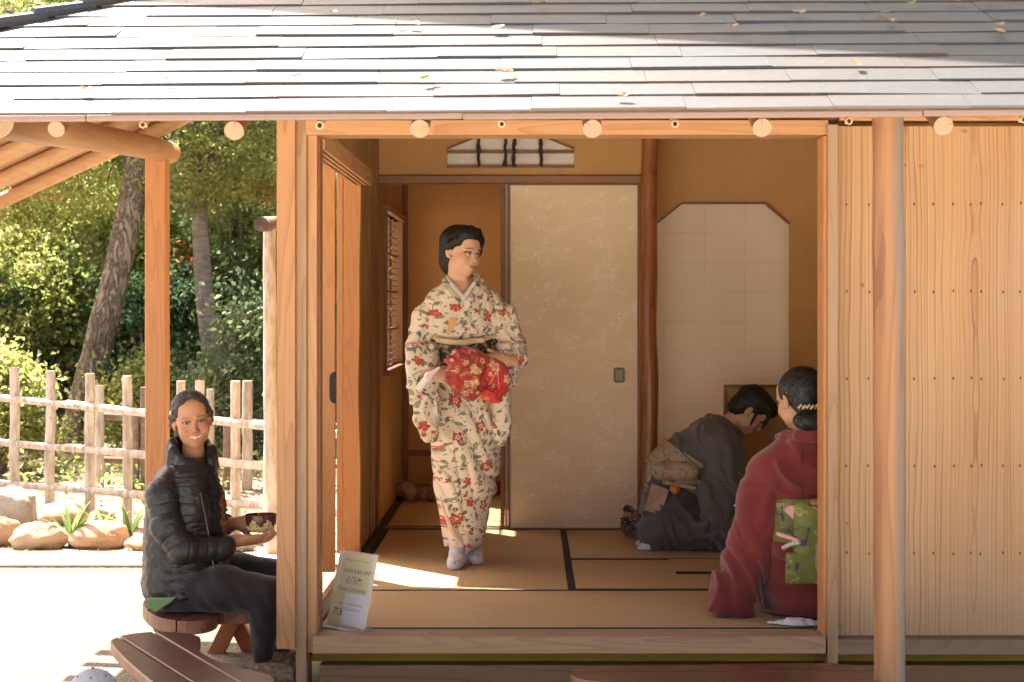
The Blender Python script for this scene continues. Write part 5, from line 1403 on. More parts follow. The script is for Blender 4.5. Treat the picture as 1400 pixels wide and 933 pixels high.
    A.loft([Z(v) for v in (470, 495, 510, 530, 560, 588, 603)], [X(u) for u in (698, 698, 694, 689, 686.5, 687.5, 687)], [q*k for q in (20, 17, 14, 12, 12, 10.5, 6)], [D-.07, D-.12, D-.14, D-.15, D-.15, D-.15, D-.15], [.07, .07, .06, .05, .045, .036, .02], .02, 2.4)
    A.disp(lambda x, y, z: .006*vnoise(x*16+z*3, y*14, z*5+2)+.0042*np.sin((x-X(634))*np.sign(x-X(634))*70+z*22+6*vnoise(x*6, y*6, z*6))-.008*(1-np.abs(np.sin((np.abs(x-X(634))*1.0+z*.35)*40+7*vnoise(x*7, y*7, z*7))))**2)
    # open cuffs
    A.ell(P(586, 520, -.215), (.040, .035, .060), rotm(0, 0, 22), .006, 'sub'); A.ell(P(697, 508, -.205), (.026, .035, .040), rotm(0, 0, -25), .006, 'sub')
    def folds(x, y, z):
        xx = x-X(633); low = np.clip((Z(500)-z)/.5, 0, 1); up_ = 1-np.clip((Z(470)-z)/.1, 0, 1)
        w = vnoise(x*7, y*7, z*4)
        dia = np.sin((xx*.80+(z-Z(560))*.62)*58+w*7)*np.clip((Z(520)-z)/.10, 0, 1)*np.clip((z-Z(745))/.3+.35, 0, 1)
        ver = np.sin((xx+.25*(z-Z(740)))*95+w*6)*np.clip((Z(640)-z)/.35, 0, 1)
        chest = np.sin((xx*.5+np.abs(xx)*.9+z*.5)*75+w*8)*up_
        rg = lambda q: (1-np.abs(np.sin(q)))**2
        dia = dia+1.5*rg((xx*.85+(z-Z(560))*.60)*42+w*6)*np.clip((Z(515)-z)/.06, 0, 1)*np.clip((z-Z(735))/.3+.25, 0, 1)
        chest = chest+1.6*rg((xx*1.0-np.sign(xx)*z*.45)*38+w*5)*up_
        return .0072*dia*np.clip((xx+.17)/.1, 0, 1)+.0034*ver+.0026*chest+.007*vnoise(x*13, y*13, z*8)*(.5+low*.3)
    K.disp(folds)
    # overlapping front edge of the skirt (step) running from hip to hem
    def step(x, y, z):
        t = (Z(600)-z)/(Z(600)-Z(745)); ex = X(588)+(X(640)-X(588))*np.clip(t, 0, 1)**1.25
        seam = X(622)+(X(632)-X(622))*np.clip((Z(590)-z)/(Z(590)-Z(700)), 0, 1.2)+.006*np.sin(z*14)
        return np.where(y < D, np.where(t > -.6, .006*np.tanh((ex-x)/.004)*np.clip(t+.6, 0, 1), 0)+.007*np.exp(-((x-seam)/.012)**2)*np.clip((Z(525)-z)/.1, 0, 1)*np.where(x > seam, 1, .1), 0)
    K.disp(step)
    sl = K.d; sl[:] = smin(sl, A.d, .003)
    # neck opening
    K.ell(P(633.5, 384, -.045), (.058, .090, .055), None, .006, 'sub')
    K.cap(P(633, 392, -.13), P(633, 402, -.13), .020, .010, .006, op='sub')
    kim = piece(K, 'floral', 'kimono', body)
    # collar bands
    C = SDF(P(590, 470, -.22), P(680, 362, .14), .0035)
    C.chain([P(634, 376, .075), P(615, 377, .055), P(608, 385, .0), P(616, 396, -.075), P(631, 416, -.122), P(650, 452, -.128)], [.012, .013, .015, .020, .025, .022], .006, sq=((.35, -1, .45), .30))
    C.chain([P(634, 376, .075), P(652, 377, .055), P(657, 385, .0), P(651, 396, -.075), P(641, 412, -.116), P(629, 436, -.125)], [.012, .013, .015, .019, .023, .020], .006, sq=((-.35, -1, .45), .30))
    piece(C, 'floral', 'collar', body)
    C = SDF(P(598, 425, -.20), P(672, 362, .12), .0028)
    C.chain([P(612, 379, .0), P(619, 389, -.075), P(636, 408, -.122)], [.010, .011, .012], .003, sq=((.4, -1, .3), .3))
    C.chain([P(654, 379, .0), P(648, 389, -.075), P(635, 408, -.120)], [.010, .011, .012], .003, sq=((-.4, -1, .3), .3))
    piece(C, 'white_cloth', 'under_collar', body)
    # cuff linings
    C = SDF(P(555, 560, -.33), P(726, 480, -.03), .004)
    C.chain([P(604, 500, -.245), P(590, 512, -.255), P(574, 532, -.19), P(566, 541, -.15)], [.008, .016, .020, .012], .01, sq=((.3, -1, .3), .35))
    C.chain([P(600, 503, -.225), P(592, 517, -.205), P(580, 538, -.16)], [.008, .014, .012], .01, sq=((.3, -1, .3), .4))
    piece(C, plain('pinkish_white_lining', (.76, .66, .62), .7, .04), 'cuff_lining', body)
    C = SDF(P(675, 540, -.33), P(726, 472, -.03), .004)
    C.chain([P(688, 482, -.22), P(694, 500, -.25), P(705, 523, -.20)], [.004, .004, .004], .004); C.chain([P(705, 523, -.20), P(697, 525, -.22)], [.004, .004], .004)
    piece(C, plain('pinkish_white_lining', (.76, .66, .62), .7, .04), 'cuff_lining', body)
    C = SDF(P(600, 750, -.16), P(648, 640, .02), .004)
    C.chain([P(600, 655, -.120), P(607, 690, -.125), P(620, 722, -.118), P(632, 742, -.100)], [.003, .008, .013, .014], .006, sq=((.1, -1, .1), .3))
    piece(C, plain('salmon_lining', (.80, .56, .44), .7, .05), 'hem_lining', body)
    # obi
    s = NT('dark_brocade_sash'); p = s.obj(); x_, y_, z_ = s.xyz(p)
    blk = s.m('GREATER_THAN', s.noise(s.map(p, (26, 26, 14)), 1.0, 1), .56); bl2 = s.m('GREATER_THAN', s.noise(s.map(p, (40, 40, 60), (4, 3, 2)), 1.0, 1), .57)
    c_ = s.mix(blk, (.022, .018, .014), (.16, .15, .08)); c_ = s.mix(bl2, c_, (.26, .20, .10)); obm = s.fin(c_, .55, s.bump(s.noise(p, 300, 2), .2, .001), spec=.4)
    O = SDF(P(580, 502, -.24), P(690, 452, .2), .0045)
    O.loft([Z(v) for v in (494, 490, 478, 466, 463)], [X(636)]*5, [q*k for q in (44.5, 46.5, 46.5, 46.5, 44)], [D-.012]*5, [.112, .132, .137, .134, .12], .004, 2.3, soft=.004)
    O.disp(lambda x, y, z: .0015*np.sin(z*260))
    piece(O, obm, 'obi_sash', body)
    O = SDF(P(580, 480, -.26), P(694, 448, .16), .004)
    O.chain([P(590, 459, -.02), P(600, 463.5, -.10), P(618, 466.5, -.150), P(640, 467, -.156), P(660, 464.5, -.140), P(677, 458, -.06)], [.010, .013, .014, .014, .013, .010], .008)
    O.disp(lambda x, y, z: .0018*np.sin(z*380+x*30)); piece(O, plain('cream_silk_scarf', (.60, .47, .28), .5, .08), 'obi_scarf', body)
    mb = MB(); mb.prism([(X(612.5), Z(457)), (X(618.5), Z(455)), (X(628), Z(436)), (X(617), Z(435))], 'y', D-.178, D-.168)
    s = NT('gold_orange_silk'); s_ = s.noise(s.obj(), 180, 2); mb.build('folded_silk', s.fin(s.mix(s.sm(s_, .4, .6), (.55, .22, .03), (.60, .34, .10)), .4), body, bevel=.002)
    # hair
    Hh = SDF(P(590, 392, -.2), P(676, 296, .2), .003)
    c0 = np.array(hc)
    def T(*p): return c0+Rh@(np.array(p)*hs)
    Hh.ell(T(0, .026, .052), (.086*hs, .102*hs, .087*hs), Rh, .01)
    Hh.ell(T(0, .058, -.030), (.070*hs, .060*hs, .080*hs), Rh, .03)
    Hh.ell(T(-.0, -.025, .088), (.070*hs, .072*hs, .048*hs), Rh, .02)
    Hh.ell(T(-.010, -.098, -.016), (.056*hs, .070*hs, .080*hs), Rh @ rotm(0, 0, 12), .008, 'sub')
    Hh.ell(T(-.066, -.062, -.030), (.028*hs, .058*hs, .075*hs), Rh, .008, 'sub'); Hh.ell(T(-.089, -.010, -.014), (.020*hs, .024*hs, .034*hs), Rh, .006, 'sub')
    Hh.cap(T(0, -.02, -.14), T(0, .02, -.14), .05, .05, .01, op='sub')
    Hh.chain([T(-.020, -.066, .122), T(.024, -.082, .104), T(.056, -.076, .066), T(.074, -.052, .018), T(.074, -.036, -.026)], [.014*hs, .020*hs, .021*hs, .017*hs, .007*hs], .016, sq=(Rh@np.array([.5, -.8, 0]), .5))
    Hh.chain([T(-.014, -.072, .118), T(-.046, -.066, .092), T(-.068, -.042, .055), T(-.080, -.006, .034), T(-.080, .030, .0)], [.012*hs, .016*hs, .016*hs, .014*hs, .016*hs], .016, sq=(Rh@np.array([-.6, -.8, 0]), .5))
    Hh.disp(lambda x, y, z: .0006*np.sin((x-c0[0])*480+(z-c0[2])*150+5*vnoise(x*20, y*20, z*14))+.0025*vnoise(x*22,y*22,z*9))
    piece(Hh, 'hair_black', 'hair', body)
    # furoshiki bundle held in both hands: separate thing
    U = SDF(P(596, 556, -.42), P(712, 462, -.08), .0042)
    U.ell(P(645, 505, -.245), (.108, .075, .105), rotm(0, 0, -12), .01); U.ell(P(636, 490, -.265), (.070, .062, .060), None, .02); U.ell(P(648, 527, -.25), (.080, .06, .062), rotm(0, 0, -10), .02)
    U.disp(lambda x, y, z: .016*vnoise(x*24, y*24, z*24)-.012*np.abs(np.sin(26*(x-X(641))+6*vnoise(x*14, y*14, z*14)+10*(z-Z(503))))+.010*np.abs(np.sin(34*(z-Z(503))-12*(x-X(641))+7*vnoise(x*12+5, y*12, z*12))))
    v1, q1 = U.surface()
    bm1 = mat_floral('deep_red_floral_silk', (.42, .05, .04), (.55, .30, .12), 1.1, leafc=((.30, .03, .03), (.20, .02, .02), (.5, .2, .1)), petal=(.70, .55, .35), big=13, pr=.35)
    bnd = to_object('cloth_bundle', [(v1, q1, None, 0)], [bm1], None, P(650, 510, -.24)); tag(bnd, 'crimson floral silk bundle held in the walking woman\'s hands', 'cloth bundle')
    U = SDF(P(652, 556, -.40), P(712, 480, -.08), .0042)
    U.ell(P(679, 513, -.245), (.066, .055, .085), rotm(0, 0, -18), .01); U.ell(P(672, 535, -.25), (.060, .05, .035), rotm(0, 0, 20), .02)
    U.disp(lambda x, y, z: .009*vnoise(x*24, y*24, z*24)-.006*np.abs(np.sin(5*np.arctan2(z-Z(526), x-X(670)))))
    v1, q1 = U.surface(); bm2 = mat_floral('scarlet_silk', (.62, .045, .035), (.65, .35, .20), .9, leafc=((.62, .05, .04), (.5, .03, .03), (.6, .2, .1)), petal=(.75, .60, .42), big=12, pr=.5)
    to_object('pouch', [(v1, q1, None, 0)], [bm2], bnd)
    mb = MB()
    mb.tube([P(664, 526, -.315), P(660, 522, -.325), P(656, 527, -.32), P(661, 531, -.32), P(667, 526, -.325), P(674, 522, -.325), P(681, 525, -.32), P(676, 531, -.32), P(667, 527, -.325)], .0022, 6)
    mb.build('cord', M['hem'], bnd, smooth=True)
    mb = MB(); mb.tube([P(671, 522, -.32), P(682, 502, -.315)], .0012, 5); mb.tube([P(682, 502, -.315), P(684, 527, -.315)], .0012, 5); mb.build('white_cord', M['white_cloth'], bnd)
woman_walking()

# ================================================================ woman seated outside
def woman_seated():
    D = 6.5; k, X, Z = mk_px(D); P = lambda u, v, y=0: (X(u), D+y, Z(v))
    hc = P(264, 575, -.02); Rh = rotm(17, 3, -7); hs = .925
    S = SDF(P(218, 645, -.16), P(312, 525, .17), .0019)
    head_sdf(S, hc, Rh, hs, smile=1, neck_to=P(262, 632, .03), jaw=.82, slim=.80)
    hv, hq = S.surface(); skin = (.47, .235, .13)
    fp = face_paint(hc, Rh, hs, skin, (.42, .13, .10), (.06, .04, .03), smile=1, blush=.45, age=1, iris=(.06, .03, .018))
    H = SDF(P(300, 765, -.24), P(392, 695, .16), .0024)
    wr = P(330, 736, -.06); hand_sdf(H, wr, (1, .25, .02), (.05, -.50, -.85), 1, .92, curl=((6, 14, 12), (8, 16, 14), (10, 20, 16), (14, 24, 18)), thumb=(.7, .5, -.5), spread=.05, thumb_curl=35)
    H.cap(P(308, 739, -.10), wr, .030, .0245, .01)
    w2 = P(322, 719, .075); hand_sdf(H, w2, (1, -.30, .06), (.0, .95, -.25), -1, .90, curl=((20, 26, 20), (22, 28, 20), (26, 30, 20), (30, 30, 22)), thumb=(.7, .6, -.1))
    H.cap(P(300, 723, .10), w2, .028, .024, .01)
    gv, gq = H.surface()
    B = SDF(P(196, 922, -.26), P(398, 600, .26), .010)
    B.loft([Z(v) for v in (640, 680, 740, 800)], [X(256), X(254), X(252), X(252)], [.09, .10, .09, .11], [D]*4, [.13, .15, .13, .15], .02)
    B.chain([P(238, 660, -.13), P(258, 738, -.17), P(316, 740, -.10)], [.04, .036, .028], .02); B.chain([P(240, 660, .13), P(262, 735, .16), P(312, 722, .09)], [.04, .036, .028], .02)
    for y0, y1, ku, kv, au, av in ((-.08, -.10, 372, 806, 366, 908), (.09, .10, 388, 798, 377, 897)):
        B.chain([P(250, 800, y0), P(ku, kv, y1), P(au, av, y1)], [.075, .05, .030], .02)
    bv, bq = B.surface(); sk = lambda v: np.tile(np.array(skin), (len(v), 1))
    body = person('smiling woman in black quilted jacket seated on the bench with a tea bowl', [(hv, hq, fp, 0), (gv, gq, sk, 0), (bv, bq, sk, 0)], (X(255), D, Z(825)))
    # leggings
    L = SDF(P(196, 925, -.26), P(404, 752, .28), .0055)
    L.ell(P(250, 806, 0), (.155, .17, .075), None, .03)
    L.chain([P(245, 803, -.08), P(310, 800, -.095), P(371, 805, -.10)], [.090, .090, .066], .03); L.chain([P(371, 805, -.10), P(368, 850, -.10), P(364, 912, -.10)], [.064, .050, .033], .02)
    L.ell(P(364, 853, -.085), (.050, .048, .095), None, .02)
    L.chain([P(255, 800, .08), P(320, 792, .10), P(390, 795, .11)], [.085, .083, .064], .03); L.chain([P(390, 797, .11), P(386, 850, .10), P(377, 903, .10)], [.060, .046, .032], .02)
    L.disp(lambda x, y, z: .0035*vnoise(x*20, y*20, z*20)+.002*np.sin(x*90+z*60+6*vnoise(x*8, y*8, z*8))*(z < Z(770)))
    L.cut(lambda X_, Y_, Z_: (.277-Z_)*((X_ < X(330)))-(X_ >= X(330))*.5, .004)
    piece(L, cloth('charcoal_leggings', (.020, .015, .016), (.032, .025, .026), .75, 500, .35), 'leggings', body)
    # shoes
    Sh = SDF(P(345, 945, -.22), P(412, 895, .22), .005)
    for u, y, zf in ((366, -.10, .012), (378, .10, .012)):
        x = X(u); Sh.chain([(x-.03, D+y, .045), (x+.05, D+y-.02, .04), (x+.14, D+y-.05, .032)], [.036, .040, .032], .02); Sh.cap((x, D+y, .05), (x, D+y, .10), .040, .042, .02)
    Sh.disp(lambda x, y, z: .009*vnoise(x*60, y*60, z*60)); Sh.cut(lambda X_, Y_, Z_: .004-Z_, .003)
    piece(Sh, plain('shaggy_tan_shoe', (.26, .19, .13), .9, .4, 70, bump=.8), 'shoe', body)
    # jacket: trunk and sleeves quilted separately
    lo, hi = P(186, 815, -.30), P(335, 590, .27)
    J = SDF(lo, hi, .0042)
    J.loft([Z(v) for v in (626, 636, 650, 675, 705, 740, 775, 800, 808)], [X(u) for u in (262, 258, 254, 252, 251, 250, 250, 250, 250)],
           [q*k for q in (22, 33, 41, 47, 51, 52, 53.5, 55, 52)], [D]*9, [.09, .14, .165, .175, .172, .165, .17, .18, .17], .01, 2.3, soft=.012)
    def quilt(t, a=.0048, per=.036): 
        f = np.abs(((t/per) % 1)-.5)*2; return a*np.clip((f-.72)/.28, 0, 1)**1.5
    J.disp(lambda x, y, z: quilt(z+.028*np.sin((x-X(250))*6)+.012*vnoise(x*12, y*12, z*8)-.25*np.abs(x-X(245)), .0042)*(z > Z(796))+.008*vnoise(x*22, y*22, z*34)+.004*vnoise(x*60, y*60, z*60))
    J.chain([P(200, 803, -.02), P(225, 806, -.14), P(262, 806, -.175), P(303, 801, -.10)], [.014, .016, .016, .014], .006)
    def sleeve(pts, rad, sgn):
        A = SDF(lo, hi, .0042); A.chain(pts, rad, .03)
        idx = np.nonzero(np.abs(A.d) < .05); p = np.stack([A.ax[i][idx[i]] for i in range(3)], 1); best = np.full(len(p), 9.); tt = np.zeros(len(p)); acc = 0
        for i in range(len(pts)-1):
            a, b = np.array(pts[i]), np.array(pts[i+1]); ab = b-a; Ln = np.linalg.norm(ab); t = np.clip(((p-a)@ab)/(Ln*Ln), 0, 1); dd = np.linalg.norm(p-(a+t[:, None]*ab), axis=1)
            m = dd < best; best[m] = dd[m]; tt[m] = (acc+t*Ln)[m]; acc += Ln
        A.d[idx] += quilt(tt+.010*vnoise(p[:, 0]*14, p[:, 1]*14, p[:, 2]*14)+.10*(p[:, 0]-pts[0][0]), .0050, .042).astype(np.float32)+(.006*vnoise(p[:, 0]*26, p[:, 1]*26, p[:, 2]*26)).astype(np.float32)
        J.d[:] = smin(J.d, A.d, .008)
    sleeve([P(243, 652, -.10), P(234, 672, -.165), P(243, 712, -.20), P(264, 742, -.195), P(308, 743, -.115)], [.050, .060, .056, .054, .044], -1)
    sleeve([P(250, 652, .10), P(250, 680, .17), P(262, 725, .18), P(300, 722, .11)], [.055, .062, .056, .045], 1)
    J.cap(P(307, 744, -.118), P(313, 742, -.108), .049, .048, .004)
    # stand collar
    jm = NT('black_quilted_nylon'); p_ = jm.obj(); nn = jm.noise(p_, 30, 4, .6); jm.fin(jm.mix(jm.sm(nn, .3, .7), (.012, .012, .013), (.022, .021, .022)), jm.m('ADD', .30, jm.m('MULTIPLY', nn, .2)), jm.bump(jm.m('ADD', jm.noise(p_, 55, 4, .65), jm.noise(jm.map(p_, (18, 18, 60)), 1.0, 3, .6)), .5, .006), spec=.5)
    piece(J, jm.mat, 'jacket', body)
    C = SDF(P(226, 662, -.2), P(306, 586, .16), .0036)
    ring = [(243, 600, .055), (237, 606, -.01), (242, 617, -.070), (256, 629, -.100), (273, 635, -.085)]
    for dv, rr in ((0, .013), (7, .016), (15, .019), (24, .021)): C.chain([P(u, v+dv-2, y) for u, v, y in ring], [rr, rr, rr, rr, rr*.8], .02, sq=((.2, -.8, .2), .75))
    ring2 = [(243, 600, .055), (258, 600, .085), (276, 606, .07), (289, 614, .02), (290, 627, -.03)]
    for dv, rr in ((0, .012), (8, .016), (17, .018), (26, .02)): C.chain([P(u, v+dv, y) for u, v, y in ring2], [rr]*5, .02)
    C.disp(lambda x, y, z: .003*vnoise(x*40, y*40, z*40)); piece(C, jm.mat, 'jacket_collar', body)
    C = SDF(P(262, 815, -.24), P(318, 628, .06), .003)
    C.chain([P(274, 646, -.112), P(283, 668, -.135), P(291, 700, -.150), P(301, 755, -.150), P(303, 800, -.125)], [.0026]*5, .003)
    C.ell(P(303.5, 786, -.150), (.006, .005, .020), None, .002); C.ell(P(304, 806, -.13), (.005, .004, .016), None, .002)
    piece(C, plain('pewter_zip', (.20, .19, .17), .4, .2, 90, metal=.6), 'zip', body)
    C = SDF(P(278, 770, -.15), P(312, 632, .09), .004)
    C.chain([P(284, 640, -.05), P(292, 670, -.05), P(296, 710, -.05), P(300, 745, -.04)], [.028, .036, .034, .03], .01)
    C.disp(lambda x, y, z: .010*vnoise(x*70, y*70, z*70)); piece(C, plain('black_fleece_lining', (.010, .010, .012), .95, .3, 80, bump=.8), 'lining', body)
    C = SDF(P(286, 802, -.16), P(330, 640, .08), .0036)
    C.chain([P(296, 648, -.03), P(304, 680, -.04), P(308, 712, -.05), P(310, 745, -.03)], [.014, .020, .020, .018], .01); C.chain([P(309, 742, -.03), P(308, 765, -.055), P(314, 790, -.06)], [.014, .022, .030], .01)
    C.disp(lambda x, y, z: .014*vnoise(x*85, y*85, z*85)*(z > Z(755))+.005*np.sin(x*520+y*300)*(z <= Z(755)))
    piece(C, plain('russet_knit_scarf', (.12, .045, .022), .95, .6, 60, bump=.9), 'scarf', body)
    mb = MB(); mb.prism([(X(215), Z(808)), (X(255), Z(805)), (X(248), Z(812)), (X(228), Z(825)), (X(218), Z(819))], 'y', D-.196, D-.150); mb.build('shirt_hem', plain('green_cotton', (.16, .26, .12), .8, .1), body, bevel=.004)
    # hair
    Hh = SDF(P(216, 618, -.16), P(316, 520, .2), .0028); c0 = np.array(hc)
    def T(*p): return c0+Rh@(np.array(p)*hs)
    Hh.ell(T(0, .024, .047), (.082*hs, .096*hs, .083*hs), Rh, .01); Hh.ell(T(0, .050, -.020), (.070*hs, .060*hs, .070*hs), Rh, .03)
    Hh.ell(T(.004, -.105, -.010), (.057*hs, .078*hs, .088*hs), Rh @ rotm(0, 0, 3), .008, 'sub')
    for x in (-1, 1): Hh.ell(T(x*.062, -.045, -.045), (.026*hs, .045*hs, .055*hs), Rh, .008, 'sub'); Hh.ell(T(x*.088, -.002, -.006), (.018*hs, .022*hs, .026*hs), Rh, .006, 'sub')
    for x in (-1, 1): Hh.chain([T(x*.006, -.062, .116), T(x*.040, -.062, .085), T(x*.068, -.036, .045), T(x*.080, .004, .020), T(x*.078, .04, -.01)], [.010*hs, .014*hs, .014*hs, .014*hs, .02*hs], .014, sq=(Rh@np.array([x*.6, -.8, 0]), .6))
    Hh.ell(T(-.040, .066, -.055), (.030*hs, .030*hs, .040*hs), Rh, .02)
    Hh.chain([T(-.074, -.002, -.018), T(-.080, .004, -.05), T(-.072, .0, -.085)], [.004, .003, .0022], .004)
    Hh.disp(lambda x, y, z: .0007*np.sin((x-c0[0])*420+(z-c0[2])*240+6*vnoise(x*18, y*18, z*14))+.003*vnoise(x*25,y*25,z*12))
    piece(Hh, 'hair_grey', 'hair', body)
    # tea bowl: lathe
    s = NT('glazed_tea_bowl'); p = s.obj(); x_, y_, z_ = s.xyz(p); an = s.m('ARCTAN2', y_, x_)
    fl = s.m('SINE', s.m('ADD', s.m('MULTIPLY', an, 6), .8)); lim = s.m('ADD', .006, s.m('MULTIPLY', fl, .013))
    mk = s.m('LESS_THAN', z_, s.m('ADD', lim, s.m('MULTIPLY', s.m('SUBTRACT', s.noise(p, 90, 2), .5), .03)))
    sp = s.sm(s.noise(p, 150, 2, .6), .50, .60)
    c = s.mix(mk, (.085, .022, .018), s.mix(sp, (.55, .45, .24), (.15, .14, .06))); bmat = s.fin(c, .22, spec=.6)
    bc = P(357.5, 716, -.01); prof = [(.028, -.036), (.040, -.034), (.055, -.020), (.0595, .0), (.0600, .022), (.0610, .034), (.0585, .034), (.0570, .02), (.054, -.01), (.040, -.024), (.0, -.027)]
    mb = MB(); n = 36; vs = []
    for r_, z0 in prof: vs += [(bc[0]+max(r_, .0005)*math.cos(2*math.pi*i/n), bc[1]+max(r_, .0005)*math.sin(2*math.pi*i/n), bc[2]+z0+.004) for i in range(n)]
    mb.add(vs, [(j*n+i, j*n+(i+1) % n, (j+1)*n+(i+1) % n, (j+1)*n+i) for j in range(len(prof)-1) for i in range(n)]+[tuple(range(n-1, -1, -1))])
    o = mb.build('tea_bowl', bmat, None, smooth=True, loc=bc); tag(o, 'dark red glazed tea bowl with gold pattern in the seated woman\'s hands', 'tea bowl')
woman_seated()
# ================================================================ woman in grey kimono, bowing
def woman_grey():
    D = 8.3; k, X, Z = mk_px(D); P = lambda u, v, y=0: (X(u), D+y, Z(v))
    skin = (.46, .26, .155); sk = lambda v: np.tile(np.array(skin), (len(v), 1))
    hc = P(1025, 562, -.03); hs = .93; Rh = rotm(78, 48, 0)
    S = SDF(P(965, 625, -.18), P(1075, 515, .16), .0026)
    head_sdf(S, hc, Rh, hs, neck_to=P(982, 590, .0)); hv, hq = S.surface()
    fp = face_paint(hc, Rh, hs, skin, (.35, .12, .09), (.02, .015, .012))
    B = SDF(P(866, 756, -.30), P(1040, 560, .30), .010)
    B.chain([P(905, 705), P(945, 640), P(985, 595)], [.10, .10, .09], .02); B.chain([P(900, 715, -.08), P(990, 722, -.10)], [.07, .06], .02); B.chain([P(900, 715, .08), P(990, 722, .10)], [.07, .06], .02)
    B.chain([P(985, 612, -.14), P(1002, 672, -.17), P(1030, 668, -.12)], [.045, .036, .028], .02); bv, bq = B.surface()
    H = SDF(P(1015, 700, -.24), P(1075, 640, .05), .0032); hand_sdf(H, P(1034, 668, -.12), (1, .2, -.25), (0, -.4, .9), 1, .9)
    gv, gq = H.surface()
    body = person('kneeling woman in dark grey kimono bowing to the right, near the log pillar', [(hv, hq, fp, 0), (gv, gq, sk, 0), (bv, bq, sk, 0)], (X(930), D, FL))
    K = SDF(P(860, 758, -.36), P(1045, 550, .34), .0055)
    K.ell(P(914, 697, 0), (.135, .19, .145), None, .03)
    K.ell(P(945, 722, 0), (.225, .215, .105), None, .05)
    K.chain([P(895, 728, -.09), P(1010, 733, -.11)], [.085, .075], .03); K.chain([P(895, 728, .09), P(1010, 733, .11)], [.085, .075], .03)
    K.chain([P(920, 665, -.0), P(948, 630, 0), P(978, 606, 0)], [.140, .150, .135], .04)
    K.chain([P(966, 600, -.09), P(985, 610, -.13), P(1001, 665, -.18), P(1022, 668, -.13)], [.085, .085, .062, .045], .03)
    K.chain([P(966, 600, .09), P(990, 612, .13), P(1008, 665, .17), P(1030, 668, .12)], [.08, .08, .06, .045], .03)
    K.loft([Z(v) for v in (640, 670, 700, 725, 747)], [X(u) for u in (985, 982, 982, 988, 996)], [q*k for q in (26, 29, 28, 24, 12)], [D-.16, D-.19, D-.20, D-.20, D-.20], [.06, .05, .045, .04, .025], .03, 2.3)
    K.cut(lambda X_, Y_, Z_: FL+.004-Z_, .004)
    def folds(x, y, z):
        w = vnoise(x*8, y*8, z*8)
        a = np.sin(((x-X(985))*1.0+(z-Z(600))*.35)*75+w*9)*np.clip((x-X(960))/.1, 0, 1)*.0065
        b = np.sin((z-Z(730))*85-(x-X(900))*12+w*8)*(z < Z(695))*.0045
        rg = (1-np.abs(np.sin(((x-X(985))*.9+(z-Z(600))*.5)*34+w*7)))**2
        return a+b-.013*rg+.010*vnoise(x*12, y*12, z*12)
    K.disp(folds)
    gm = cloth('slate_grey_silk', (.095, .085, .082), (.13, .12, .115), .75, 500, .25, .25); piece(K, gm, 'kimono', body)
    C = SDF(P(952, 625, -.2), P(1018, 548, .18), .0045)
    C.chain([P(968, 572, .0), P(972, 575, -.065), P(985, 590, -.085), P(1003, 612, -.075)], [.026, .028, .026, .022], .01, sq=((-.6, -.6, .4), .45)); C.chain([P(968, 572, .0), P(972, 575, .065), P(985, 590, .085), P(1003, 612, .075)], [.026, .028, .026, .022], .01, sq=((-.6, .6, .4), .45))
    piece(C, gm, 'collar', body)
    # obi: band round the ribs, looped back, hanging end
    s = NT('beige_brocade'); p = s.obj(); n = s.noise(p, 45, 3, .6); ln = s.m('LESS_THAN', s.m('ABSOLUTE', s.m('SUBTRACT', s.noise(p, 24, 2), .5)), .02)
    c = s.mix(s.sm(n, .4, .6), (.42, .33, .215), (.36, .27, .165)); c = s.mix(s.m('MULTIPLY', ln, .65), c, (.14, .10, .07)); ob = s.fin(c, .6, s.bump(n, .2, .002), spec=.3)
    O = SDF(P(870, 702, -.34), P(985, 580, .26), .0048)
    ax0, ax1 = P(912, 650), P(952, 622)
    Rb = rotm(0, 0, 0); ang = math.atan2(ax1[2]-ax0[2], ax1[0]-ax0[0])
    O.cap(P(922, 653, 0), P(944, 627, 0), .168, .163, .004)
    def slab(X_, Y_, Z_):
        d = np.array([X(950)-X(915), 0, Z(600)-Z(655)]); d = d/np.linalg.norm(d); t = (X_-X(934))*d[0]+(Z_-Z(640))*d[2]; return np.abs(t)-.075
    O.cut(slab, .006); piece(O, ob, 'obi_sash', body)
    L = SDF(P(868, 705, -.26), P(965, 588, .22), .0045)
    L.chain([P(929, 605, 0), P(906, 612, 0), P(890, 638, 0), P(888, 662, 0), P(905, 668, 0)], [.016, .02, .022, .022, .018], .006, sq=((0, 1, 0), 5.5))
    L.cut(lambda X_, Y_, Z_: np.abs(Y_-D+.02)-.16, .006); L.disp(lambda x, y, z: .005*vnoise(x*18, y*18, z*18))
    L.cap(P(900, 640, -.15), P(940, 640, -.15), .045, .05, .01); L.cap(P(905, 655, -.165), P(945, 662, -.185), .012, .010, .006)
    lo_ = piece(L, ob, 'obi_loop', body)
    mb = MB(); y = D-.19
    mb.hexa([(X(878), y+.05, Z(693)), (X(900), y+.02, Z(699)), (X(901), y+.03, Z(698)), (X(880), y+.06, Z(692)), (X(887), y, Z(656)), (X(910), y-.01, Z(664)), (X(910), y, Z(664)), (X(888), y+.01, Z(656))])
    mb.build('hanging_end', plain('dusty_pink_brocade', (.40, .25, .19), .6, .15, 40), lo_, bevel=.002)
    U = SDF(P(905, 680, -.26), P(935, 648, -.12), .003); U.ell(P(918, 664, -.185), (.026, .02, .022), rotm(0, 0, 20), .01); piece(U, plain('orange_silk', (.58, .20, .04), .5), 'obi_scarf', body)
    T_ = SDF(P(862, 756, -.22), P(915, 722, .24), .004)
    for y in (-.07, .07): T_.chain([P(898, 741, y-.05), P(886, 741, y-.05), P(874, 745, y-.05)], [.036, .036, .018], .02)
    T_.cut(lambda X_, Y_, Z_: FL+.003-Z_, .003); piece(T_, 'white_cloth', 'tabi_sock', body)
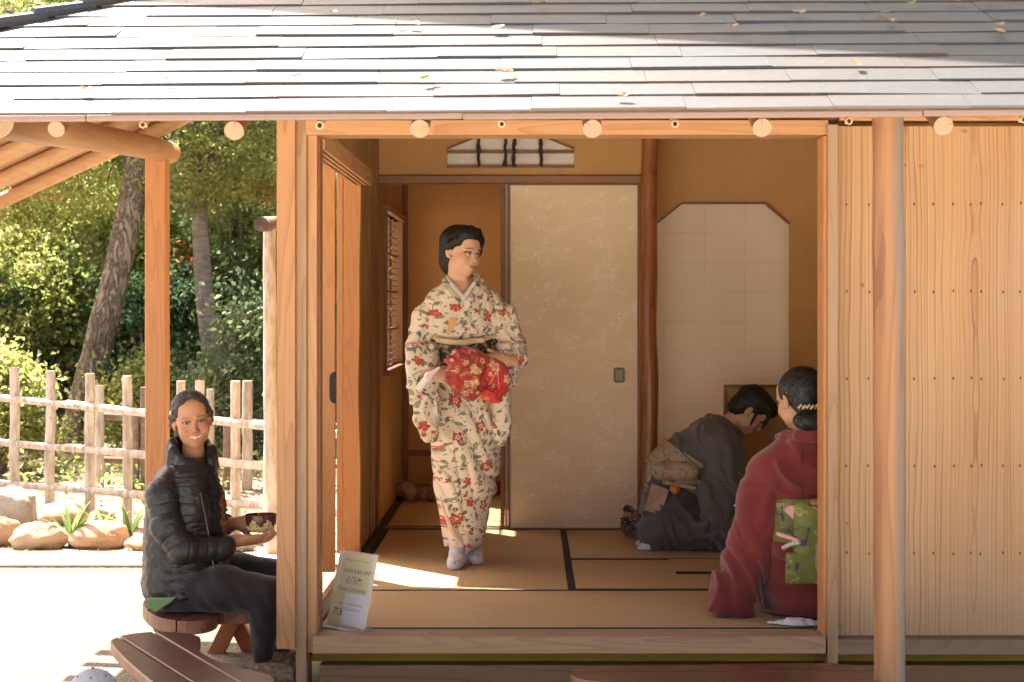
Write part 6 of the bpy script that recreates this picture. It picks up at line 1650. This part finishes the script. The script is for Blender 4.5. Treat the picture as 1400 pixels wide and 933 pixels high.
    Hh = SDF(P(975, 605, -.18), P(1082, 510, .18), .0035); c0 = np.array(hc)
    def T(*p): return c0+Rh@(np.array(p)*hs)
    Hh.ell(T(0, .024, .050), (.088*hs, .104*hs, .088*hs), Rh, .01); Hh.ell(T(0, .06, -.025), (.070*hs, .060*hs, .065*hs), Rh, .03); Hh.ell(T(0, -.055, .085), (.066*hs, .055*hs, .045*hs), Rh, .03)
    Hh.ell(T(0, -.108, -.035), (.085*hs, .070*hs, .092*hs), Rh, .01, 'sub')
    for x in (-1, 1): Hh.ell(T(x*.088, -.006, -.024), (.020*hs, .026*hs, .034*hs), Rh, .006, 'sub')
    Hh.chain([T(-.074, -.030, .02), T(-.078, -.045, -.02), T(-.070, -.06, -.055)], [.010, .008, .004], .006); Hh.chain([T(-.05, -.085, .06), T(-.055, -.10, .02), T(-.05, -.108, -.01)], [.010, .008, .004], .006)
    Hh.disp(lambda x, y, z: .006*vnoise(x*30, y*30, z*20)+.0012*np.sin(x*300+z*200)); piece(Hh, 'hair_black', 'hair', body)
woman_grey()

# ================================================================ woman in red kimono seen from behind
def woman_red():
    D = 6.47; k, X, Z = mk_px(D); P = lambda u, v, y=0: (X(u), D+y, Z(v))
    skin = (.50, .28, .165); sk = lambda v: np.tile(np.array(skin), (len(v), 1))
    hc = P(1093, 548, .0); hs = .96; Rh = rotm(-150, 16, 0)
    S = SDF(P(1040, 620, -.17), P(1150, 490, .17), .0025); head_sdf(S, hc, Rh, hs, neck_to=P(1104, 604, -.02)); hv, hq = S.surface()
    fp = face_paint(hc, Rh, hs, skin, (.35, .12, .09), (.02, .015, .012), age=1)
    B = SDF(P(960, 860, -.30), P(1260, 600, .50), .011)
    B.chain([P(1112, 790), P(1110, 700), P(1108, 640)], [.14, .13, .10], .02); B.chain([P(1080, 815, .02), P(1080, 810, .35)], [.06, .06], .02); B.chain([P(1145, 815, .02), P(1145, 810, .35)], [.06, .06], .02)
    B.chain([P(1058, 645), P(1032, 715, .04), P(1040, 720, .26)], [.045, .038, .028], .02); B.chain([P(1158, 645), P(1180, 715, .04), P(1170, 720, .26)], [.045, .038, .028], .02); bv, bq = B.surface()
    H = SDF(P(1010, 745, .20), P(1075, 690, .46), .0035); hand_sdf(H, P(1040, 720, .26), (.2, 1, -.1), (0, 0, 1), -1, .9); gv, gq = H.surface()
    body = person('woman in red kimono kneeling with her back to the camera beside the right jamb', [(hv, hq, fp, 0), (gv, gq, sk, 0), (bv, bq, sk, 0)], (X(1100), D, FL))
    K = SDF(P(955, 862, -.33), P(1245, 575, .56), .0062)
    K.loft([Z(v) for v in (604, 614, 630, 655, 690, 730, 760)], [X(u) for u in (1108, 1108, 1108, 1110, 1112, 1114, 1116)], [q*k for q in (34, 48, 64, 70, 62, 60, 66)], [D-.01, D, D+.01, D+.01, D+.01, D, D], [.08, .10, .12, .13, .125, .14, .17], .01, 2.3, soft=.012)
    K.loft([Z(v) for v in (742, 770, 800, 822, 836)], [X(u) for u in (1118, 1118, 1118, 1119, 1119)], [q*k for q in (66, 72, 77, 80, 77)], [D+.03, D+.08, D+.13, D+.15, D+.16], [.16, .22, .29, .33, .33], .03, 2.6, soft=.012)
    A = SDF(P(955, 862, -.33), P(1245, 575, .56), .0062)
    A.chain([P(1075, 622, .0), P(1054, 645, .0), P(1036, 685, .02), P(1036, 715, .14), P(1040, 720, .22)], [.075, .078, .070, .062, .05], .03)
    A.loft([Z(v) for v in (660, 700, 740, 775, 805, 830, 852)], [X(u) for u in (1046, 1036, 1027, 1017, 1008, 1003, 1006)], [q*k for q in (30, 31, 32, 33, 34, 30, 15)], [D+.0, D+.0, D+.0, D-.01, D-.02, D-.04, D-.04], [.07, .085, .08, .07, .06, .05, .03], .03, 2.2)
    A.chain([P(992, 800, .0), P(980, 812, -.02), P(984, 828, -.04), P(1004, 846, -.05)], [.045, .034, .032, .02], .03)
    A.chain([P(1140, 622, .0), P(1164, 645, .0), P(1182, 690, .02), P(1176, 715, .16)], [.075, .078, .070, .055], .03)
    A.loft([Z(v) for v in (690, 740, 790, 840)], [X(u) for u in (1180, 1188, 1192, 1190)], [q*k for q in (28, 28, 26, 14)], [D+.05]*4, [.08, .07, .05, .03], .03, 2.2)
    def sf(x, y, z):
        w = vnoise(x*7, y*7, z*5); t = np.clip((Z(690)-z)/.2, 0, 1); c_ = (x-X(1030))+.33*(z-Z(740))
        rg = (1-np.abs(np.sin(c_*-36+w*7)))**2
        return -.016*rg*t+.0085*np.sin(c_*-78+w*8)*t+.006*np.sin((x*.8-z*.9)*45+w*9)*(1-t)+.012*vnoise(x*10, y*10, z*8)
    A.disp(sf)
    def kf(x, y, z):
        w = vnoise(x*6+3, y*6, z*6); up_ = np.clip((z-Z(685))/.06, 0, 1)
        rg = (1-np.abs(np.sin((x-X(1085))*26+(z-Z(640))*16+w*6)))**2
        return -.013*rg*up_+.006*np.sin((x-X(1090))*48-(z-Z(640))*30*np.sign(x-X(1090))+w*7)*up_+.005*np.sin((z-Z(800))*60+(x-X(1050))*12+w*6)*(1-up_)+.009*vnoise(x*9, y*9, z*9)
    K.disp(kf); K.d[:] = smin(K.d, A.d, .010)
    K.ell(P(1106, 592, .03), (.060, .075, .05), None, .006, 'sub')
    K.cut(lambda X_, Y_, Z_: FL+.004-Z_, .004)
    rm = cloth('brick_red_crepe', (.155, .023, .021), (.21, .035, .031), .78, 420, .35, .3); piece(K, rm, 'kimono', body)
    C = SDF(P(1055, 632, -.22), P(1160, 572, .16), .0045)
    C.chain([P(1070, 600, .06), P(1076, 596, -.02), P(1090, 595, -.085), P(1108, 594, -.105), P(1128, 596, -.08), P(1142, 600, .0)], [.024, .028, .031, .031, .028, .024], .01, sq=((0, 1, .5), .40))
    C.disp(lambda x, y, z: .004*vnoise(x*14, y*14, z*14)); piece(C, rm, 'collar', body)
    # obi with drum knot
    s = NT('green_brocade'); p = s.obj(); x_, y_, z_ = s.xyz(p); uv = s.comb(x_, z_, 0)
    v = s.n('TexVoronoi', {'voronoi_dimensions': '2D'}, Vector=uv, Scale=11.0); arcs = s.m('GREATER_THAN', s.m('SINE', s.m('MULTIPLY', v.outputs['Distance'], 330)), .45)
    am = s.m('MULTIPLY', arcs, s.m('GREATER_THAN', s.noise(uv, 16, 2), .50)); am = s.m('MULTIPLY', am, s.m('LESS_THAN', v.outputs['Distance'], .05))
    reg = s.sm(s.m('ADD', x_, s.m('MULTIPLY', s.m('SUBTRACT', s.noise(s.vm('ADD', uv, s.comb(2, 1, 0)), 7, 2), .5), .22)), .004, .014)
    reg = s.m('MULTIPLY', reg, 1)
    g_ = s.mix(s.sm(s.noise(uv, 9, 3), .35, .65), (.115, .125, .025), (.19, .20, .055)); g_ = s.mix(s.m('MULTIPLY', am, .7), g_, (.42, .42, .18))
    tn = s.mix(s.m('GREATER_THAN', s.noise(uv, 20, 2), .56), (.42, .31, .19), (.52, .24, .08)); c = s.mix(reg, g_, tn)
    nv = s.m('LESS_THAN', s.m('ABSOLUTE', s.m('SUBTRACT', s.noise(s.vm('ADD', uv, s.comb(7, 3, 0)), 12, 2), .60)), .016); c = s.mix(s.m('MULTIPLY', nv, .9), c, (.03, .035, .07))
    gd = s.m('LESS_THAN', s.m('ABSOLUTE', s.m('SUBTRACT', s.noise(s.vm('ADD', uv, s.comb(1, 8, 0)), 15, 2), .62)), .012); c = s.mix(s.m('MULTIPLY', gd, .7), c, (.50, .36, .12))
    gm = s.fin(c, .55, s.bump(s.noise(p, 260, 2), .25, .001), spec=.35)
    O = SDF(P(1040, 800, -.30), P(1192, 660, .24), .005)
    O.loft([Z(v_) for v_ in (678, 700, 740, 752)], [X(1112), X(1112), X(1113), X(1113)], [q*k for q in (59, 62, 63, 60)], [D+.005]*4, [.125, .135, .145, .14], .004, 2.4, soft=.006)
    ob = piece(O, gm, 'obi_sash', body)
    O = SDF(P(1045, 800, -.36), P(1192, 655, .10), .005)
    O.box(P(1118, 722, -.185), (.125, .045, .135), rotm(0, -4, 0), .035, .01); O.box(P(1110, 765, -.215), (.135, .018, .060), rotm(0, 6, 0), .010, .012)
    O.ell(P(1112, 746, -.25), (.11, .02, .012), None, .012, 'sub')
    O.disp(lambda x, y, z: .007*vnoise(x*14, y*14, z*14)); piece(O, gm, 'drum_knot', ob)
    mb = MB(); y = D-.175
    mb.prism([(X(1062), Z(690)), (X(1076), Z(704)), (X(1078), Z(684)), (X(1070), Z(684))], 'y', y-.01, y+.03); mb.build('pink_sash_edge', plain('pale_pink_silk', (.70, .42, .40), .5), ob, bevel=.002)
    mb = MB(); mb.tube([(X(1055), y+.03, Z(723)), (X(1066), y-.02, Z(725)), (X(1078), y-.065, Z(728))], .008, 8); mb.build('pink_cord', plain('pink_braided_cord', (.70, .36, .36), .6, .2, 150), ob, smooth=True)
    mb = MB(); mb.tube([(X(1062), y+.01, Z(741)), (X(1068), y-.03, Z(735)), (X(1080), y-.068, Z(729))], .009, 8); mb.build('grey_cord', plain('silver_cord', (.45, .45, .42), .5, .2, 150), ob, smooth=True)
    # socks (soles turned up behind)
    T_ = SDF(P(1030, 864, -.34), P(1190, 830, .10), .005)
    T_.chain([P(1044, 847, -.20), P(1075, 844, -.225), P(1108, 846, -.225)], [.030, .042, .036], .02); T_.chain([P(1180, 848, -.20), P(1150, 844, -.22), P(1118, 847, -.215)], [.03, .042, .036], .02)
    T_.disp(lambda x, y, z: .006*vnoise(x*30, y*30, z*30)+.002*np.sin(x*160+z*90)); T_.cut(lambda X_, Y_, Z_: FL+.003-Z_, .003); piece(T_, 'white_cloth', 'tabi_sock', body)
    # hair, bun, barrette
    Hh = SDF(P(1036, 606, -.2), P(1150, 488, .2), .0032); c0 = np.array(hc)
    def T(*p): return c0+Rh@(np.array(p)*hs)
    Hh.ell(T(0, .026, .045), (.088*hs, .106*hs, .090*hs), Rh, .01); Hh.ell(T(0, .055, -.035), (.066*hs, .055*hs, .06*hs), Rh, .03)
    Hh.ell(T(0, -.105, -.020), (.085*hs, .075*hs, .088*hs), Rh, .01, 'sub')
    for x in (-1, 1): Hh.ell(T(x*.080, -.022, -.040), (.030*hs, .036*hs, .050*hs), Rh, .010, 'sub'); Hh.ell(T(x*.092, -.0, -.008), (.016*hs, .022*hs, .028*hs), Rh, .006, 'sub')
    Hh.ell(P(1104, 574, -.095), (.072, .045, .042), rotm(0, 0, 3), .008)
    Hh.cap(P(1060, 555.5, -.16), P(1150, 555.5, -.16), .012, .012, .02, op='sub')
    Hh.disp(lambda x, y, z: .0004*np.sin((z-c0[2])*330+(x-c0[0])*200+5*vnoise(x*18, y*18, z*18))+.005*vnoise(x*22, y*22, z*16)); hr = piece(Hh, 'hair_old', 'hair', body)
    mb = MB()
    for i in range(6):
        x = X(1087+i*5.2); z = Z(553+(i % 2)*1.0)
        mb.tube([(x-.008, D-.128-.010*math.sin(i*.6), z-.006), (x+.002, D-.135-.010*math.sin(i*.6), z+.006), (x+.011, D-.128-.010*math.sin(i*.6), z-.004)], .0058, 8)
    mb.build('barrette', plain('tortoise_gold_clip', (.42, .30, .13), .3, .4, 120, metal=.4), hr, smooth=True)
woman_red()

# ================================================================ small crouching child in a cap at the bottom edge
def child():
    D = 4.95; k, X, Z = mk_px(D); P = lambda u, v, y=0: (X(u), D+y, Z(v)); c = P(127, 962, 0); skin = (.55, .33, .22); sk = lambda v: np.tile(np.array(skin), (len(v), 1))
    Rh = rotm(160, 10, 0); S = SDF((c[0]-.16, D-.16, .0), (c[0]+.16, D+.16, c[2]+.12), .004); head_sdf(S, (c[0], c[1], c[2]-.004), Rh, .70, neck_to=(c[0], D, c[2]-.14)); hv, hq = S.surface()
    B = SDF((c[0]-.22, D-.25, -.02), (c[0]+.22, D+.25, .26), .010); B.chain([(c[0], D, c[2]-.12), (c[0], D-.02, .08)], [.07, .09], .02)
    for x in (-1, 1): B.chain([(c[0]+.09*x, D, .12), (c[0]+.14*x, D+.10, .06), (c[0]+.08*x, D+.18, .04)], [.035, .03, .022], .02); B.chain([(c[0]+.06*x, D, .06), (c[0]+.12*x, D+.18, .07), (c[0]+.09*x, D+.12, .025)], [.05, .045, .03], .02)
    bv, bq = B.surface(); body = person('small child in a grey blue baseball cap at the lower edge of the photo', [(hv, hq, sk, 0), (bv, bq, sk, 0)], (c[0], D, 0))
    K = SDF((c[0]-.24, D-.22, 0), (c[0]+.24, D+.25, .26), .008); K.chain([(c[0], D, .10), (c[0], D-.01, .07)], [.105, .12], .02)
    for x in (-1, 1): K.chain([(c[0]+.08*x, D, .12), (c[0]+.13*x, D+.08, .08)], [.045, .045], .02)
    K.cut(lambda X_, Y_, Z_: .004-Z_, .003); K.cut(lambda X_, Y_, Z_: Z_-(c[2]-.085), .003); piece(K, cloth('blue_shirt', (.10, .16, .26), (.12, .18, .28)), 'shirt', body)
    s = NT('grey_blue_cap_cloth'); p = s.vm('SUBTRACT', s.obj(), (0, 0, c[2])); x_, y_, z_ = s.xyz(p); an = s.m('ARCTAN2', y_, x_)
    seam = s.m('LESS_THAN', s.m('ABSOLUTE', s.m('SINE', s.m('MULTIPLY', an, 3))), .035); cc = s.mix(seam, s.mix(s.noise(p, 300, 2), (.28, .28, .31), (.38, .38, .41)), (.12, .12, .16)); cm = s.fin(cc, .85, s.bump(s.m('ADD', s.noise(p, 400, 2), s.m('MULTIPLY', seam, -2)), .3, .002), spec=.2)
    C = SDF((c[0]-.14, D-.14, c[2]-.02), (c[0]+.14, D+.24, c[2]+.13), .0035); C.ell((c[0], D, c[2]+.018), (.078, .092, .086), None, .01); C.cut(lambda X_, Y_, Z_: c[2]-.015-Z_, .004)
    C.cap((c[0]+.02, D+.06, c[2]+.026), (c[0]+.05, D+.13, c[2]+.020), .060, .050, .006, sq=((0, 0, 1), .08)); cap_ = piece(C, cm, 'cap', body)
    mb = MB(); mb.tube([(c[0], D, c[2]+.103), (c[0], D, c[2]+.1085)], [.0055, .003], 10); mb.build('cap_button', M['hem'], cap_)
    for a in (-2.5, -1.4, -.4, .8, 1.9):
        mb = MB(); q = Vector((.046*math.cos(a), .053*math.sin(a), 0)); z = c[2]+.022+.083*math.sqrt(1-(.046/.074)**2)
        mb.tube([(c[0]+q.x, D+q.y, z-.002), (c[0]+q.x*1.03, D+q.y*1.03, z+.0018)], .003, 8); mb.build('eyelet', M['hem'], cap_)
child()

# ================================================================ small things
def sign():
    BL = Vector((XU(447, 6.275), 6.275, FL-.004)); d = Vector((.160, -.150, 0)).normalized(); nb = Vector((.683, .730, 0)); lean = R(14)
    up = (Vector((0, 0, 1))*math.cos(lean)+nb*math.sin(lean)).normalized(); n = d.cross(up).normalized()
    if n.y > 0: n = -n
    H = .275; Wd = .215
    t = thing('table_sign', 'acrylic sign holder with yellow notice and white card on the threshold', 'sign', BL)
    def slab(mb, s0, s1, t0, t1, a, b):
        q = lambda s_, t_, o: BL+d*s_+up*t_+n*o+Vector((0, 0, .010))
        mb.hexa([q(s0, t0, a), q(s1, t0, a), q(s1, t0, b), q(s0, t0, b), q(s0, t1, a), q(s1, t1, a), q(s1, t1, b), q(s0, t1, b)])
    s = NT('clear_acrylic'); s.fin((.92, .93, .93), .06, spec=.5); s.setin(s.b, 'Transmission Weight', .0); tr = s.n('BsdfTransparent'); mx = s.n('MixShader', Fac=.86); s.lk(s.b.outputs[0], mx.inputs[1]); s.lk(tr.outputs[0], mx.inputs[2]); s.lk(mx.outputs[0], s.out.inputs[0]); ac = s.mat
    s = NT('acrylic_foot'); s.fin((.62, .60, .58), .12, spec=.6); s.setin(s.b, 'Transmission Weight', .5); foot = s.mat
    mb = MB(); slab(mb, 0, Wd, 0, H, -.0012, -.0002); pp = mb.build('yellow_sheet', plain('yellow_paper', (.72, .62, .30), .7, .05), t)
    mb = MB(); slab(mb, Wd*.90, Wd, 0, H, .0002, .0010); slab(mb, 0, Wd*.14, H*.44, H, .0002, .0008); mb.build('pale_backing', plain('cream_backing_paper', (.78, .73, .55), .7, .04), t)
    mb = MB(); slab(mb, Wd*.36, Wd*.95, .004, H*.44, .0012, .0022); cd = mb.build('white_card', plain('white_card', (.78, .75, .76), .6, .03), t)
    mb = MB(); slab(mb, -.004, Wd+.004, 0, H+.004, .0040, .0055); slab(mb, -.004, Wd+.004, 0, H+.004, -.0045, -.003); mb.build('acrylic_pocket', ac, t)
    mb = MB(); q = lambda a, b, z: BL+d*a-Vector((nb.x, nb.y, 0))*b+Vector((0, 0, z))
    mb.hexa([q(-.012, .045, .002), q(Wd+.012, .045, .002), q(Wd+.012, -.045, .002), q(-.012, -.045, .002), q(-.012, .045, .0085), q(Wd+.012, .045, .0085), q(Wd+.012, -.045, .0085), q(-.012, -.045, .0085)]); mb.build('foot_plate', foot, t, bevel=.001)
    ink = plain('dark_ink', (.07, .065, .02), .7, .1); 
    def text(txt, s0, t0, size, parent, off, mat=ink, bold=0, shear=0):
        cu = bpy.data.curves.new('lettering', 'FONT'); cu.body = txt; cu.size = size; cu.offset = bold; cu.shear = shear
        tmp = bpy.data.objects.new('tmp', cu); COL.objects.link(tmp); bpy.context.view_layer.update()
        me = bpy.data.meshes.new_from_object(tmp.evaluated_get(bpy.context.evaluated_depsgraph_get())); bpy.data.objects.remove(tmp)
        o0 = ORG[parent.name]
        for v in me.vertices: v.co = (BL+d*(s0+v.co.x)+up*(t0+v.co.y)+n*off+Vector((0, 0, .010)))-o0
        link_mesh('lettering', me, [mat], parent)
    text('Welcome to the Tea House', .045, H*.875, .0115, pp, .0013, shear=.2)
    text('SHIN KAN AN*', .045, H*.715, .0225, pp, .0013, bold=.0002)
    text('心看庵', .062, H*.575, .032, pp, .0013, bold=.0006)
    text('Chado Urasenke', .022, H*.465, .024, pp, .0013, shear=.15)
    text('T', .062, H*.37, .018, pp, .0013); text('Wa', .045, H*.275, .016, pp, .0013); text('茶道', .026, H*.135, .032, pp, .0013, bold=.0008)
    text('Guided tea tastings', .094, H*.285, .0115, cd, .0024); text('& meeting visitors', .092, H*.215, .0115, cd, .0024)
sign()
# bag of rolled cloth against the rear wall
D = 10.2; k, X, Z = mk_px(D)
S = SDF((X(530), D-.2, FL), (X(612), D+.25, FL+.25), .007)
S.chain([(X(548), D+.05, FL+.075), (X(562), D+.02, FL+.055), (X(590), D, FL+.050), (X(603), D, FL+.045)], [.065, .055, .052, .04], .03, sq=((0, 0, 1), .85)); S.disp(lambda x, y, z: .02*vnoise(x*18, y*18, z*18)); S.cut(lambda a, b, c: FL+.002-c, .003)
v, q = S.surface(); s = NT('brown_and_cream_cloth'); p = s.obj(); n = s.m('SINE', s.m('ADD', s.m('MULTIPLY', s.xyz(p)[0], 60), s.m('MULTIPLY', s.noise(p, 12, 2), 9)))
o = to_object('cloth_bag', [(v, q, None, 0)], [s.fin(s.mix(s.sm(n, -.1, .2), (.20, .11, .06), (.38, .28, .18)), .7)], None, (X(570), D, FL)); tag(o, 'rolled brown and cream cloth bag against the rear left wall', 'bag')
D = 10.6; k, X, Z = mk_px(D); S = SDF((X(662), D-.12, FL), (X(700), D+.12, FL+.2), .006); S.ell((X(682), D, FL+.05), (.05, .06, .045), None, .01); S.disp(lambda x, y, z: .015*vnoise(x*25, y*25, z*25)); v, q = S.surface()
o = to_object('pouch', [(v, q, None, 0)], [cloth('magenta_cloth', (.30, .02, .09), (.40, .03, .12))], None, (X(682), D, FL)); tag(o, 'small magenta cloth pouch behind the walking woman', 'pouch')
# dark drawstring pouch by the log pillar
D = 8.62; k, X, Z = mk_px(D); S = SDF((X(840), D-.14, FL), (X(896), D+.14, FL+.19), .005); S.ell((X(868), D, FL+.068), (.072, .07, .072), None, .01); S.cap((X(862), D, FL+.12), (X(858), D, FL+.145), .03, .024, .02)
S.disp(lambda x, y, z: .012*vnoise(x*28, y*28, z*28)); S.cut(lambda a, b, c: FL+.004-c, .004); v, q = S.surface()
o = to_object('drawstring_pouch', [(v, q, None, 0)], [mat_floral('dark_patchwork_cloth', (.03, .026, .03), (.28, .04, .04), 1.3, leafc=((.03, .05, .12), (.16, .12, .08), (.02, .07, .03)), petal=(.30, .28, .26), big=16, pr=.2)], None, (X(868), D, FL)); tag(o, 'dark patterned drawstring pouch on the mat beside the log pillar', 'pouch')
mb = MB(); mb.tube([(X(860), D-.05, FL+.10), (X(852), D-.06, FL+.108), (X(847), D-.06, FL+.106)], .004, 6); mb.build('drawstring', M['hem'], o, smooth=True)
# low framed screen standing behind the kneeling women
D = 8.85; k, X, Z = mk_px(D); t = thing('folding_screen', 'low brown framed screen with yellowed paper behind the bowing woman', 'screen', (X(1030), D, FL))
mb = MB(); mb.box(X(994), X(1150), D, D+.008, FL+.03, Z(531)); mb.build('paper_panel', plain('yellowed_paper', (.36, .25, .10), .7, .06), t)
mb = MB(); mb.box(X(989.5), X(994), D-.008, D+.016, FL+.002, Z(526)); mb.box(X(994), X(1150), D-.008, D+.016, Z(531), Z(526)); mb.box(X(994), X(1150), D-.008, D+.016, FL+.002, FL+.03); mb.box(X(1150), X(1155), D-.008, D+.016, FL+.002, Z(526)); mb.build('screen_frame', M['inner_x'], t, bevel=.002)
# tiny white tea whisk / spoon in the bowing woman's hand
D = 6.9; mb = MB(); mb.tube([W(1003, 692, 7.6), W(1010, 688, 7.6), W(1022, 684, 7.62)], .004, 8); o = mb.build('tea_scoop', M['white_cloth'], None, smooth=True, loc=W(1010, 688, 7.6)); tag(o, 'slim white tea scoop held between the two kneeling women', 'tea scoop')
